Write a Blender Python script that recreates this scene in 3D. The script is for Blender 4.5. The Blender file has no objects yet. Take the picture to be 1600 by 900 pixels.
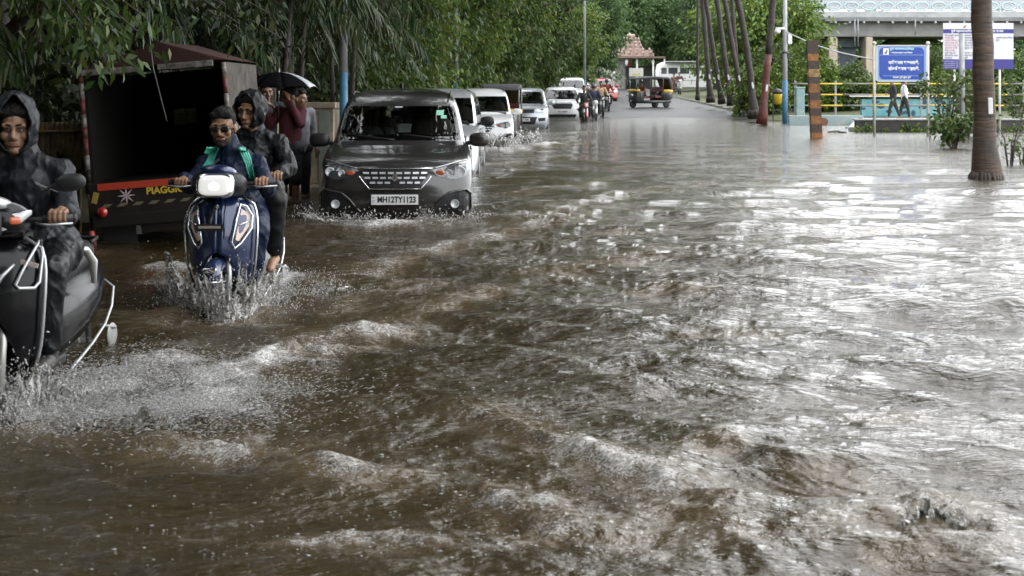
import bpy, bmesh, math, random
import numpy as np
from mathutils import Vector, Matrix, Euler
R = math.radians
rng = np.random.default_rng(7)
random.seed(7)
SC = bpy.context.scene
COL = SC.collection

# ------------------------------------------------------------------ camera
CAMZ = 1.436
F = 2300.0
cam_d = bpy.data.cameras.new('camera'); cam = bpy.data.objects.new('camera', cam_d); COL.objects.link(cam)
cam.location = (0, 0, CAMZ); cam.rotation_euler = (R(90), 0, 0)
cam_d.sensor_width = 36; cam_d.lens = F/1600*36; cam_d.shift_y = -(450-137)/1600
cam_d.clip_start = 0.1; cam_d.clip_end = 3000
cam_d.dof.use_dof = True; cam_d.dof.focus_distance = 14.5; cam_d.dof.aperture_fstop = 7
SC.camera = cam

# ------------------------------------------------------------------ sky and sun (overcast, wet monsoon light)
SUN_EL, SUN_AZ = 52, 70      # azimuth measured clockwise from +Y
w = bpy.data.worlds.new('World'); SC.world = w; w.use_nodes = True
nt = w.node_tree; nt.nodes.clear()
out = nt.nodes.new('ShaderNodeOutputWorld'); bg = nt.nodes.new('ShaderNodeBackground')
sky = nt.nodes.new('ShaderNodeTexSky'); sky.sky_type = 'NISHITA'; sky.sun_disc = False
sky.sun_elevation = R(SUN_EL); sky.sun_rotation = R(SUN_AZ); sky.dust_density = 4; sky.air_density = 1.0; sky.ozone_density = 1.0
hs = nt.nodes.new('ShaderNodeHueSaturation'); hs.inputs['Saturation'].default_value = 0.12
mixw = nt.nodes.new('ShaderNodeMixRGB'); mixw.inputs[0].default_value = 0.7
mixw.inputs[2].default_value = (23.5, 24, 24.5, 1)          # the even cloud layer
nt.links.new(sky.outputs[0], hs.inputs['Color']); nt.links.new(hs.outputs[0], mixw.inputs[1])
nt.links.new(mixw.outputs[0], bg.inputs[0]); bg.inputs[1].default_value = 0.15
nt.links.new(bg.outputs[0], out.inputs[0])
sd = bpy.data.lights.new('sun', 'SUN'); sd.energy = 0.5; sd.angle = R(14); sd.color = (1, .97, .93)
so = bpy.data.objects.new('sun', sd); COL.objects.link(so)
az, el = R(SUN_AZ), R(SUN_EL)
so.rotation_euler = Vector((math.sin(az)*math.cos(el), math.cos(az)*math.cos(el), math.sin(el))).to_track_quat('Z', 'Y').to_euler()
so.location = (10, -5, 30)
vs = SC.view_settings; vs.view_transform = 'Standard'; vs.look = 'None'; vs.gamma = 1; vs.exposure = 0.38; vs.use_curve_mapping = False
SC.cycles.max_bounces = 6; SC.cycles.transparent_max_bounces = 12; SC.cycles.glossy_bounces = 3; SC.cycles.diffuse_bounces = 3
SC.cycles.caustics_reflective = False; SC.cycles.caustics_refractive = False
SC.cycles.sample_clamp_indirect = 4

# ------------------------------------------------------------------ pixel helpers (photo 1600x900)
def wx(px, Y): return (px-800)*Y/F
def wz(py, Y): return CAMZ-(py-137)*Y/F
def wp(px, py, Y): return Vector((wx(px, Y), Y, wz(py, Y)))
def onwater(px, py):
    Y = F*CAMZ/(py-137); return wx(px, Y), Y

# ------------------------------------------------------------------ materials
MATS = {}
def mat(name, col=(.5, .5, .5), rough=.5, metal=0, spec=.5, var=0, vscale=8, bump=0, bscale=40, coat=0, dirt=None, emit=None, trans=0, alpha=1):
    if name in MATS: return MATS[name]
    m = bpy.data.materials.new(name); m.use_nodes = True
    n = m.node_tree; b = n.nodes['Principled BSDF']
    b.inputs['Base Color'].default_value = (*col, 1); b.inputs['Roughness'].default_value = rough
    b.inputs['Metallic'].default_value = metal; b.inputs['Specular IOR Level'].default_value = spec
    if coat: b.inputs['Coat Weight'].default_value = coat; b.inputs['Coat Roughness'].default_value = .06
    if trans: b.inputs['Transmission Weight'].default_value = trans
    if alpha < 1: b.inputs['Alpha'].default_value = alpha
    if emit: b.inputs['Emission Color'].default_value = (*emit[0], 1); b.inputs['Emission Strength'].default_value = emit[1]
    tc = n.nodes.new('ShaderNodeTexCoord')
    if var or dirt:
        t = n.nodes.new('ShaderNodeTexNoise'); t.inputs['Scale'].default_value = vscale; t.inputs['Detail'].default_value = 6; t.inputs['Roughness'].default_value = .65
        n.links.new(tc.outputs['Object'], t.inputs['Vector'])
        r = n.nodes.new('ShaderNodeValToRGB'); r.color_ramp.elements[0].position = .36; r.color_ramp.elements[1].position = .66
        d = dirt if dirt else tuple(c*(1-var) for c in col)
        r.color_ramp.elements[0].color = (*d, 1); r.color_ramp.elements[1].color = (*col, 1)
        n.links.new(t.outputs['Fac'], r.inputs[0]); n.links.new(r.outputs[0], b.inputs['Base Color'])
    if bump:
        t2 = n.nodes.new('ShaderNodeTexNoise'); t2.inputs['Scale'].default_value = bscale; t2.inputs['Detail'].default_value = 4
        n.links.new(tc.outputs['Object'], t2.inputs['Vector'])
        bp = n.nodes.new('ShaderNodeBump'); bp.inputs['Strength'].default_value = bump; bp.inputs['Distance'].default_value = .02
        n.links.new(t2.outputs['Fac'], bp.inputs['Height']); n.links.new(bp.outputs[0], b.inputs['Normal'])
    MATS[name] = m; return m

def leafmat(name, cols, rough=.44, transl=.25, spec=.35):
    if name in MATS: return MATS[name]
    m = bpy.data.materials.new(name); m.use_nodes = True; n = m.node_tree; b = n.nodes['Principled BSDF']; o = n.nodes['Material Output']
    g = n.nodes.new('ShaderNodeNewGeometry'); r = n.nodes.new('ShaderNodeValToRGB')
    while len(r.color_ramp.elements) < len(cols): r.color_ramp.elements.new(.5)
    for i, c in enumerate(cols):
        r.color_ramp.elements[i].position = i/(len(cols)-1); r.color_ramp.elements[i].color = (*c, 1)
    n.links.new(g.outputs['Random Per Island'], r.inputs[0]); n.links.new(r.outputs[0], b.inputs['Base Color'])
    b.inputs['Roughness'].default_value = rough; b.inputs['Specular IOR Level'].default_value = spec
    tr = n.nodes.new('ShaderNodeBsdfTranslucent'); hs = n.nodes.new('ShaderNodeHueSaturation'); hs.inputs['Value'].default_value = 1.25; hs.inputs['Hue'].default_value = .48
    n.links.new(r.outputs[0], hs.inputs['Color']); n.links.new(hs.outputs[0], tr.inputs[0])
    mx = n.nodes.new('ShaderNodeMixShader'); mx.inputs[0].default_value = transl
    n.links.new(b.outputs[0], mx.inputs[1]); n.links.new(tr.outputs[0], mx.inputs[2]); n.links.new(mx.outputs[0], o.inputs[0])
    MATS[name] = m; return m

# ------------------------------------------------------------------ object helpers
def tag(o, label=None, cat=None, group=None, kind=None):
    if label: o['label'] = label
    if cat: o['category'] = cat
    if group: o['group'] = group
    if kind: o['kind'] = kind
    return o
def thing(name, label, cat, loc=(0, 0, 0), rz=0, group=None):
    o = bpy.data.objects.new(name, None); COL.objects.link(o); o.empty_display_size = .2
    o.location = loc; o.rotation_euler = (0, 0, rz); return tag(o, label, cat, group)
def copy_tree(o, parent=None):
    c = o.copy(); COL.objects.link(c)
    if parent: c.parent = parent
    for ch in [k for k in SC.objects if k.parent == o]: copy_tree(ch, c)
    return c
def mesh_np(name, V, Fc, m, parent=None, smooth=False):
    me = bpy.data.meshes.new(name); V = np.asarray(V, dtype=np.float32); Fc = np.asarray(Fc, dtype=np.int32)
    k = Fc.shape[1]; me.vertices.add(len(V)); me.vertices.foreach_set('co', V.ravel())
    me.loops.add(Fc.size); me.loops.foreach_set('vertex_index', Fc.ravel())
    me.polygons.add(len(Fc)); me.polygons.foreach_set('loop_start', np.arange(len(Fc), dtype=np.int32)*k)
    if smooth: me.polygons.foreach_set('use_smooth', np.ones(len(Fc), dtype=bool))
    me.update(calc_edges=True); me.materials.append(m)
    o = bpy.data.objects.new(name, me); COL.objects.link(o)
    if parent: o.parent = parent
    return o

class MB:
    def __init__(s): s.v = []; s.f = []; s.sm = []
    def add(s, vs, fs, smooth=False):
        b = len(s.v); s.v += [tuple(p) for p in vs]; s.f += [tuple(i+b for i in f) for f in fs]; s.sm += [smooth]*len(fs); return s
    def box(s, c, d, rot=None):
        x, y, z = d[0]/2, d[1]/2, d[2]/2
        P = [Vector(p) for p in [(-x,-y,-z),(x,-y,-z),(x,y,-z),(-x,y,-z),(-x,-y,z),(x,-y,z),(x,y,z),(-x,y,z)]]
        if rot is not None:
            M = Euler(rot).to_matrix(); P = [M @ p for p in P]
        return s.add([p+Vector(c) for p in P], [(0,3,2,1),(4,5,6,7),(0,1,5,4),(1,2,6,5),(2,3,7,6),(3,0,4,7)])
    def tube(s, pts, rad, n=10, closed=False, cap=True, smooth=True, flat=1.0):
        pts = [Vector(p) for p in pts]; N = len(pts)
        if not hasattr(rad, '__len__'): rad = [rad]*N
        vs = []; up0 = None
        for i, p in enumerate(pts):
            if closed: t = pts[(i+1) % N]-pts[i-1]
            else: t = pts[min(i+1, N-1)]-pts[max(i-1, 0)]
            t.normalize()
            if up0 is None:
                a = Vector((0, 0, 1)) if abs(t.z) < .9 else Vector((0, 1, 0)); u = t.cross(a).normalized()
            else: u = (up0 - t*up0.dot(t)).normalized()
            up0 = u; w_ = t.cross(u)
            for k in range(n):
                a = 2*math.pi*k/n; vs.append(p+u*math.cos(a)*rad[i]+w_*math.sin(a)*rad[i]*flat)
        fs = []
        for i in range(N if closed else N-1):
            j = (i+1) % N
            for k in range(n): fs.append((i*n+k, i*n+(k+1) % n, j*n+(k+1) % n, j*n+k))
        if cap and not closed: fs.append(tuple(range(n-1, -1, -1))); fs.append(tuple((N-1)*n+k for k in range(n)))
        return s.add(vs, fs, smooth)
    def loft(s, rings, cap=True, smooth=True, closed_ring=True):
        n = len(rings[0]); vs = [p for r in rings for p in r]; fs = []
        for i in range(len(rings)-1):
            for k in range(n if closed_ring else n-1):
                fs.append((i*n+k, i*n+(k+1) % n, (i+1)*n+(k+1) % n, (i+1)*n+k))
        if cap and closed_ring: fs.append(tuple(range(n-1, -1, -1))); fs.append(tuple((len(rings)-1)*n+k for k in range(n)))
        return s.add(vs, fs, smooth)
    def sell(s, c, r, e=(1, 1), rot=None, nu=20, nv=12):   # superellipsoid: e<1 boxier
        def sp(v, p): return math.copysign(abs(v)**p, v)
        M = Euler(rot).to_matrix() if rot is not None else Matrix.Identity(3); rings = []
        for i in range(nv+1):
            ph = -math.pi/2+math.pi*i/nv; cz = sp(math.sin(ph), e[0]); cr = max(abs(math.cos(ph))**e[0], 1e-3)
            rings.append([M @ Vector((r[0]*cr*sp(math.cos(2*math.pi*k/nu), e[1]), r[1]*cr*sp(math.sin(2*math.pi*k/nu), e[1]), r[2]*cz))+Vector(c) for k in range(nu)])
        return s.loft(rings)
    def lathe(s, prof, c=(0, 0, 0), axis='z', n=24):       # prof: (radius, height)
        rings = []
        for r_, h in prof:
            ring = []
            for k in range(n):
                a = 2*math.pi*k/n; p = Vector((r_*math.cos(a), r_*math.sin(a), h))
                if axis == 'x': p = Vector((p.z, p.x, p.y))
                if axis == 'y': p = Vector((p.x, -p.z, p.y))
                ring.append(p+Vector(c))
            rings.append(ring)
        return s.loft(rings)
    def prism(s, poly, d, plane='xz', at=0):               # polygon extruded by d along the third axis
        n = len(poly)
        def P(a, b, t):
            return (a, t, b) if plane == 'xz' else ((t, a, b) if plane == 'yz' else (a, b, t))
        vs = [P(a, b, at) for a, b in poly]+[P(a, b, at+d) for a, b in poly]
        fs = [tuple(range(n)), tuple(range(2*n-1, n-1, -1))]+[(i, (i+1) % n+0, (i+1) % n+n, i+n) for i in range(n)]
        return s.add(vs, fs)
    def quadstrip(s, A, B, smooth=True):
        n = len(A); return s.add(list(A)+list(B), [(i, i+1, n+i+1, n+i) for i in range(n-1)], smooth)
    def build(s, name, m, parent=None, bevel=0, fix=True, solid=0, sub=0, weld=False):
        me = bpy.data.meshes.new(name); me.from_pydata([tuple(p) for p in s.v], [], s.f)
        me.polygons.foreach_set('use_smooth', s.sm)
        if fix:
            bm = bmesh.new(); bm.from_mesh(me)
            if weld: bmesh.ops.remove_doubles(bm, verts=bm.verts, dist=1e-5)
            bmesh.ops.recalc_face_normals(bm, faces=bm.faces[:]); bm.to_mesh(me); bm.free()
        me.materials.append(m); me.update()
        o = bpy.data.objects.new(name, me); COL.objects.link(o)
        if parent: o.parent = parent
        if solid: q = o.modifiers.new('s', 'SOLIDIFY'); q.thickness = solid; q.offset = 0
        if bevel: q = o.modifiers.new('b', 'BEVEL'); q.width = bevel; q.segments = 2; q.limit_method = 'ANGLE'
        if sub: q = o.modifiers.new('u', 'SUBSURF'); q.levels = sub; q.render_levels = sub
        return o

def fuse(name, prims, voxel, m, parent=None, smooth=4, fold=0, fscale=.1):
    """prims: ('c', p0, p1, r0, r1) tapered limb | ('e', centre, radii[, rot]) ; one continuous skin grown over all of them"""
    mb = MB()
    for p in prims:
        if p[0] == 'c':
            a, b = Vector(p[1]), Vector(p[2]); r0, r1 = p[3], p[4]; fl = p[5] if len(p) > 5 else 1
            d = (b-a).normalized(); pts = [a-d*r0*.95, a-d*r0*.6, a]; rr = [r0*.3, r0*.8, r0]
            for k in (1, 2, 3): pts.append(a.lerp(b, k/4)); rr.append(r0+(r1-r0)*k/4)
            pts += [b, b+d*r1*.6, b+d*r1*.95]; rr += [r1, r1*.8, r1*.3]
            mb.tube(pts, rr, n=14, flat=fl)
        else:
            mb.sell(p[1], p[2], rot=p[3] if len(p) > 3 else None, nu=16, nv=10)
    o = mb.build(name, m, parent)
    q = o.modifiers.new('r', 'REMESH'); q.mode = 'VOXEL'; q.voxel_size = voxel; q.use_smooth_shade = True
    q = o.modifiers.new('m', 'SMOOTH'); q.iterations = smooth; q.factor = .5
    if fold:
        t = bpy.data.textures.new('fold', 'CLOUDS'); t.noise_scale = fscale; t.noise_depth = 1; t.noise_basis = 'ORIGINAL_PERLIN'
        q = o.modifiers.new('d', 'DISPLACE'); q.texture = t; q.strength = fold; q.mid_level = .5; q.texture_coords = 'LOCAL'
    return o

def text(name, body, size, m, parent, loc, rot=(R(90), 0, 0), ext=.001, align='CENTER', bold=0, sx=1):
    c = bpy.data.curves.new(name, 'FONT'); c.body = body; c.size = size; c.align_x = align; c.align_y = 'CENTER'; c.extrude = ext; c.offset = bold
    t = bpy.data.objects.new(name, c); COL.objects.link(t); bpy.context.view_layer.update()
    me = bpy.data.meshes.new_from_object(t.evaluated_get(bpy.context.evaluated_depsgraph_get()))
    bpy.data.objects.remove(t); me.materials.clear(); me.materials.append(m)
    o = bpy.data.objects.new(name, me); COL.objects.link(o); o.location = loc; o.rotation_euler = rot; o.scale = (sx, 1, 1)
    if parent: o.parent = parent
    return o
# ------------------------------------------------------------------ terrain
def xl(Y): return -2.95+max(0, Y-25)*.066+max(0, Y-80)*.1            # left kerb line
def xr(Y): return 6+Y*.12 if Y < 55 else max(12.6-(Y-55)*.02, 11)     # right verge line
WEST = lambda Y: xl(Y)
def sstep(a, b, x):
    t = np.clip((x-a)/(b-a), 0, 1); return t*t*(3-2*t)
def road_z(Y): return -.25+.022*np.clip(Y-60.5, 0, 200)
def vxl(Y): return -2.95+np.maximum(0, Y-25)*.066+np.maximum(0, Y-80)*.1
def terrain_z(X, Y):
    z = road_z(Y)
    d = vxl(Y)-X
    z = z+.42*sstep(.9, 2.0, d)+.5*sstep(2, 7, d)
    # right verge with the palms rises beyond 62 m; the lake park beyond the walkway
    rgt = sstep(9.5, 13, X-.0)*sstep(61, 68, Y)
    z = z+rgt*.25*(1-sstep(80, 120, Y))
    z = z+sstep(64, 90, Y)*sstep(13, 22, X)*.6
    # far green bank below the bridge
    z = z+sstep(110, 260, Y)*2.0
    return z
ys = np.concatenate([np.linspace(-30, 60, 40), np.linspace(61, 130, 90), np.linspace(133, 400, 60), [600, 1200, 2500]])
xs = np.concatenate([[-2500, -800, -200, -80], np.linspace(-50, -8, 22), np.linspace(-7.5, 20, 90), np.linspace(21, 90, 40), [150, 300, 900, 2500]])
X, Y = np.meshgrid(xs, ys); Z = terrain_z(X, Y)
nx, ny = len(xs), len(ys); I = np.arange(nx*ny).reshape(ny, nx)
FC = np.stack([I[:-1, :-1], I[:-1, 1:], I[1:, 1:], I[1:, :-1]], -1).reshape(-1, 4)
gm = mat('soil and grass', (.060, .095, .030), .8, var=.0, vscale=1.5, dirt=(.055, .040, .022), bump=.6, bscale=18)
g = mesh_np('ground', np.stack([X, Y, Z], -1).reshape(-1, 3), FC, gm, smooth=True); tag(g, kind='structure')

def ribbon(name, fn0, fn1, Y0, Y1, n, dz, m, nx_=8):
    yy = np.linspace(Y0, Y1, n); V = []
    for y in yy:
        a, b = fn0(y), fn1(y)
        for k in range(nx_+1):
            x = a+(b-a)*k/nx_; V.append((x, y, float(terrain_z(np.array(x), np.array(y)))+dz))
    I = np.arange(n*(nx_+1)).reshape(n, nx_+1)
    return mesh_np(name, V, np.stack([I[:-1, :-1], I[:-1, 1:], I[1:, 1:], I[1:, :-1]], -1).reshape(-1, 4), m, smooth=True)
asph = mat('wet asphalt', (.050, .051, .054), .5, spec=.3, var=.35, vscale=.8, bump=.25, bscale=60)
rd = ribbon('road', lambda y: xl(y)+.02, lambda y: 11.2-.0*y, 40, 175, 200, .022, asph, 20); tag(rd, kind='structure')
pave = mat('wet paving', (.30, .30, .29), .22, var=.25, vscale=3, bump=.1)
ks = mat('kerb stone', (.28, .27, .25), .6, var=.4, vscale=4)
kk = MB()
for i in range(22):
    y0 = 68.5+i*3; x0 = 11.45; z0 = float(terrain_z(np.array(x0), np.array(y0)))
    kk.box((x0, y0+1.48, z0+.04), (.18, 2.94, .16))
k = kk.build('kerb', ks, bevel=.01); tag(k, kind='structure')

# ------------------------------------------------------------------ flood water
def seg_dist(PX, PY, path):
    best = np.full(PX.shape, 1e9); side = np.zeros(PX.shape); tt = np.zeros(PX.shape); n = len(path)-1
    for i in range(n):
        ax, ay = path[i]; bx, by = path[i+1]; dx, dy = bx-ax, by-ay; L2 = dx*dx+dy*dy
        t = np.clip(((PX-ax)*dx+(PY-ay)*dy)/L2, 0, 1); ex = PX-ax-t*dx; ey = PY-ay-t*dy
        d = np.hypot(ex, ey); s_ = np.sign(ex*dy-ey*dx)
        m = d < best; best = np.where(m, d, best); side = np.where(m, s_, side); tt = np.where(m, (i+t)/n, tt)
    return best, side, tt
def vnoise(PX, PY, sc, seed):
    r = np.random.default_rng(seed); T = r.random((256, 256)); x = PX*sc; y = PY*sc
    xi = np.floor(x).astype(int); yi = np.floor(y).astype(int); fx = x-xi; fy = y-yi
    fx = fx*fx*(3-2*fx); fy = fy*fy*(3-2*fy); g_ = lambda a, b: T[a & 255, b & 255]
    return (g_(xi, yi)*(1-fx)+g_(xi+1, yi)*fx)*(1-fy)+(g_(xi, yi+1)*(1-fx)+g_(xi+1, yi+1)*fx)*fy
def fbm(PX, PY, sc, seed, o=4):
    s_ = 0; a = .5
    for k in range(o): s_ = s_+a*vnoise(PX+17.3*k, PY-9.1*k, sc*2**k, seed+k); a *= .5
    return s_/(1-.5**o)
ROWS, COLS = 620, 900
yy = np.concatenate([1/np.linspace(1/3.2, 1/40, int(ROWS*.88)), np.linspace(40.6, 90, ROWS-int(ROWS*.88))])
u = np.linspace(-1, 1, COLS); u = u*(.62+.38*u*u)
X = u[None, :]*(2.2+.52*yy[:, None]); Y = np.repeat(yy[:, None], COLS, 1)
near = np.clip(1-(Y-16)/58, .16, 1)
Z = np.zeros_like(X)
wr = np.random.default_rng(5)
for k in range(64):
    lam = .16*(2.6/.16)**(wr.random()); th = wr.normal(1.5, .5); a = .0042*lam**.85*(1 if lam > .3 else .8)
    kx, ky = math.cos(th)*2*math.pi/lam, math.sin(th)*2*math.pi/lam
    ph = kx*X+ky*Y+wr.random()*6.28+1.6*vnoise(X, Y, .5, k)
    ok = np.clip(lam/(.0021*Y*Y+.02)-.6, 0, 1)
    Z += a*(np.sin(ph)+.25*np.cos(2*ph))*ok
chop = fbm(X, Y*1.5, 1.1, 3); Z *= (.4+1.1*chop)*near
foam = np.zeros_like(X); churn = .35*fbm(X, Y, .35, 21)
def W(*p): return [onwater(*q) for q in p]
# ridge lines: bow waves and wakes pushed out by the scooters and cars  (path, height, width, foam, tail)
RID = [
 (W((150,688),(250,692),(340,704),(430,722),(520,738),(620,748),(720,775)), .060, .10, .75, 1),
 (W((640,622),(720,640),(800,662),(860,690),(930,716),(1010,735),(1080,765),(1140,815),(1180,850)), .085, .10, .72, 1),
 (W((700,752),(770,765),(830,792),(880,835),(900,880)), .075, .09, .85, 1),
 (W((950,770),(1060,800),(1150,845),(1230,890)), .05, .09, .35, 1),
 (W((1180,862),(1290,838),(1390,815),(1450,806),(1520,825),(1590,852)), .055, .08, .5, 1),
 (W((1330,885),(1450,862),(1600,872)), .05, .08, .6, 1),
 (W((1160,745),(1300,752),(1450,775),(1580,800)), .02, .08, .05, 1),
 (W((380,870),(520,850),(640,862),(760,890)), .03, .08, .6, 1),
 (W((330,590),(420,570),(455,548),(500,560),(560,545),(640,520)), .05, .09, .65, 1),
 (W((430,560),(520,525),(600,520),(690,512)), .05, .12, .7, 1),
 (W((470,500),(560,470),(650,448),(740,432)), .035, .12, .45, 1),
 (W((470,440),(560,425),(640,405),(760,370),(900,335),(1010,312)), .05, .16, .7, 1),
 (W((760,352),(860,330),(960,305),(1080,285)), .05, .2, .7, 1),
 (W((500,520),(620,500),(720,470),(830,430)), .035, .12, .4, 1),
 (W((820,440),(900,420),(1000,400),(1100,385)), .035, .16, .35, 1),
 (W((180,430),(260,420),(330,440),(380,470)), .05, .12, .7, 1),
 (W((180,520),(260,500),(330,510),(400,490),(520,440)), .05, .12, .65, 1),
 (W((760,310),(860,295),(960,280)), .04, .2, .55, 1),
 (W((745,262),(830,252),(930,238)), .05, .3, .5, 1),
 (W((745,235),(790,236),(850,228),(930,218)), .12, .4, .85, 1),
 (W((800,212),(870,208),(960,205)), .05, .4, .6, 1),
 (W((420,300),(470,290),(495,300)), .05, .2, .9, 1),
]
for k in range(16):   # short random crests out in the open water
    px, py = 850+wr.random()*700, 230+wr.random()**1.3*560; L = 30+70*wr.random()
    RID.append((W((px-L, py+8), (px, py-4), (px+L, py+4+10*wr.random())), .014+.014*wr.random(), .08, .2, 1))
wob = .22*(fbm(X, Y, 2.2, 31)-.5); wob2 = .22*(fbm(X, Y, 2.2, 37)-.5)
fine = fbm(X, Y, 7, 41); mid = fbm(X, Y, 2.6, 51)
for path, h, wd, fo, _ in RID:
    d, s_, t = seg_dist(X+wob, Y+wob2, path); e = np.clip(np.minimum(t, 1-t)*5, 0, 1)
    front = np.where(s_ > 0, .7, 1.5)*wd
    g_ = np.exp(-(d/front)**2)*e
    Z += .48*h*g_*(.1+1.6*mid)*(.6+.8*fine)
    foam = np.maximum(foam, fo*np.exp(-(d/(wd*1.7))**2)*e*np.clip(2.6*mid-.55, 0, 1.1)*(.45+.9*fine)); churn = np.maximum(churn, .9*np.exp(-(d/(wd*2.3))**2)*e)
# churned patches:  px,py centre, half sizes in pixels, strength, height
for px, py, a, b, st, hh in [(120,625,210,52,1.35,.05),(310,610,190,70,1.1,.04),(90,680,140,26,.75,.02),(380,455,105,30,1.2,.06),(270,440,80,28,.7,.05),(500,440,70,18,.5,.03),(620,349,130,11,1.5,.07),
      (780,232,60,9,1.5,.1),(840,800,110,60,.45,.03),(1000,850,120,50,.4,.03),(1480,850,120,30,.4,.02),(560,520,120,22,.35,.02),(830,345,110,14,.5,.02),(860,218,70,5,.6,.04),(170,395,70,10,.45,.03),(470,300,50,9,.8,.04),(1185,183,60,4,.3,0),(430,700,160,25,.5,.0)]:
    x0, y0 = onwater(px, py); xa = a*y0/F; PYp = 137+F*CAMZ/Y
    g_ = np.exp(-((X+wob*.5-x0)/xa)**2-((PYp+(mid-.5)*b-py)/b)**2)
    foam = np.maximum(foam, st*g_*np.clip(2.4*mid-.5, .12, 1.1)*(.4+.95*fine)); Z += hh*g_*(mid-.3)+.045*g_*(fine-.5); churn = np.maximum(churn, .8*g_)
x0, y0 = onwater(1448, 812); d = np.hypot((X-x0), (Y-y0)); Z += (.012*np.exp(-(np.abs(d)/.09)**4)+.012*np.exp(-(d/.17)**2))*(.6+.8*fine); foam = np.maximum(foam, .7*np.exp(-(d/.07)**2))
x0, y0 = onwater(460, 562); d = np.hypot((X-x0), (Y-y0)); Z += .06*np.exp(-(d/.06)**2)
hf = fbm(X, Y*1.4, 9, 61, 4)-.5; Z += hf*(.007+.014*np.clip(churn, 0, 1)+.03*np.clip(foam, 0, 1))*np.clip(1.25-(Y-8)/14, 0, 1)
I = np.arange(X.size).reshape(X.shape)
FC = np.stack([I[:-1, :-1], I[:-1, 1:], I[1:, 1:], I[1:, :-1]], -1).reshape(-1, 4)
# the water material
wm = bpy.data.materials.new('muddy flood water'); wm.use_nodes = True; n = wm.node_tree; b = n.nodes['Principled BSDF']; o_ = n.nodes['Material Output']
def N(t, **kw):
    q = n.nodes.new(t)
    for k_, v_ in kw.items(): q.inputs[k_].default_value = v_
    return q
def L(a, b_): n.links.new(a, b_)
geo = N('ShaderNodeNewGeometry'); at = n.nodes.new('ShaderNodeAttribute'); at.attribute_name = 'foam'; ac = n.nodes.new('ShaderNodeAttribute'); ac.attribute_name = 'churn'
cr = n.nodes.new('ShaderNodeValToRGB'); cr.color_ramp.elements[0].color = (.028, .021, .008, 1); cr.color_ramp.elements[1].color = (.082, .058, .030, 1); cr.color_ramp.elements[0].position = .08; cr.color_ramp.elements[1].position = .95
L(ac.outputs['Fac'], cr.inputs[0])
n1 = N('ShaderNodeTexNoise', Scale=34.0, Detail=9.0, Roughness=.78, Distortion=1.2); L(geo.outputs['Position'], n1.inputs['Vector'])
n2 = N('ShaderNodeTexNoise', Scale=150.0, Detail=3.0, Roughness=.7); L(geo.outputs['Position'], n2.inputs['Vector'])
mx = n.nodes.new('ShaderNodeMath'); mx.operation = 'ADD'; L(n1.outputs['Fac'], mx.inputs[0])
m2 = n.nodes.new('ShaderNodeMath'); m2.operation = 'MULTIPLY'; m2.inputs[1].default_value = .35; L(n2.outputs['Fac'], m2.inputs[0]); L(m2.outputs[0], mx.inputs[1])
mk = n.nodes.new('ShaderNodeMath'); mk.operation = 'MULTIPLY'; mk.inputs[1].default_value = 1.7; L(mx.outputs[0], mk.inputs[0])
m3 = n.nodes.new('ShaderNodeMath'); m3.operation = 'MULTIPLY_ADD'; m3.inputs[1].default_value = .72; L(at.outputs['Fac'], m3.inputs[0]); L(mk.outputs[0], m3.inputs[2])
fr = n.nodes.new('ShaderNodeMapRange'); fr.inputs['From Min'].default_value = 1.50; fr.inputs['From Max'].default_value = 1.95; L(m3.outputs[0], fr.inputs['Value'])
mc = n.nodes.new('ShaderNodeMixRGB'); mc.inputs[2].default_value = (.74, .73, .71, 1); L(fr.outputs[0], mc.inputs[0]); L(cr.outputs[0], mc.inputs[1])
L(mc.outputs[0], b.inputs['Base Color'])
rr = n.nodes.new('ShaderNodeMapRange'); rr.inputs['To Min'].default_value = .045; rr.inputs['To Max'].default_value = .32; L(fr.outputs[0], rr.inputs['Value']); L(rr.outputs[0], b.inputs['Roughness'])
b.inputs['IOR'].default_value = 1.4; b.inputs['Specular IOR Level'].default_value = .7
mp = n.nodes.new('ShaderNodeMapping'); mp.inputs['Scale'].default_value = (1, 2.3, 1); L(geo.outputs['Position'], mp.inputs['Vector'])
nA = N('ShaderNodeTexNoise', Scale=3.0, Detail=5.0, Roughness=.62, Distortion=.5); L(mp.outputs[0], nA.inputs['Vector'])
nB = N('ShaderNodeTexNoise', Scale=17.0, Detail=4.0, Roughness=.6, Distortion=.8); L(mp.outputs[0], nB.inputs['Vector'])
bA = n.nodes.new('ShaderNodeBump'); bA.inputs['Strength'].default_value = .55; bA.inputs['Distance'].default_value = .10; L(nA.outputs['Fac'], bA.inputs['Height']); sx_ = n.nodes.new('ShaderNodeSeparateXYZ'); L(geo.outputs['Position'], sx_.inputs[0]); fd_ = n.nodes.new('ShaderNodeMapRange'); fd_.inputs['From Min'].default_value = 20; fd_.inputs['From Max'].default_value = 90; fd_.inputs['To Min'].default_value = .6; fd_.inputs['To Max'].default_value = .06; L(sx_.outputs['Y'], fd_.inputs['Value']); L(fd_.outputs[0], bA.inputs['Strength'])
nD = N('ShaderNodeTexNoise', Scale=.95, Detail=4.0, Roughness=.6, Distortion=.6); L(geo.outputs['Position'], nD.inputs['Vector'])
bD = n.nodes.new('ShaderNodeBump'); bD.inputs['Distance'].default_value = .30; L(nD.outputs['Fac'], bD.inputs['Height']); L(fd_.outputs[0], bD.inputs['Strength']); L(bD.outputs[0], bA.inputs['Normal'])
bB = n.nodes.new('ShaderNodeBump'); bB.inputs['Strength'].default_value = .5; bB.inputs['Distance'].default_value = .02; L(nB.outputs['Fac'], bB.inputs['Height']); L(fd_.outputs[0], bB.inputs['Strength']); L(bA.outputs[0], bB.inputs['Normal'])
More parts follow.
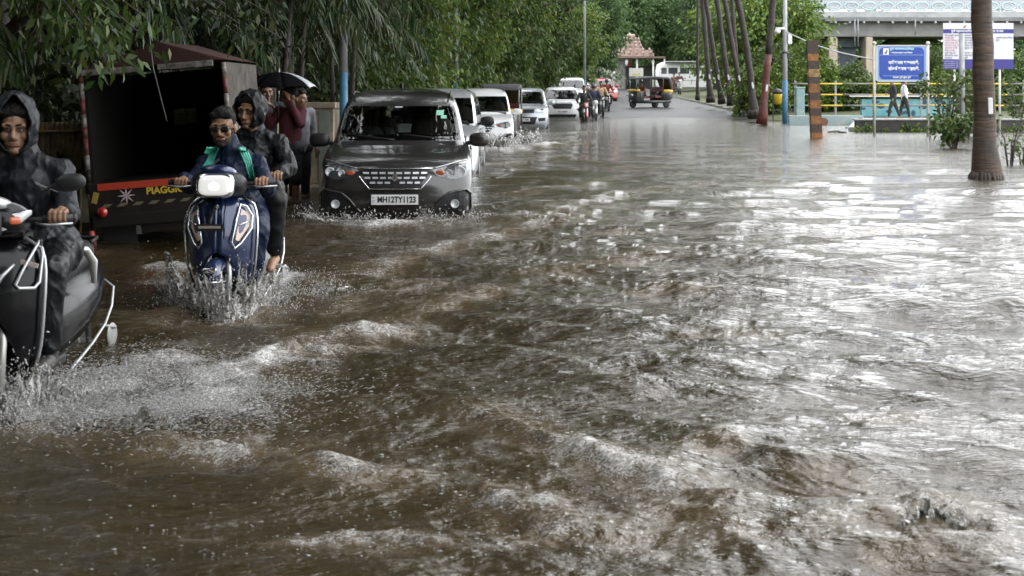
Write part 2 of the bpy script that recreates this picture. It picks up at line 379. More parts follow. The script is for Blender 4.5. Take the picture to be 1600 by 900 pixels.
bC = n.nodes.new('ShaderNodeBump'); bC.inputs['Strength'].default_value = .6; bC.inputs['Distance'].default_value = .012; L(fr.outputs[0], bC.inputs['Height']); L(bB.outputs[0], bC.inputs['Normal'])
L(bC.outputs[0], b.inputs['Normal'])
wo = mesh_np('flood_water', np.stack([X, Y, Z], -1).reshape(-1, 3), FC, wm, smooth=True); tag(wo, kind='structure')
a = wo.data.attributes.new('foam', 'FLOAT', 'POINT'); a.data.foreach_set('value', np.clip(foam, 0, 1).ravel().astype(np.float32))
a = wo.data.attributes.new('churn', 'FLOAT', 'POINT'); a.data.foreach_set('value', np.clip(churn, 0, 1).ravel().astype(np.float32))
WX, WY, WZ = X, Y, Z
def water_z(x, y):
    j = int(np.argmin(np.abs(yy-y))); i = int(np.argmin(np.abs(WX[j]-x))); return float(WZ[j, i])

# ------------------------------------------------------------------ foliage
def leaf_quads(C, D, Ln, Wd, droop=.25):
    """C centres (n,3), D directions (n,3); one folded leaf quad each -> V, F"""
    n = len(C); D = D/np.linalg.norm(D, axis=1, keepdims=True); rv = rng.normal(size=(n, 3)); S = np.cross(D, rv); S /= np.linalg.norm(S, axis=1, keepdims=True)+1e-9
    Nn = np.cross(S, D); Ln = np.broadcast_to(Ln, (n,))[:, None]; Wd = np.broadcast_to(Wd, (n,))[:, None]
    dr = np.array([0, 0, -1.])*droop*Ln
    A = C; B = C+D*Ln*.45+S*Wd*.5+Nn*Wd*.12+dr*.2; T = C+D*Ln+dr; E = C+D*Ln*.45-S*Wd*.5+Nn*Wd*.12+dr*.2
    V = np.stack([A, B, T, E], 1).reshape(-1, 3); return V, np.arange(n*4).reshape(-1, 4)
def merge(parts):
    V = []; Fq = []; b_ = 0
    for v, f in parts: V.append(v); Fq.append(f+b_); b_ += len(v)
    return np.concatenate(V), np.concatenate(Fq)
def crown_leaves(c, r, nclump, per, ls, lw, clump_r=.35, low=0, hang=.5):
    c = np.array(c); r = np.array(r); d = rng.normal(size=(nclump, 3)); d /= np.linalg.norm(d, axis=1, keepdims=True)
    rad = rng.uniform(.45, 1.03, nclump)**.6; lump = .8+.35*np.sin(d[:, 0]*5+c[0])*np.cos(d[:, 1]*4+c[1])+.15*np.sin(d[:, 2]*9)
    cc = c+d*r*(rad*lump)[:, None]
    if low: cc[:, 2] -= low*rng.random(nclump)**2*(rad > .6)
    cr_ = clump_r*rng.uniform(.5, 1.3, nclump)
    P = np.repeat(cc, per, 0)+rng.normal(size=(nclump*per, 3))*np.repeat(cr_, per)[:, None]*np.array([.6, .6, .45])
    D = rng.normal(size=P.shape)*.8+np.repeat(d, per, 0)*.7; D[:, 2] -= hang
    k = rng.uniform(.65, 1.25, len(P)); return leaf_quads(P, D, ls*k, lw*k)
def frond(base, direc, length, curve, nl=46, lw=.035, ll=.55, hang=.7):
    """one pinnate palm frond: leaflets along an arching rachis"""
    base = np.array(base, float); h = np.array([direc[0], direc[1], 0.]); h /= np.linalg.norm(h); up = direc[2]
    t = np.linspace(0, 1, nl); pts = base+h*(length*(t-.12*t*t*curve))[:, None]+np.array([0, 0, 1.])*(length*(up*t-curve*.75*t*t))[:, None]
    tg = np.gradient(pts, axis=0); tg /= np.linalg.norm(tg, axis=1, keepdims=True); side = np.cross(tg, [0, 0, 1.]); side /= np.linalg.norm(side, axis=1, keepdims=True)
    V = []; Fq = []; lens = ll*np.sin(np.pi*(.12+.85*t))**.7
    sel = slice(5, nl); C = []; D = []; Ls = []
    for s_ in (-1, 1):
        d = side[sel]*s_*.9+tg[sel]*.55+rng.normal(size=(nl-5, 3))*.12; d[:, 2] -= hang*rng.uniform(.6, 1.3, nl-5); C.append(pts[sel]); D.append(d); Ls.append(lens[sel]*rng.uniform(.8, 1.1, nl-5))
    C = np.concatenate(C); D = np.concatenate(D); D /= np.linalg.norm(D, axis=1, keepdims=True); Ls = np.concatenate(Ls)[:, None]
    S = np.cross(D, rng.normal(size=D.shape)*.3+np.array([0, 0, 1.])); S /= np.linalg.norm(S, axis=1, keepdims=True)+1e-9
    g_ = np.array([0, 0, -1.]); M1 = C+D*Ls*.5; T = C+D*Ls+g_*Ls*.3
    q1 = np.stack([C-S*lw*.3, C+S*lw*.3, M1+S*lw*.5, M1-S*lw*.5], 1); q2 = np.stack([M1-S*lw*.5, M1+S*lw*.5, T+S*lw*.1, T-S*lw*.1], 1)
    V = np.concatenate([q1.reshape(-1, 3), q2.reshape(-1, 3)]); f1 = np.arange(len(V)).reshape(-1, 4)
    rw = .018*length/2; up_ = np.array([0, 0, 1.])*rw
    a = pts-side*rw*(1.1-t)[:, None]; b_ = pts+side*rw*(1.1-t)[:, None]; n0 = len(V); V = np.concatenate([V, a, b_])
    f2 = np.array([(n0+i, n0+i+1, n0+nl+i+1, n0+nl+i) for i in range(nl-1)]); return V, np.concatenate([f1, f2])

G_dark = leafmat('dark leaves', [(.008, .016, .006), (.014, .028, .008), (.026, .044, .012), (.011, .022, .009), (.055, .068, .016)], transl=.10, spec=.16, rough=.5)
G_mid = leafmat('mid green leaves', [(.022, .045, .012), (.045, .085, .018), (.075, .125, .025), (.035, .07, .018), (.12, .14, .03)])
G_bright = leafmat('bright leaves', [(.03, .065, .015), (.065, .125, .022), (.14, .22, .035), (.06, .12, .022), (.19, .21, .035)])
G_far = leafmat('far leaves', [(.045, .09, .03), (.07, .13, .045), (.095, .16, .05), (.055, .10, .045)], rough=.6)
G_palm = leafmat('palm leaves', [(.016, .034, .012), (.026, .05, .016), (.04, .066, .022), (.075, .07, .035)], rough=.4, transl=.15, spec=.25)
BARK = mat('dark wet bark', (.055, .040, .030), .6, var=.5, vscale=9, bump=.8, bscale=25)
BARK2 = mat('grey bark', (.12, .10, .085), .65, var=.5, vscale=7, bump=.8, bscale=20)

def trunk(root, base, top, r0, r1, limbs=5, m=BARK, spread=2.2, lh=2.5):
    mb = MB(); base = Vector(base); top = Vector(top); P = []; Rr = []
    for k in range(9):
        t = k/8; P.append(base.lerp(top, t)+Vector((.12*math.sin(k*1.7+base.x), .12*math.cos(k*2.1+base.y), 0))*t); Rr.append((r0+(r1-r0)*t)*(1+.5*max(0, .12-t)/.12))
    mb.tube(P, Rr, n=10)
    for i in range(limbs):
        t = .45+.5*i/limbs; p = base.lerp(top, t); a = i*2.4+base.y; e = p+Vector((math.cos(a)*spread, math.sin(a)*spread, lh*random.uniform(.5, 1)))
        mb.tube([p, p.lerp(e, .4)+Vector((0, 0, .2)), p.lerp(e, .75)+Vector((0, 0, .15)), e], [r1*.8, r1*.55, r1*.35, r1*.12], n=6)
    return mb.build('trunk', m, root)
def tree(name, label, x, y, h, r, leaves, group, ls=.16, lw=.07, ncl=900, per=26, low=0, base_z=None, cz=.6, trk=.16, clump_r=.35, name_cat='tree', extra=None, lim=5):
    bz = float(terrain_z(np.array(x), np.array(y))) if base_z is None else base_z
    root = thing(name, label, name_cat, (x, y, bz-.05), 0, group)
    trunk(root, (0, 0, 0), (.3, .2, h*cz), trk, trk*.45, limbs=lim, spread=r[0]*.6, lh=h*.25)
    parts = [crown_leaves((0, 0, h*cz+.2), r, ncl, per, ls, lw, clump_r, low)]
    if extra: parts += extra
    V, Fq = merge(parts); mesh_np('crown', V, Fq, leaves, root); return root
def palm_mesh(nf, length, z, ll=.5, hang=.8, el=(.2, 1.1), nl=40, lw=.035):
    parts = []
    for i in range(nf):
        a = i*2.399+rng.random()*.3; e_ = el[0]+(el[1]-el[0])*((i/nf))
        parts.append(frond((0, 0, z), (math.cos(a), math.sin(a), e_), length*rng.uniform(.8, 1.1), rng.uniform(.8, 1.25), nl, lw, ll, hang))
    return merge(parts)
GL = 'trees and palms leaning over the left side of the road'
FAST = False
# leaves that frame the near left corner, branches hanging over the cargo truck
def hanging(root, starts, leafm, ls=.11, lw=.05, per=30):
    parts = []; mb = MB()
    for (a, e) in starts:
        a, e = Vector(a), Vector(e); m1 = a.lerp(e, .5)+Vector((0, 0, .12)); mb.tube([a, m1, e], [.018, .012, .005], n=6)
        for k in range(9):
            t = .15+.85*k/8; p = (a*(1-t)**2+m1*2*t*(1-t)+e*t*t); C = np.array(p)+rng.normal(size=(per, 3))*np.array([.10, .12, .09]); D = rng.normal(size=(per, 3))*.8; D[:, 2] -= .9
            kk_ = rng.uniform(.7, 1.2, per); parts.append(leaf_quads(C, D, ls*kk_, lw*kk_))
    mb.build('branch', BARK, root); V, Fq = merge(parts); mesh_np('crown', V, Fq, leafm, root)
t1 = thing('roadside_tree', 'leafy tree whose glossy hanging branches cover the top left of the cargo truck', 'tree', (-4.6, 12.2, 0), 0, GL)
trunk(t1, (0, 0, 0), (.2, .3, 3.6), .14, .08, 4)
hanging(t1, [((.1, 0, 2.9), tuple(Vector((wx(a_, y_)+4.6, y_-12.2, wz(b_, y_)))) ) for a_, b_, y_ in
   [(150,60,11),(170,100,11.2),(195,95,11.6),(130,40,10.5),(110,70,11.8),(230,30,11.3),(60,60,11.5),(200,60,12.4),(160,20,11.0),(250,10,11.9),(100,20,12),(180,80,10.8),(215,50,10.6),(35,30,12.6)]], G_mid, .105, .046, 12)
t2 = thing('roadside_tree', 'tree with a leafy twig arching over the right half of the truck roof', 'tree', (-5.2, 14.4, 0), 0, GL)
trunk(t2, (0, 0, 0), (.2, .3, 3.8), .12, .07, 4)
hanging(t2, [((.6, 0, 3.1), tuple(Vector((wx(a_, y_)+5.2, y_-14.4, wz(b_, y_)))) ) for a_, b_, y_ in
   [(310,20,12.5),(345,30,12.6),(380,60,12.7),(385,45,12.2),(300,5,12.8),(420,20,13.6),(410,70,14.9),(440,60,15.6),(330,10,13.4),(360,15,14.4)]], G_dark, .10, .042, 14)
p1 = thing('fan_palm', 'palm with drooping pale fronds at the far left edge above the hooded rider', 'palm tree', (-5.1, 11.6, 0), 0, GL)
trunk(p1, (0, 0, 0), (0, 0, 2.3), .12, .09, 0)
parts = []
for a_, b_, L_ in [(-.5, .15, 1.5), (-.9, .3, 1.6), (-.2, .28, 1.5), (.3, .35, 1.4), (-1.3, .35, 1.5), (-1.8, .5, 1.4), (2.4, .6, 1.5), (1.2, .6, 1.4), (-.6, .7, 1.5)]:
    parts.append(frond((0, 0, 2.25), (math.cos(a_), math.sin(a_), b_), L_, 1.0, 50, .03, .6, .5))
V, Fq = merge(parts); mesh_np('crown', V, Fq, G_palm, p1)
# the dark mass: trees behind truck, every 4-6 m, then areca palms
spots = [(-6.9, 9.6), (-6.0, 13.8), (-5.6, 17.8), (-5.2, 22.3), (-5.0, 27.4), (-4.4, 33), (-3.6, 39.5), (-3.0, 47), (-2.3, 55), (-1.4, 63.5), (-.4, 73), (1.0, 83), (3.2, 94), (6.0, 108)]
lab = ['dark tree towering behind the bamboo fence at the far left', 'dark tree directly behind the open cargo truck', 'dense dark tree behind the two men under the umbrella', 'tree with low boughs beside the stained concrete wall',
 'tree behind the grey lamp pole with blue foot, over the dark car roof', 'bright tree with drooping boughs above the hidden silver car', 'bright leafy tree hanging low over the white car roof', 'tree above the gap between white car and silver off-roader',
 'green tree overhanging the silver off-roader', 'green tree behind the second white car', 'tree over the last car of the queue', 'tree above the parked motorcycles', 'tree standing left of the pink shrine', 'tree rising just beside the roof of the shrine']
for i, (x, y) in enumerate(spots):
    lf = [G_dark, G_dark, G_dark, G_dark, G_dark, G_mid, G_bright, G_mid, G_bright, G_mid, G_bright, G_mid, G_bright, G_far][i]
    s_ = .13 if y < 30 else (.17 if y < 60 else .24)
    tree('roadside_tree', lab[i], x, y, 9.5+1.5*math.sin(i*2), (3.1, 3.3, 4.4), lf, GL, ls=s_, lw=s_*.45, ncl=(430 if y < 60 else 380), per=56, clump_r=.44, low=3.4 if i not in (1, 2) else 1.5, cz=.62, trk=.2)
# second row closing the sky behind
back = None
BACKL = ['second row tree at the far left edge, level with the black scooter', 'second row tree behind the left corner of the cargo truck', 'second row tree behind the umbrella group', 'second row tree behind the lamp pole with the blue foot', 'second row tree behind the roof of the dark grey car', 'second row tree behind the white people carrier', 'second row tree behind the silver off-roader', 'second row tree behind the white off-roader', 'second row tree behind the parked motorcycles', 'outer tree far behind the dark grey car', 'outer tree far behind the white people carrier', 'outer tree far behind the white off-roader']
for i, (x, y) in enumerate([(-12, 6), (-11, 14), (-11, 23), (-10.5, 33), (-9.5, 45), (-8.5, 58), (-7, 72), (-5, 88), (-2, 104), (-17, 40), (-16, 62), (-14, 84)]):
    if back is None:
        back = tree('background_tree', 'x', x, y, 11, (4.8, 5.2, 5.4), G_dark, None, ls=.42, lw=.2, ncl=900, per=14, low=5, cz=.56, clump_r=.6); b = back
    else:
        b = copy_tree(back); b.location = (x, y, .3); b.rotation_euler = (0, 0, i*1.3); b.scale = (1, 1, 1+.1*math.sin(i*3))
    tag(b, BACKL[i], 'tree', 'second row of trees behind the left roadside')
# areca palms leaning out over the wall
for i, (x, y, L_, z_) in enumerate([(-4.9, 20.8, 2.1, 2.8), (-3.7, 22.6, 2.3, 2.9), (-3.9, 25.8, 2.5, 3.2), (-3.4, 29.5, 2.5, 3.0), (-5.3, 16.6, 2.0, 2.9)]):
    r_ = thing('areca_palm', ['palm with drooping fronds right behind the black umbrella', 'shaggy palm left of the lamp pole with blue foot', 'shaggy palm right of the lamp pole above the dark car', 'palm whose fronds hang above the hidden silver car', 'palm with dark fronds hanging above the truck roof'][i], 'palm tree', (x, y, .1), 0, GL)
    tm = MB()
    for k in range(4):
        a_ = k*1.6; tm.tube([(math.cos(a_)*.12, math.sin(a_)*.12, -.2), (math.cos(a_)*.22, math.sin(a_)*.22, z_*.6), (math.cos(a_)*.3, math.sin(a_)*.3, z_)], [.06, .05, .05], n=8)
    tm.build('trunk', BARK, r_)
    V, Fq = palm_mesh(20, L_, z_, .52, .9, (.05, 1.3), 44); mesh_np('crown', V, Fq, G_palm, r_)
# low undergrowth behind the left wall
parts = []
for y in np.arange(15, 100, 1.25):
    x = xl(y)-1.6-.6*rng.random(); h = .7+.5*rng.random(); parts.append(crown_leaves((x, y, .7+h*.4), (.8, .9, h), 26, 22, .15 if y < 40 else .22, .07 if y < 40 else .1, .25))
V, Fq = merge(parts); o = mesh_np('undergrowth', V, Fq, G_dark); tag(o, 'dark undergrowth and creepers along the left side of the road', 'undergrowth', kind='stuff')
# crowns arching high over the carriageway (they shade the queue and darken its reflection); those behind the viewer are unseen, added to darken the front
for i, (x, y, cx) in enumerate([(-6.5, 4.5, 4.6), (-6.4, 11.5, 4.4), (-6.0, 19.5, 4.4), (-5.4, 30, 4.6), (-7.2, -3.5, 5), (-6.5, -12, 5), (1.5, -14, 1), (-13, -9, 4)]):
    r_ = thing('shade_tree', ['spreading tree whose boughs arch over the near end of the road', 'spreading tree whose boughs arch over the two scooters', 'spreading tree whose boughs arch over the truck and the dark car', 'spreading tree whose boughs arch over the middle of the queue', 'unseen spreading tree added at the roadside behind the viewer', 'second unseen spreading tree added behind the viewer', 'unseen tree added in the middle ground far behind the viewer', 'unseen outer tree added behind the viewer'][i], 'tree', (x, y, .1), 0, GL)
    trunk(r_, (0, 0, 0), (cx*.35, .2, 6.5), .24, .14, 5, spread=3, lh=2)
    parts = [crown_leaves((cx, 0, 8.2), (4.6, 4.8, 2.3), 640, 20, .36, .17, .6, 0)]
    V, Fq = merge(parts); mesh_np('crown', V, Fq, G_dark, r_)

# boughs meeting high over the road further on: the brown water in the middle mirrors them
for i, (x, y, cx, z, rx_) in enumerate([(-4.9, 33, 4.8, 9.0, 4.4), (-4.0, 43, 5.6, 10.0, 4.8), (-3.0, 54, 6.0, 11.0, 5.0), (-1.6, 67, 6.4, 11.5, 5.4), (.6, 82, 6.5, 12.5, 5.5)]):
    r_ = thing('arching_tree', ['great tree reaching over the road beside the white people carrier', 'great tree reaching over the road beside the silver off-roader', 'great tree reaching over the road beside the white off-roader', 'great tree reaching over the parked motorcycles', 'great tree reaching over the turning rickshaw'][i], 'tree', (x, y, .1), 0, GL)
    trunk(r_, (0, 0, 0), (cx*.35, .2, z-2.5), .26, .15, 5, spread=3, lh=2)
    parts = [crown_leaves((cx, 0, z), (rx_, 5.2, 3.1), 620, 22, .42, .2, .65, 0)]
    V, Fq = merge(parts); mesh_np('crown', V, Fq, G_dark, r_)
for i, (x, y, sc_) in enumerate([(-12, -6, 1.1), (-8, -10, 1.25), (-3, -12, 1.3), (2.2, -13, 1.3), (-16, 1, 1.25), (-6, -19, 1.6), (7, -15, 1.2)]):  # unseen trees added as occluders, darkening the vehicle fronts and their reflections
    b = copy_tree(back); b.location = (x, y, .1); b.rotation_euler = (0, 0, i*1.9); b.scale = (sc_, sc_, sc_)
    tag(b, ['unseen tree added behind the viewer on the left', 'second unseen tree added on the left behind the viewer', 'unseen tree added straight behind the viewer', 'unseen tree added behind the viewer right of the road axis', 'tree added left of the black scooter outside the view', 'outermost unseen tree added behind the viewer', 'rightmost unseen tree added behind the viewer'][i], 'tree', 'unseen trees added behind the viewer')
# ------------------------------------------------------------------ palms on the right
PALMB = mat('ringed palm bark', (.085, .058, .045), .5, var=.55, vscale=14, bump=.5, bscale=30)
def add_rings(m, scale=9, dark=(.022, .016, .012), light=(.10, .065, .045)):
    n = m.node_tree; b = n.nodes['Principled BSDF']; tc = n.nodes.new('ShaderNodeTexCoord'); mp = n.nodes.new('ShaderNodeMapping'); mp.inputs['Scale'].default_value = (1.1, 1.1, scale)
    n.links.new(tc.outputs['Object'], mp.inputs[0]); t0 = n.nodes.new('ShaderNodeTexNoise'); t0.inputs['Scale'].default_value = 1.6; t0.inputs['Detail'].default_value = 7; t0.inputs['Roughness'].default_value = .72; t0.inputs['Distortion'].default_value = .35; n.links.new(mp.outputs[0], t0.inputs['Vector'])
    t = n.nodes.new('ShaderNodeTexNoise'); t.inputs['Scale'].default_value = 2.6; t.inputs['Detail'].default_value = 9; t.inputs['Roughness'].default_value = .7; n.links.new(tc.outputs['Object'], t.inputs['Vector'])
    mu = n.nodes.new('ShaderNodeMath'); mu.operation = 'MULTIPLY'; n.links.new(t0.outputs['Fac'], mu.inputs[0]); n.links.new(t.outputs['Fac'], mu.inputs[1])
    r = n.nodes.new('ShaderNodeValToRGB'); r.color_ramp.elements[0].color = (*dark, 1); r.color_ramp.elements[1].color = (*light, 1); r.color_ramp.elements[0].position = .17; r.color_ramp.elements[1].position = .40
    n.links.new(mu.outputs[0], r.inputs[0]); n.links.new(r.outputs[0], b.inputs['Base Color'])
    bp = n.nodes.new('ShaderNodeBump'); bp.inputs['Strength'].default_value = .8; bp.inputs['Distance'].default_value = .03
    n.links.new(t0.outputs['Fac'], bp.inputs['Height']); n.links.new(bp.outputs[0], b.inputs['Normal']); return m
PB_near = add_rings(mat('near palm bark', (.1, .07, .05), .55), 11, (.020, .014, .010), (.105, .062, .038))
PB_far = add_rings(mat('far palm bark', (.08, .06, .05), .6), 6, (.018, .014, .012), (.055, .042, .034))
PB_red = add_rings(mat('red oxide palm bark', (.2, .04, .03), .55), 6, (.06, .016, .014), (.16, .04, .032))
WHITE = mat('white paint', (.75, .75, .73), .5, var=.15, vscale=6)
palm_crown_src = None
def road_palm(label, px, py, tx, ty, wpx, Y, m, mark=True, H=10.5, flare=1.0, red=False, bow=0):
    global palm_crown_src
    x0, z0 = wx(px, Y), wz(py, Y); x1, z1 = wx(tx, Y), wz(ty, Y); slope = (x1-x0)/(z1-z0); r0 = wpx*Y/F/2*(.76 if Y > 30 else 1)
    root = thing('palm_tree', label, 'palm tree', (x0, Y, z0), 0, 'palms along the right side of the road')
    P = []; Rr = []
    for k in range(26):
        t = k/25; z = -.25+t*(H+.25); P.append((slope*z*(1-.25*t)+bow*math.sin(min(z/(z1-z0), 1.6)*math.pi)+.015*math.sin(k*2.3), .02*math.cos(k*1.9), z)); Rr.append(r0*(1-.25*t)*(1+.9*flare*math.exp(-max(z, 0)/.28))*(1+.03*math.sin(k*3.1)))
    n = 16; mb = MB()
    if red:
        kx_ = 7; mb.tube(P[kx_-1:], Rr[kx_-1:], n=n); tr = mb.build('trunk', m, root)
        rb = MB(); rb.tube(P[:kx_], Rr[:kx_], n=n); rb.build('painted_base', PB_red, root)
    else:
        mb.tube(P, Rr, n=n); tr = mb.build('trunk', m, root)
    rs = MB()
    for k in range(26):
        a = k*.2417*math.pi; r_ = r0*(1.7 if Y < 30 else 1.35)*flare; rs.tube([(math.cos(a)*r_*.8, math.sin(a)*r_*.8, .16), (math.cos(a)*r_*1.12, math.sin(a)*r_*1.12, .04), (math.cos(a)*r_*1.25, math.sin(a)*r_*1.25, -.2)], [.03, .035, .03], n=6)
    rs.build('root_mass', BARK, root)
    if mark:
        k = MB(); zz = 1.15; i = 3; yv = -r0*1.08
        sx_ = slope*zz*.97+bow*math.sin(zz/(z1-z0)*math.pi)+r0*.25; k.box((sx_, yv+.02, zz), (.075, .04, .26), (0, math.atan(slope), 0)); k.build('painted_tag', WHITE, root, bevel=.01)
    top = P[-1]
    if palm_crown_src is None:
        V, Fq = palm_mesh(18, 3.4, 0, .9, .8, (-.1, 1.2), 36, .06); c = mesh_np('crown', V, Fq, G_palm, root); palm_crown_src = c
    else:
        c = palm_crown_src.copy(); COL.objects.link(c); c.parent = root
    c.location = top; c.rotation_euler = (0, 0, px)
    return root
road_palm('big ringed palm trunk standing in the flood in front of the white notice board', 1541, 279, 1533, 0, 34, 23.3, PB_near, True, 9.5, .75)
road_palm('palm trunk painted red at its foot, leaning right beside the white and blue pole', 1191, 184, 1210, 0, 15, 57, PB_far, True, 11, .7, red=True)
road_palm('dark palm with a wide black foot, left neighbour of the red painted one', 1178, 176, 1150, 0, 14, 62, PB_far, True, 12, 1.1, bow=.1)
road_palm('slim palm third from the red painted one, leaning left', 1161, 160, 1129, 0, 11, 70, PB_far, True, 12.5, 1.0)
road_palm('palm crossing behind the slim leaning palm', 1156, 158, 1142, 0, 9, 75, PB_far, False, 12, .8)
road_palm('palm in the middle of the row with a white tag', 1142, 157, 1118, 0, 12, 73, PB_far, True, 12.5, .8)
road_palm('pale brown palm strongly leaning left over the end of the white van', 1127, 155, 1100, 0, 10, 77, PB_far, True, 12.5, .8)
road_palm('first palm of the row right of the white van, brown on its lit side', 1110, 153, 1096, 0, 11, 80, PB_far, True, 12.5, .9)
road_palm('thin dark palm in front of the white van', 1090, 150, 1090, 0, 6, 84, PB_far, False, 11, .8)

# ------------------------------------------------------------------ flyover
conc = mat('weathered concrete', (.27, .27, .265), .7, var=.35, vscale=.5, bump=.15)
conc2 = mat('pale parapet concrete', (.40, .41, .42), .7, var=.3, vscale=.8)
beige = mat('beige pier paint', (.50, .42, .34), .7, var=.3, vscale=1)
blueg = mat('blue grey pier paint', (.16, .20, .25), .6, var=.4, vscale=1)
lblue = mat('pale blue railing paint', (.40, .48, .52), .5)
steel = mat('dull steel', (.30, .31, .32), .45, metal=.3, var=.3, vscale=6)
YB = 150
br = thing('flyover', 'long grey concrete flyover with a pale railing of oval rings crossing behind the park', 'bridge', (wx(1420, YB), YB, 0))
def zb(py): return wz(py, YB)
k = MB(); k.box((8, 6, (zb(34)+zb(57))/2), (70, 11, zb(34)-zb(57))); k.build('girder', conc, br, bevel=.05)
k = MB(); k.box((8, 6, (zb(27.5)+zb(34))/2+.01), (70, 13, zb(27.5)-zb(34)-.02)); k.build('deck_slab', mat('deck edge', (.20, .205, .21), .7, var=.3, vscale=1), br, bevel=.05)
k = MB(); k.box((8, -.3, (zb(18)+zb(27.3))/2), (70, .25, zb(18)-zb(27.3))); k.build('parapet', conc2, br, bevel=.02)
k = MB()
for i in range(48): k.sell((-25+i*1.45, -.62, zb(35.5)), (.13, .13, .13), nu=8, nv=6)
q = k.build('drip_studs', conc2, br); tag(q, kind='stuff')
pan = None
for i in range(28):
    x = -25.5+i*1.78
    if pan is None:
        k = MB(); zc = (zb(3)+zb(17))/2; hh = (zb(3)-zb(17))/2
        k.box((-.88, 0, zc), (.10, .10, hh*2.1)); k.box((0, 0, zc+hh), (1.76, .08, .07)); k.box((0, 0, zc-hh), (1.76, .08, .07))
        for s_, rr_ in ((1, .09), (.55, .05)):
            k.tube([(math.cos(a/20*6.283)*.72*s_, 0, zc+math.sin(a/20*6.283)*hh*.88*s_) for a in range(20)], rr_, n=6, closed=True)
        for a in range(7): k.box((-.75+a*.25, .03, zc), (.02, .02, hh*2))
        pan = k.build('railing_panel', lblue, br); pan.location = (x, -.3, 0)
    else:
        c = pan.copy(); COL.objects.link(c); c.location = (x, -.3, 0)
k = MB(); k.box((8, 10.5, zb(10)+.9), (70, .3, 1.3)); k.build('far_parapet', conc2, br)
for px0, px1, m, yoff in [(1295, 1309, beige, 1), (1313, 1352, blueg, 5), (1353, 1364, beige, 1), (1228, 1240, blueg, 6), (1640, 1680, blueg, 5), (1385, 1392, conc, 9)]:
    k = MB(); a, b_ = wx(px0, YB)-wx(1420, YB), wx(px1, YB)-wx(1420, YB); k.box(((a+b_)/2, yoff, 3.2), (b_-a, 2, zb(57.5)*2-6.42)); k.build('pier', m, br, bevel=.1)
k = MB(); k.box((wx(1333, YB)-wx(1420, YB), 5, zb(57.4)-.5), (6, 4, 1.0)); k.build('pier_cap', blueg, br, bevel=.1)
k = MB()
for dx in (1333, 1338, 1427):
    xx = wx(dx, YB)-wx(1420, YB); k.tube([(xx, -.75, zb(72 if dx < 1400 else 55)), (xx, -.75, zb(30))], .07, n=6)
k.build('drain_pipe', steel, br)

# ------------------------------------------------------------------ far and middle trees on the right and at the road's end
GF = 'distant trees closing the end of the road'
far = None
FARL = ['tall green tree right behind the pink shrine', 'broad tree rising over the roof of the white van', 'tree behind the thin dark palm and the van', 'tree behind the row of palm trunks', 'tree showing between the palm trunks and the flyover end', 'tree at the left end of the flyover', 'dark tree left of the shrine beyond the parked vehicles', 'tree behind the red painted palm']
for i, (px, Y_, h) in enumerate([(1010, 150, 15), (1075, 160, 14), (1130, 140, 13), (1185, 142, 12), (1188, 122, 11), (1200, 132, 11.5), (960, 140, 15), (1196, 104, 9)]):
    x = wx(px, Y_); z0 = float(terrain_z(np.array(x), np.array(Y_)))
    lf = G_far if i not in (4, 7) else G_bright
    tree('far_tree', FARL[i], x, Y_, h, (4.6, 4.5, h*.46), lf, GF, ls=.34, lw=.18, ncl=1000, per=22, low=2.5, cz=.52, clump_r=.6, trk=.25)
GU = 'trees under and beyond the flyover'
first = None
FL_ = ['tree seen through the flyover span left of the piers', 'tree seen behind the beige and grey piers', 'tree beyond the flyover above the blue sign', 'tree beyond the flyover behind the notice board', 'tree beyond the flyover behind the big palm', 'tree beyond the flyover at the right edge', 'far tree behind the red painted palm', 'far tree behind the white minibus', 'far tree behind the shrine', 'low tree under the flyover span right of the piers']
for i, (x, y) in enumerate([(24, 185), (33, 178), (46, 190), (58, 180), (70, 190), (82, 184), (14, 190), (2, 195), (-8, 170), (40, 172)]):
    if first is None: first = c = tree('far_tree', 'x', x, y, 9.5, (5.5, 5, 4.3), G_far, None, ls=.5, lw=.26, ncl=800, per=18, low=2, cz=.5, clump_r=.7, base_z=2.0)
    else: c = copy_tree(first); c.location = (x, y, 2.0); c.rotation_euler = (0, 0, i*2.1); c.scale = (1, 1, .85 if i == 9 else 1)
    tag(c, FL_[i], 'tree', GU)
hl = MB()
k = mesh_np('grass_mound', *(lambda A: (A[0], A[1]))((lambda n_: (np.array([(wx(1425, 158)+8*math.cos(a)*r_, 158+5*math.sin(a)*r_, 1+6.3*(1-r_**2)) for r_ in np.linspace(0.001, 1, 12) for a in np.linspace(0, 2*math.pi, 25)[:-1]]), np.array([(i*24+j, i*24+(j+1) % 24, (i+1)*24+(j+1) % 24, (i+1)*24+j) for i in range(11) for j in range(24)])))(0)), mat('mown grass', (.13, .20, .06), .9, var=.3, vscale=.7), smooth=True)
tag(k, kind='structure')
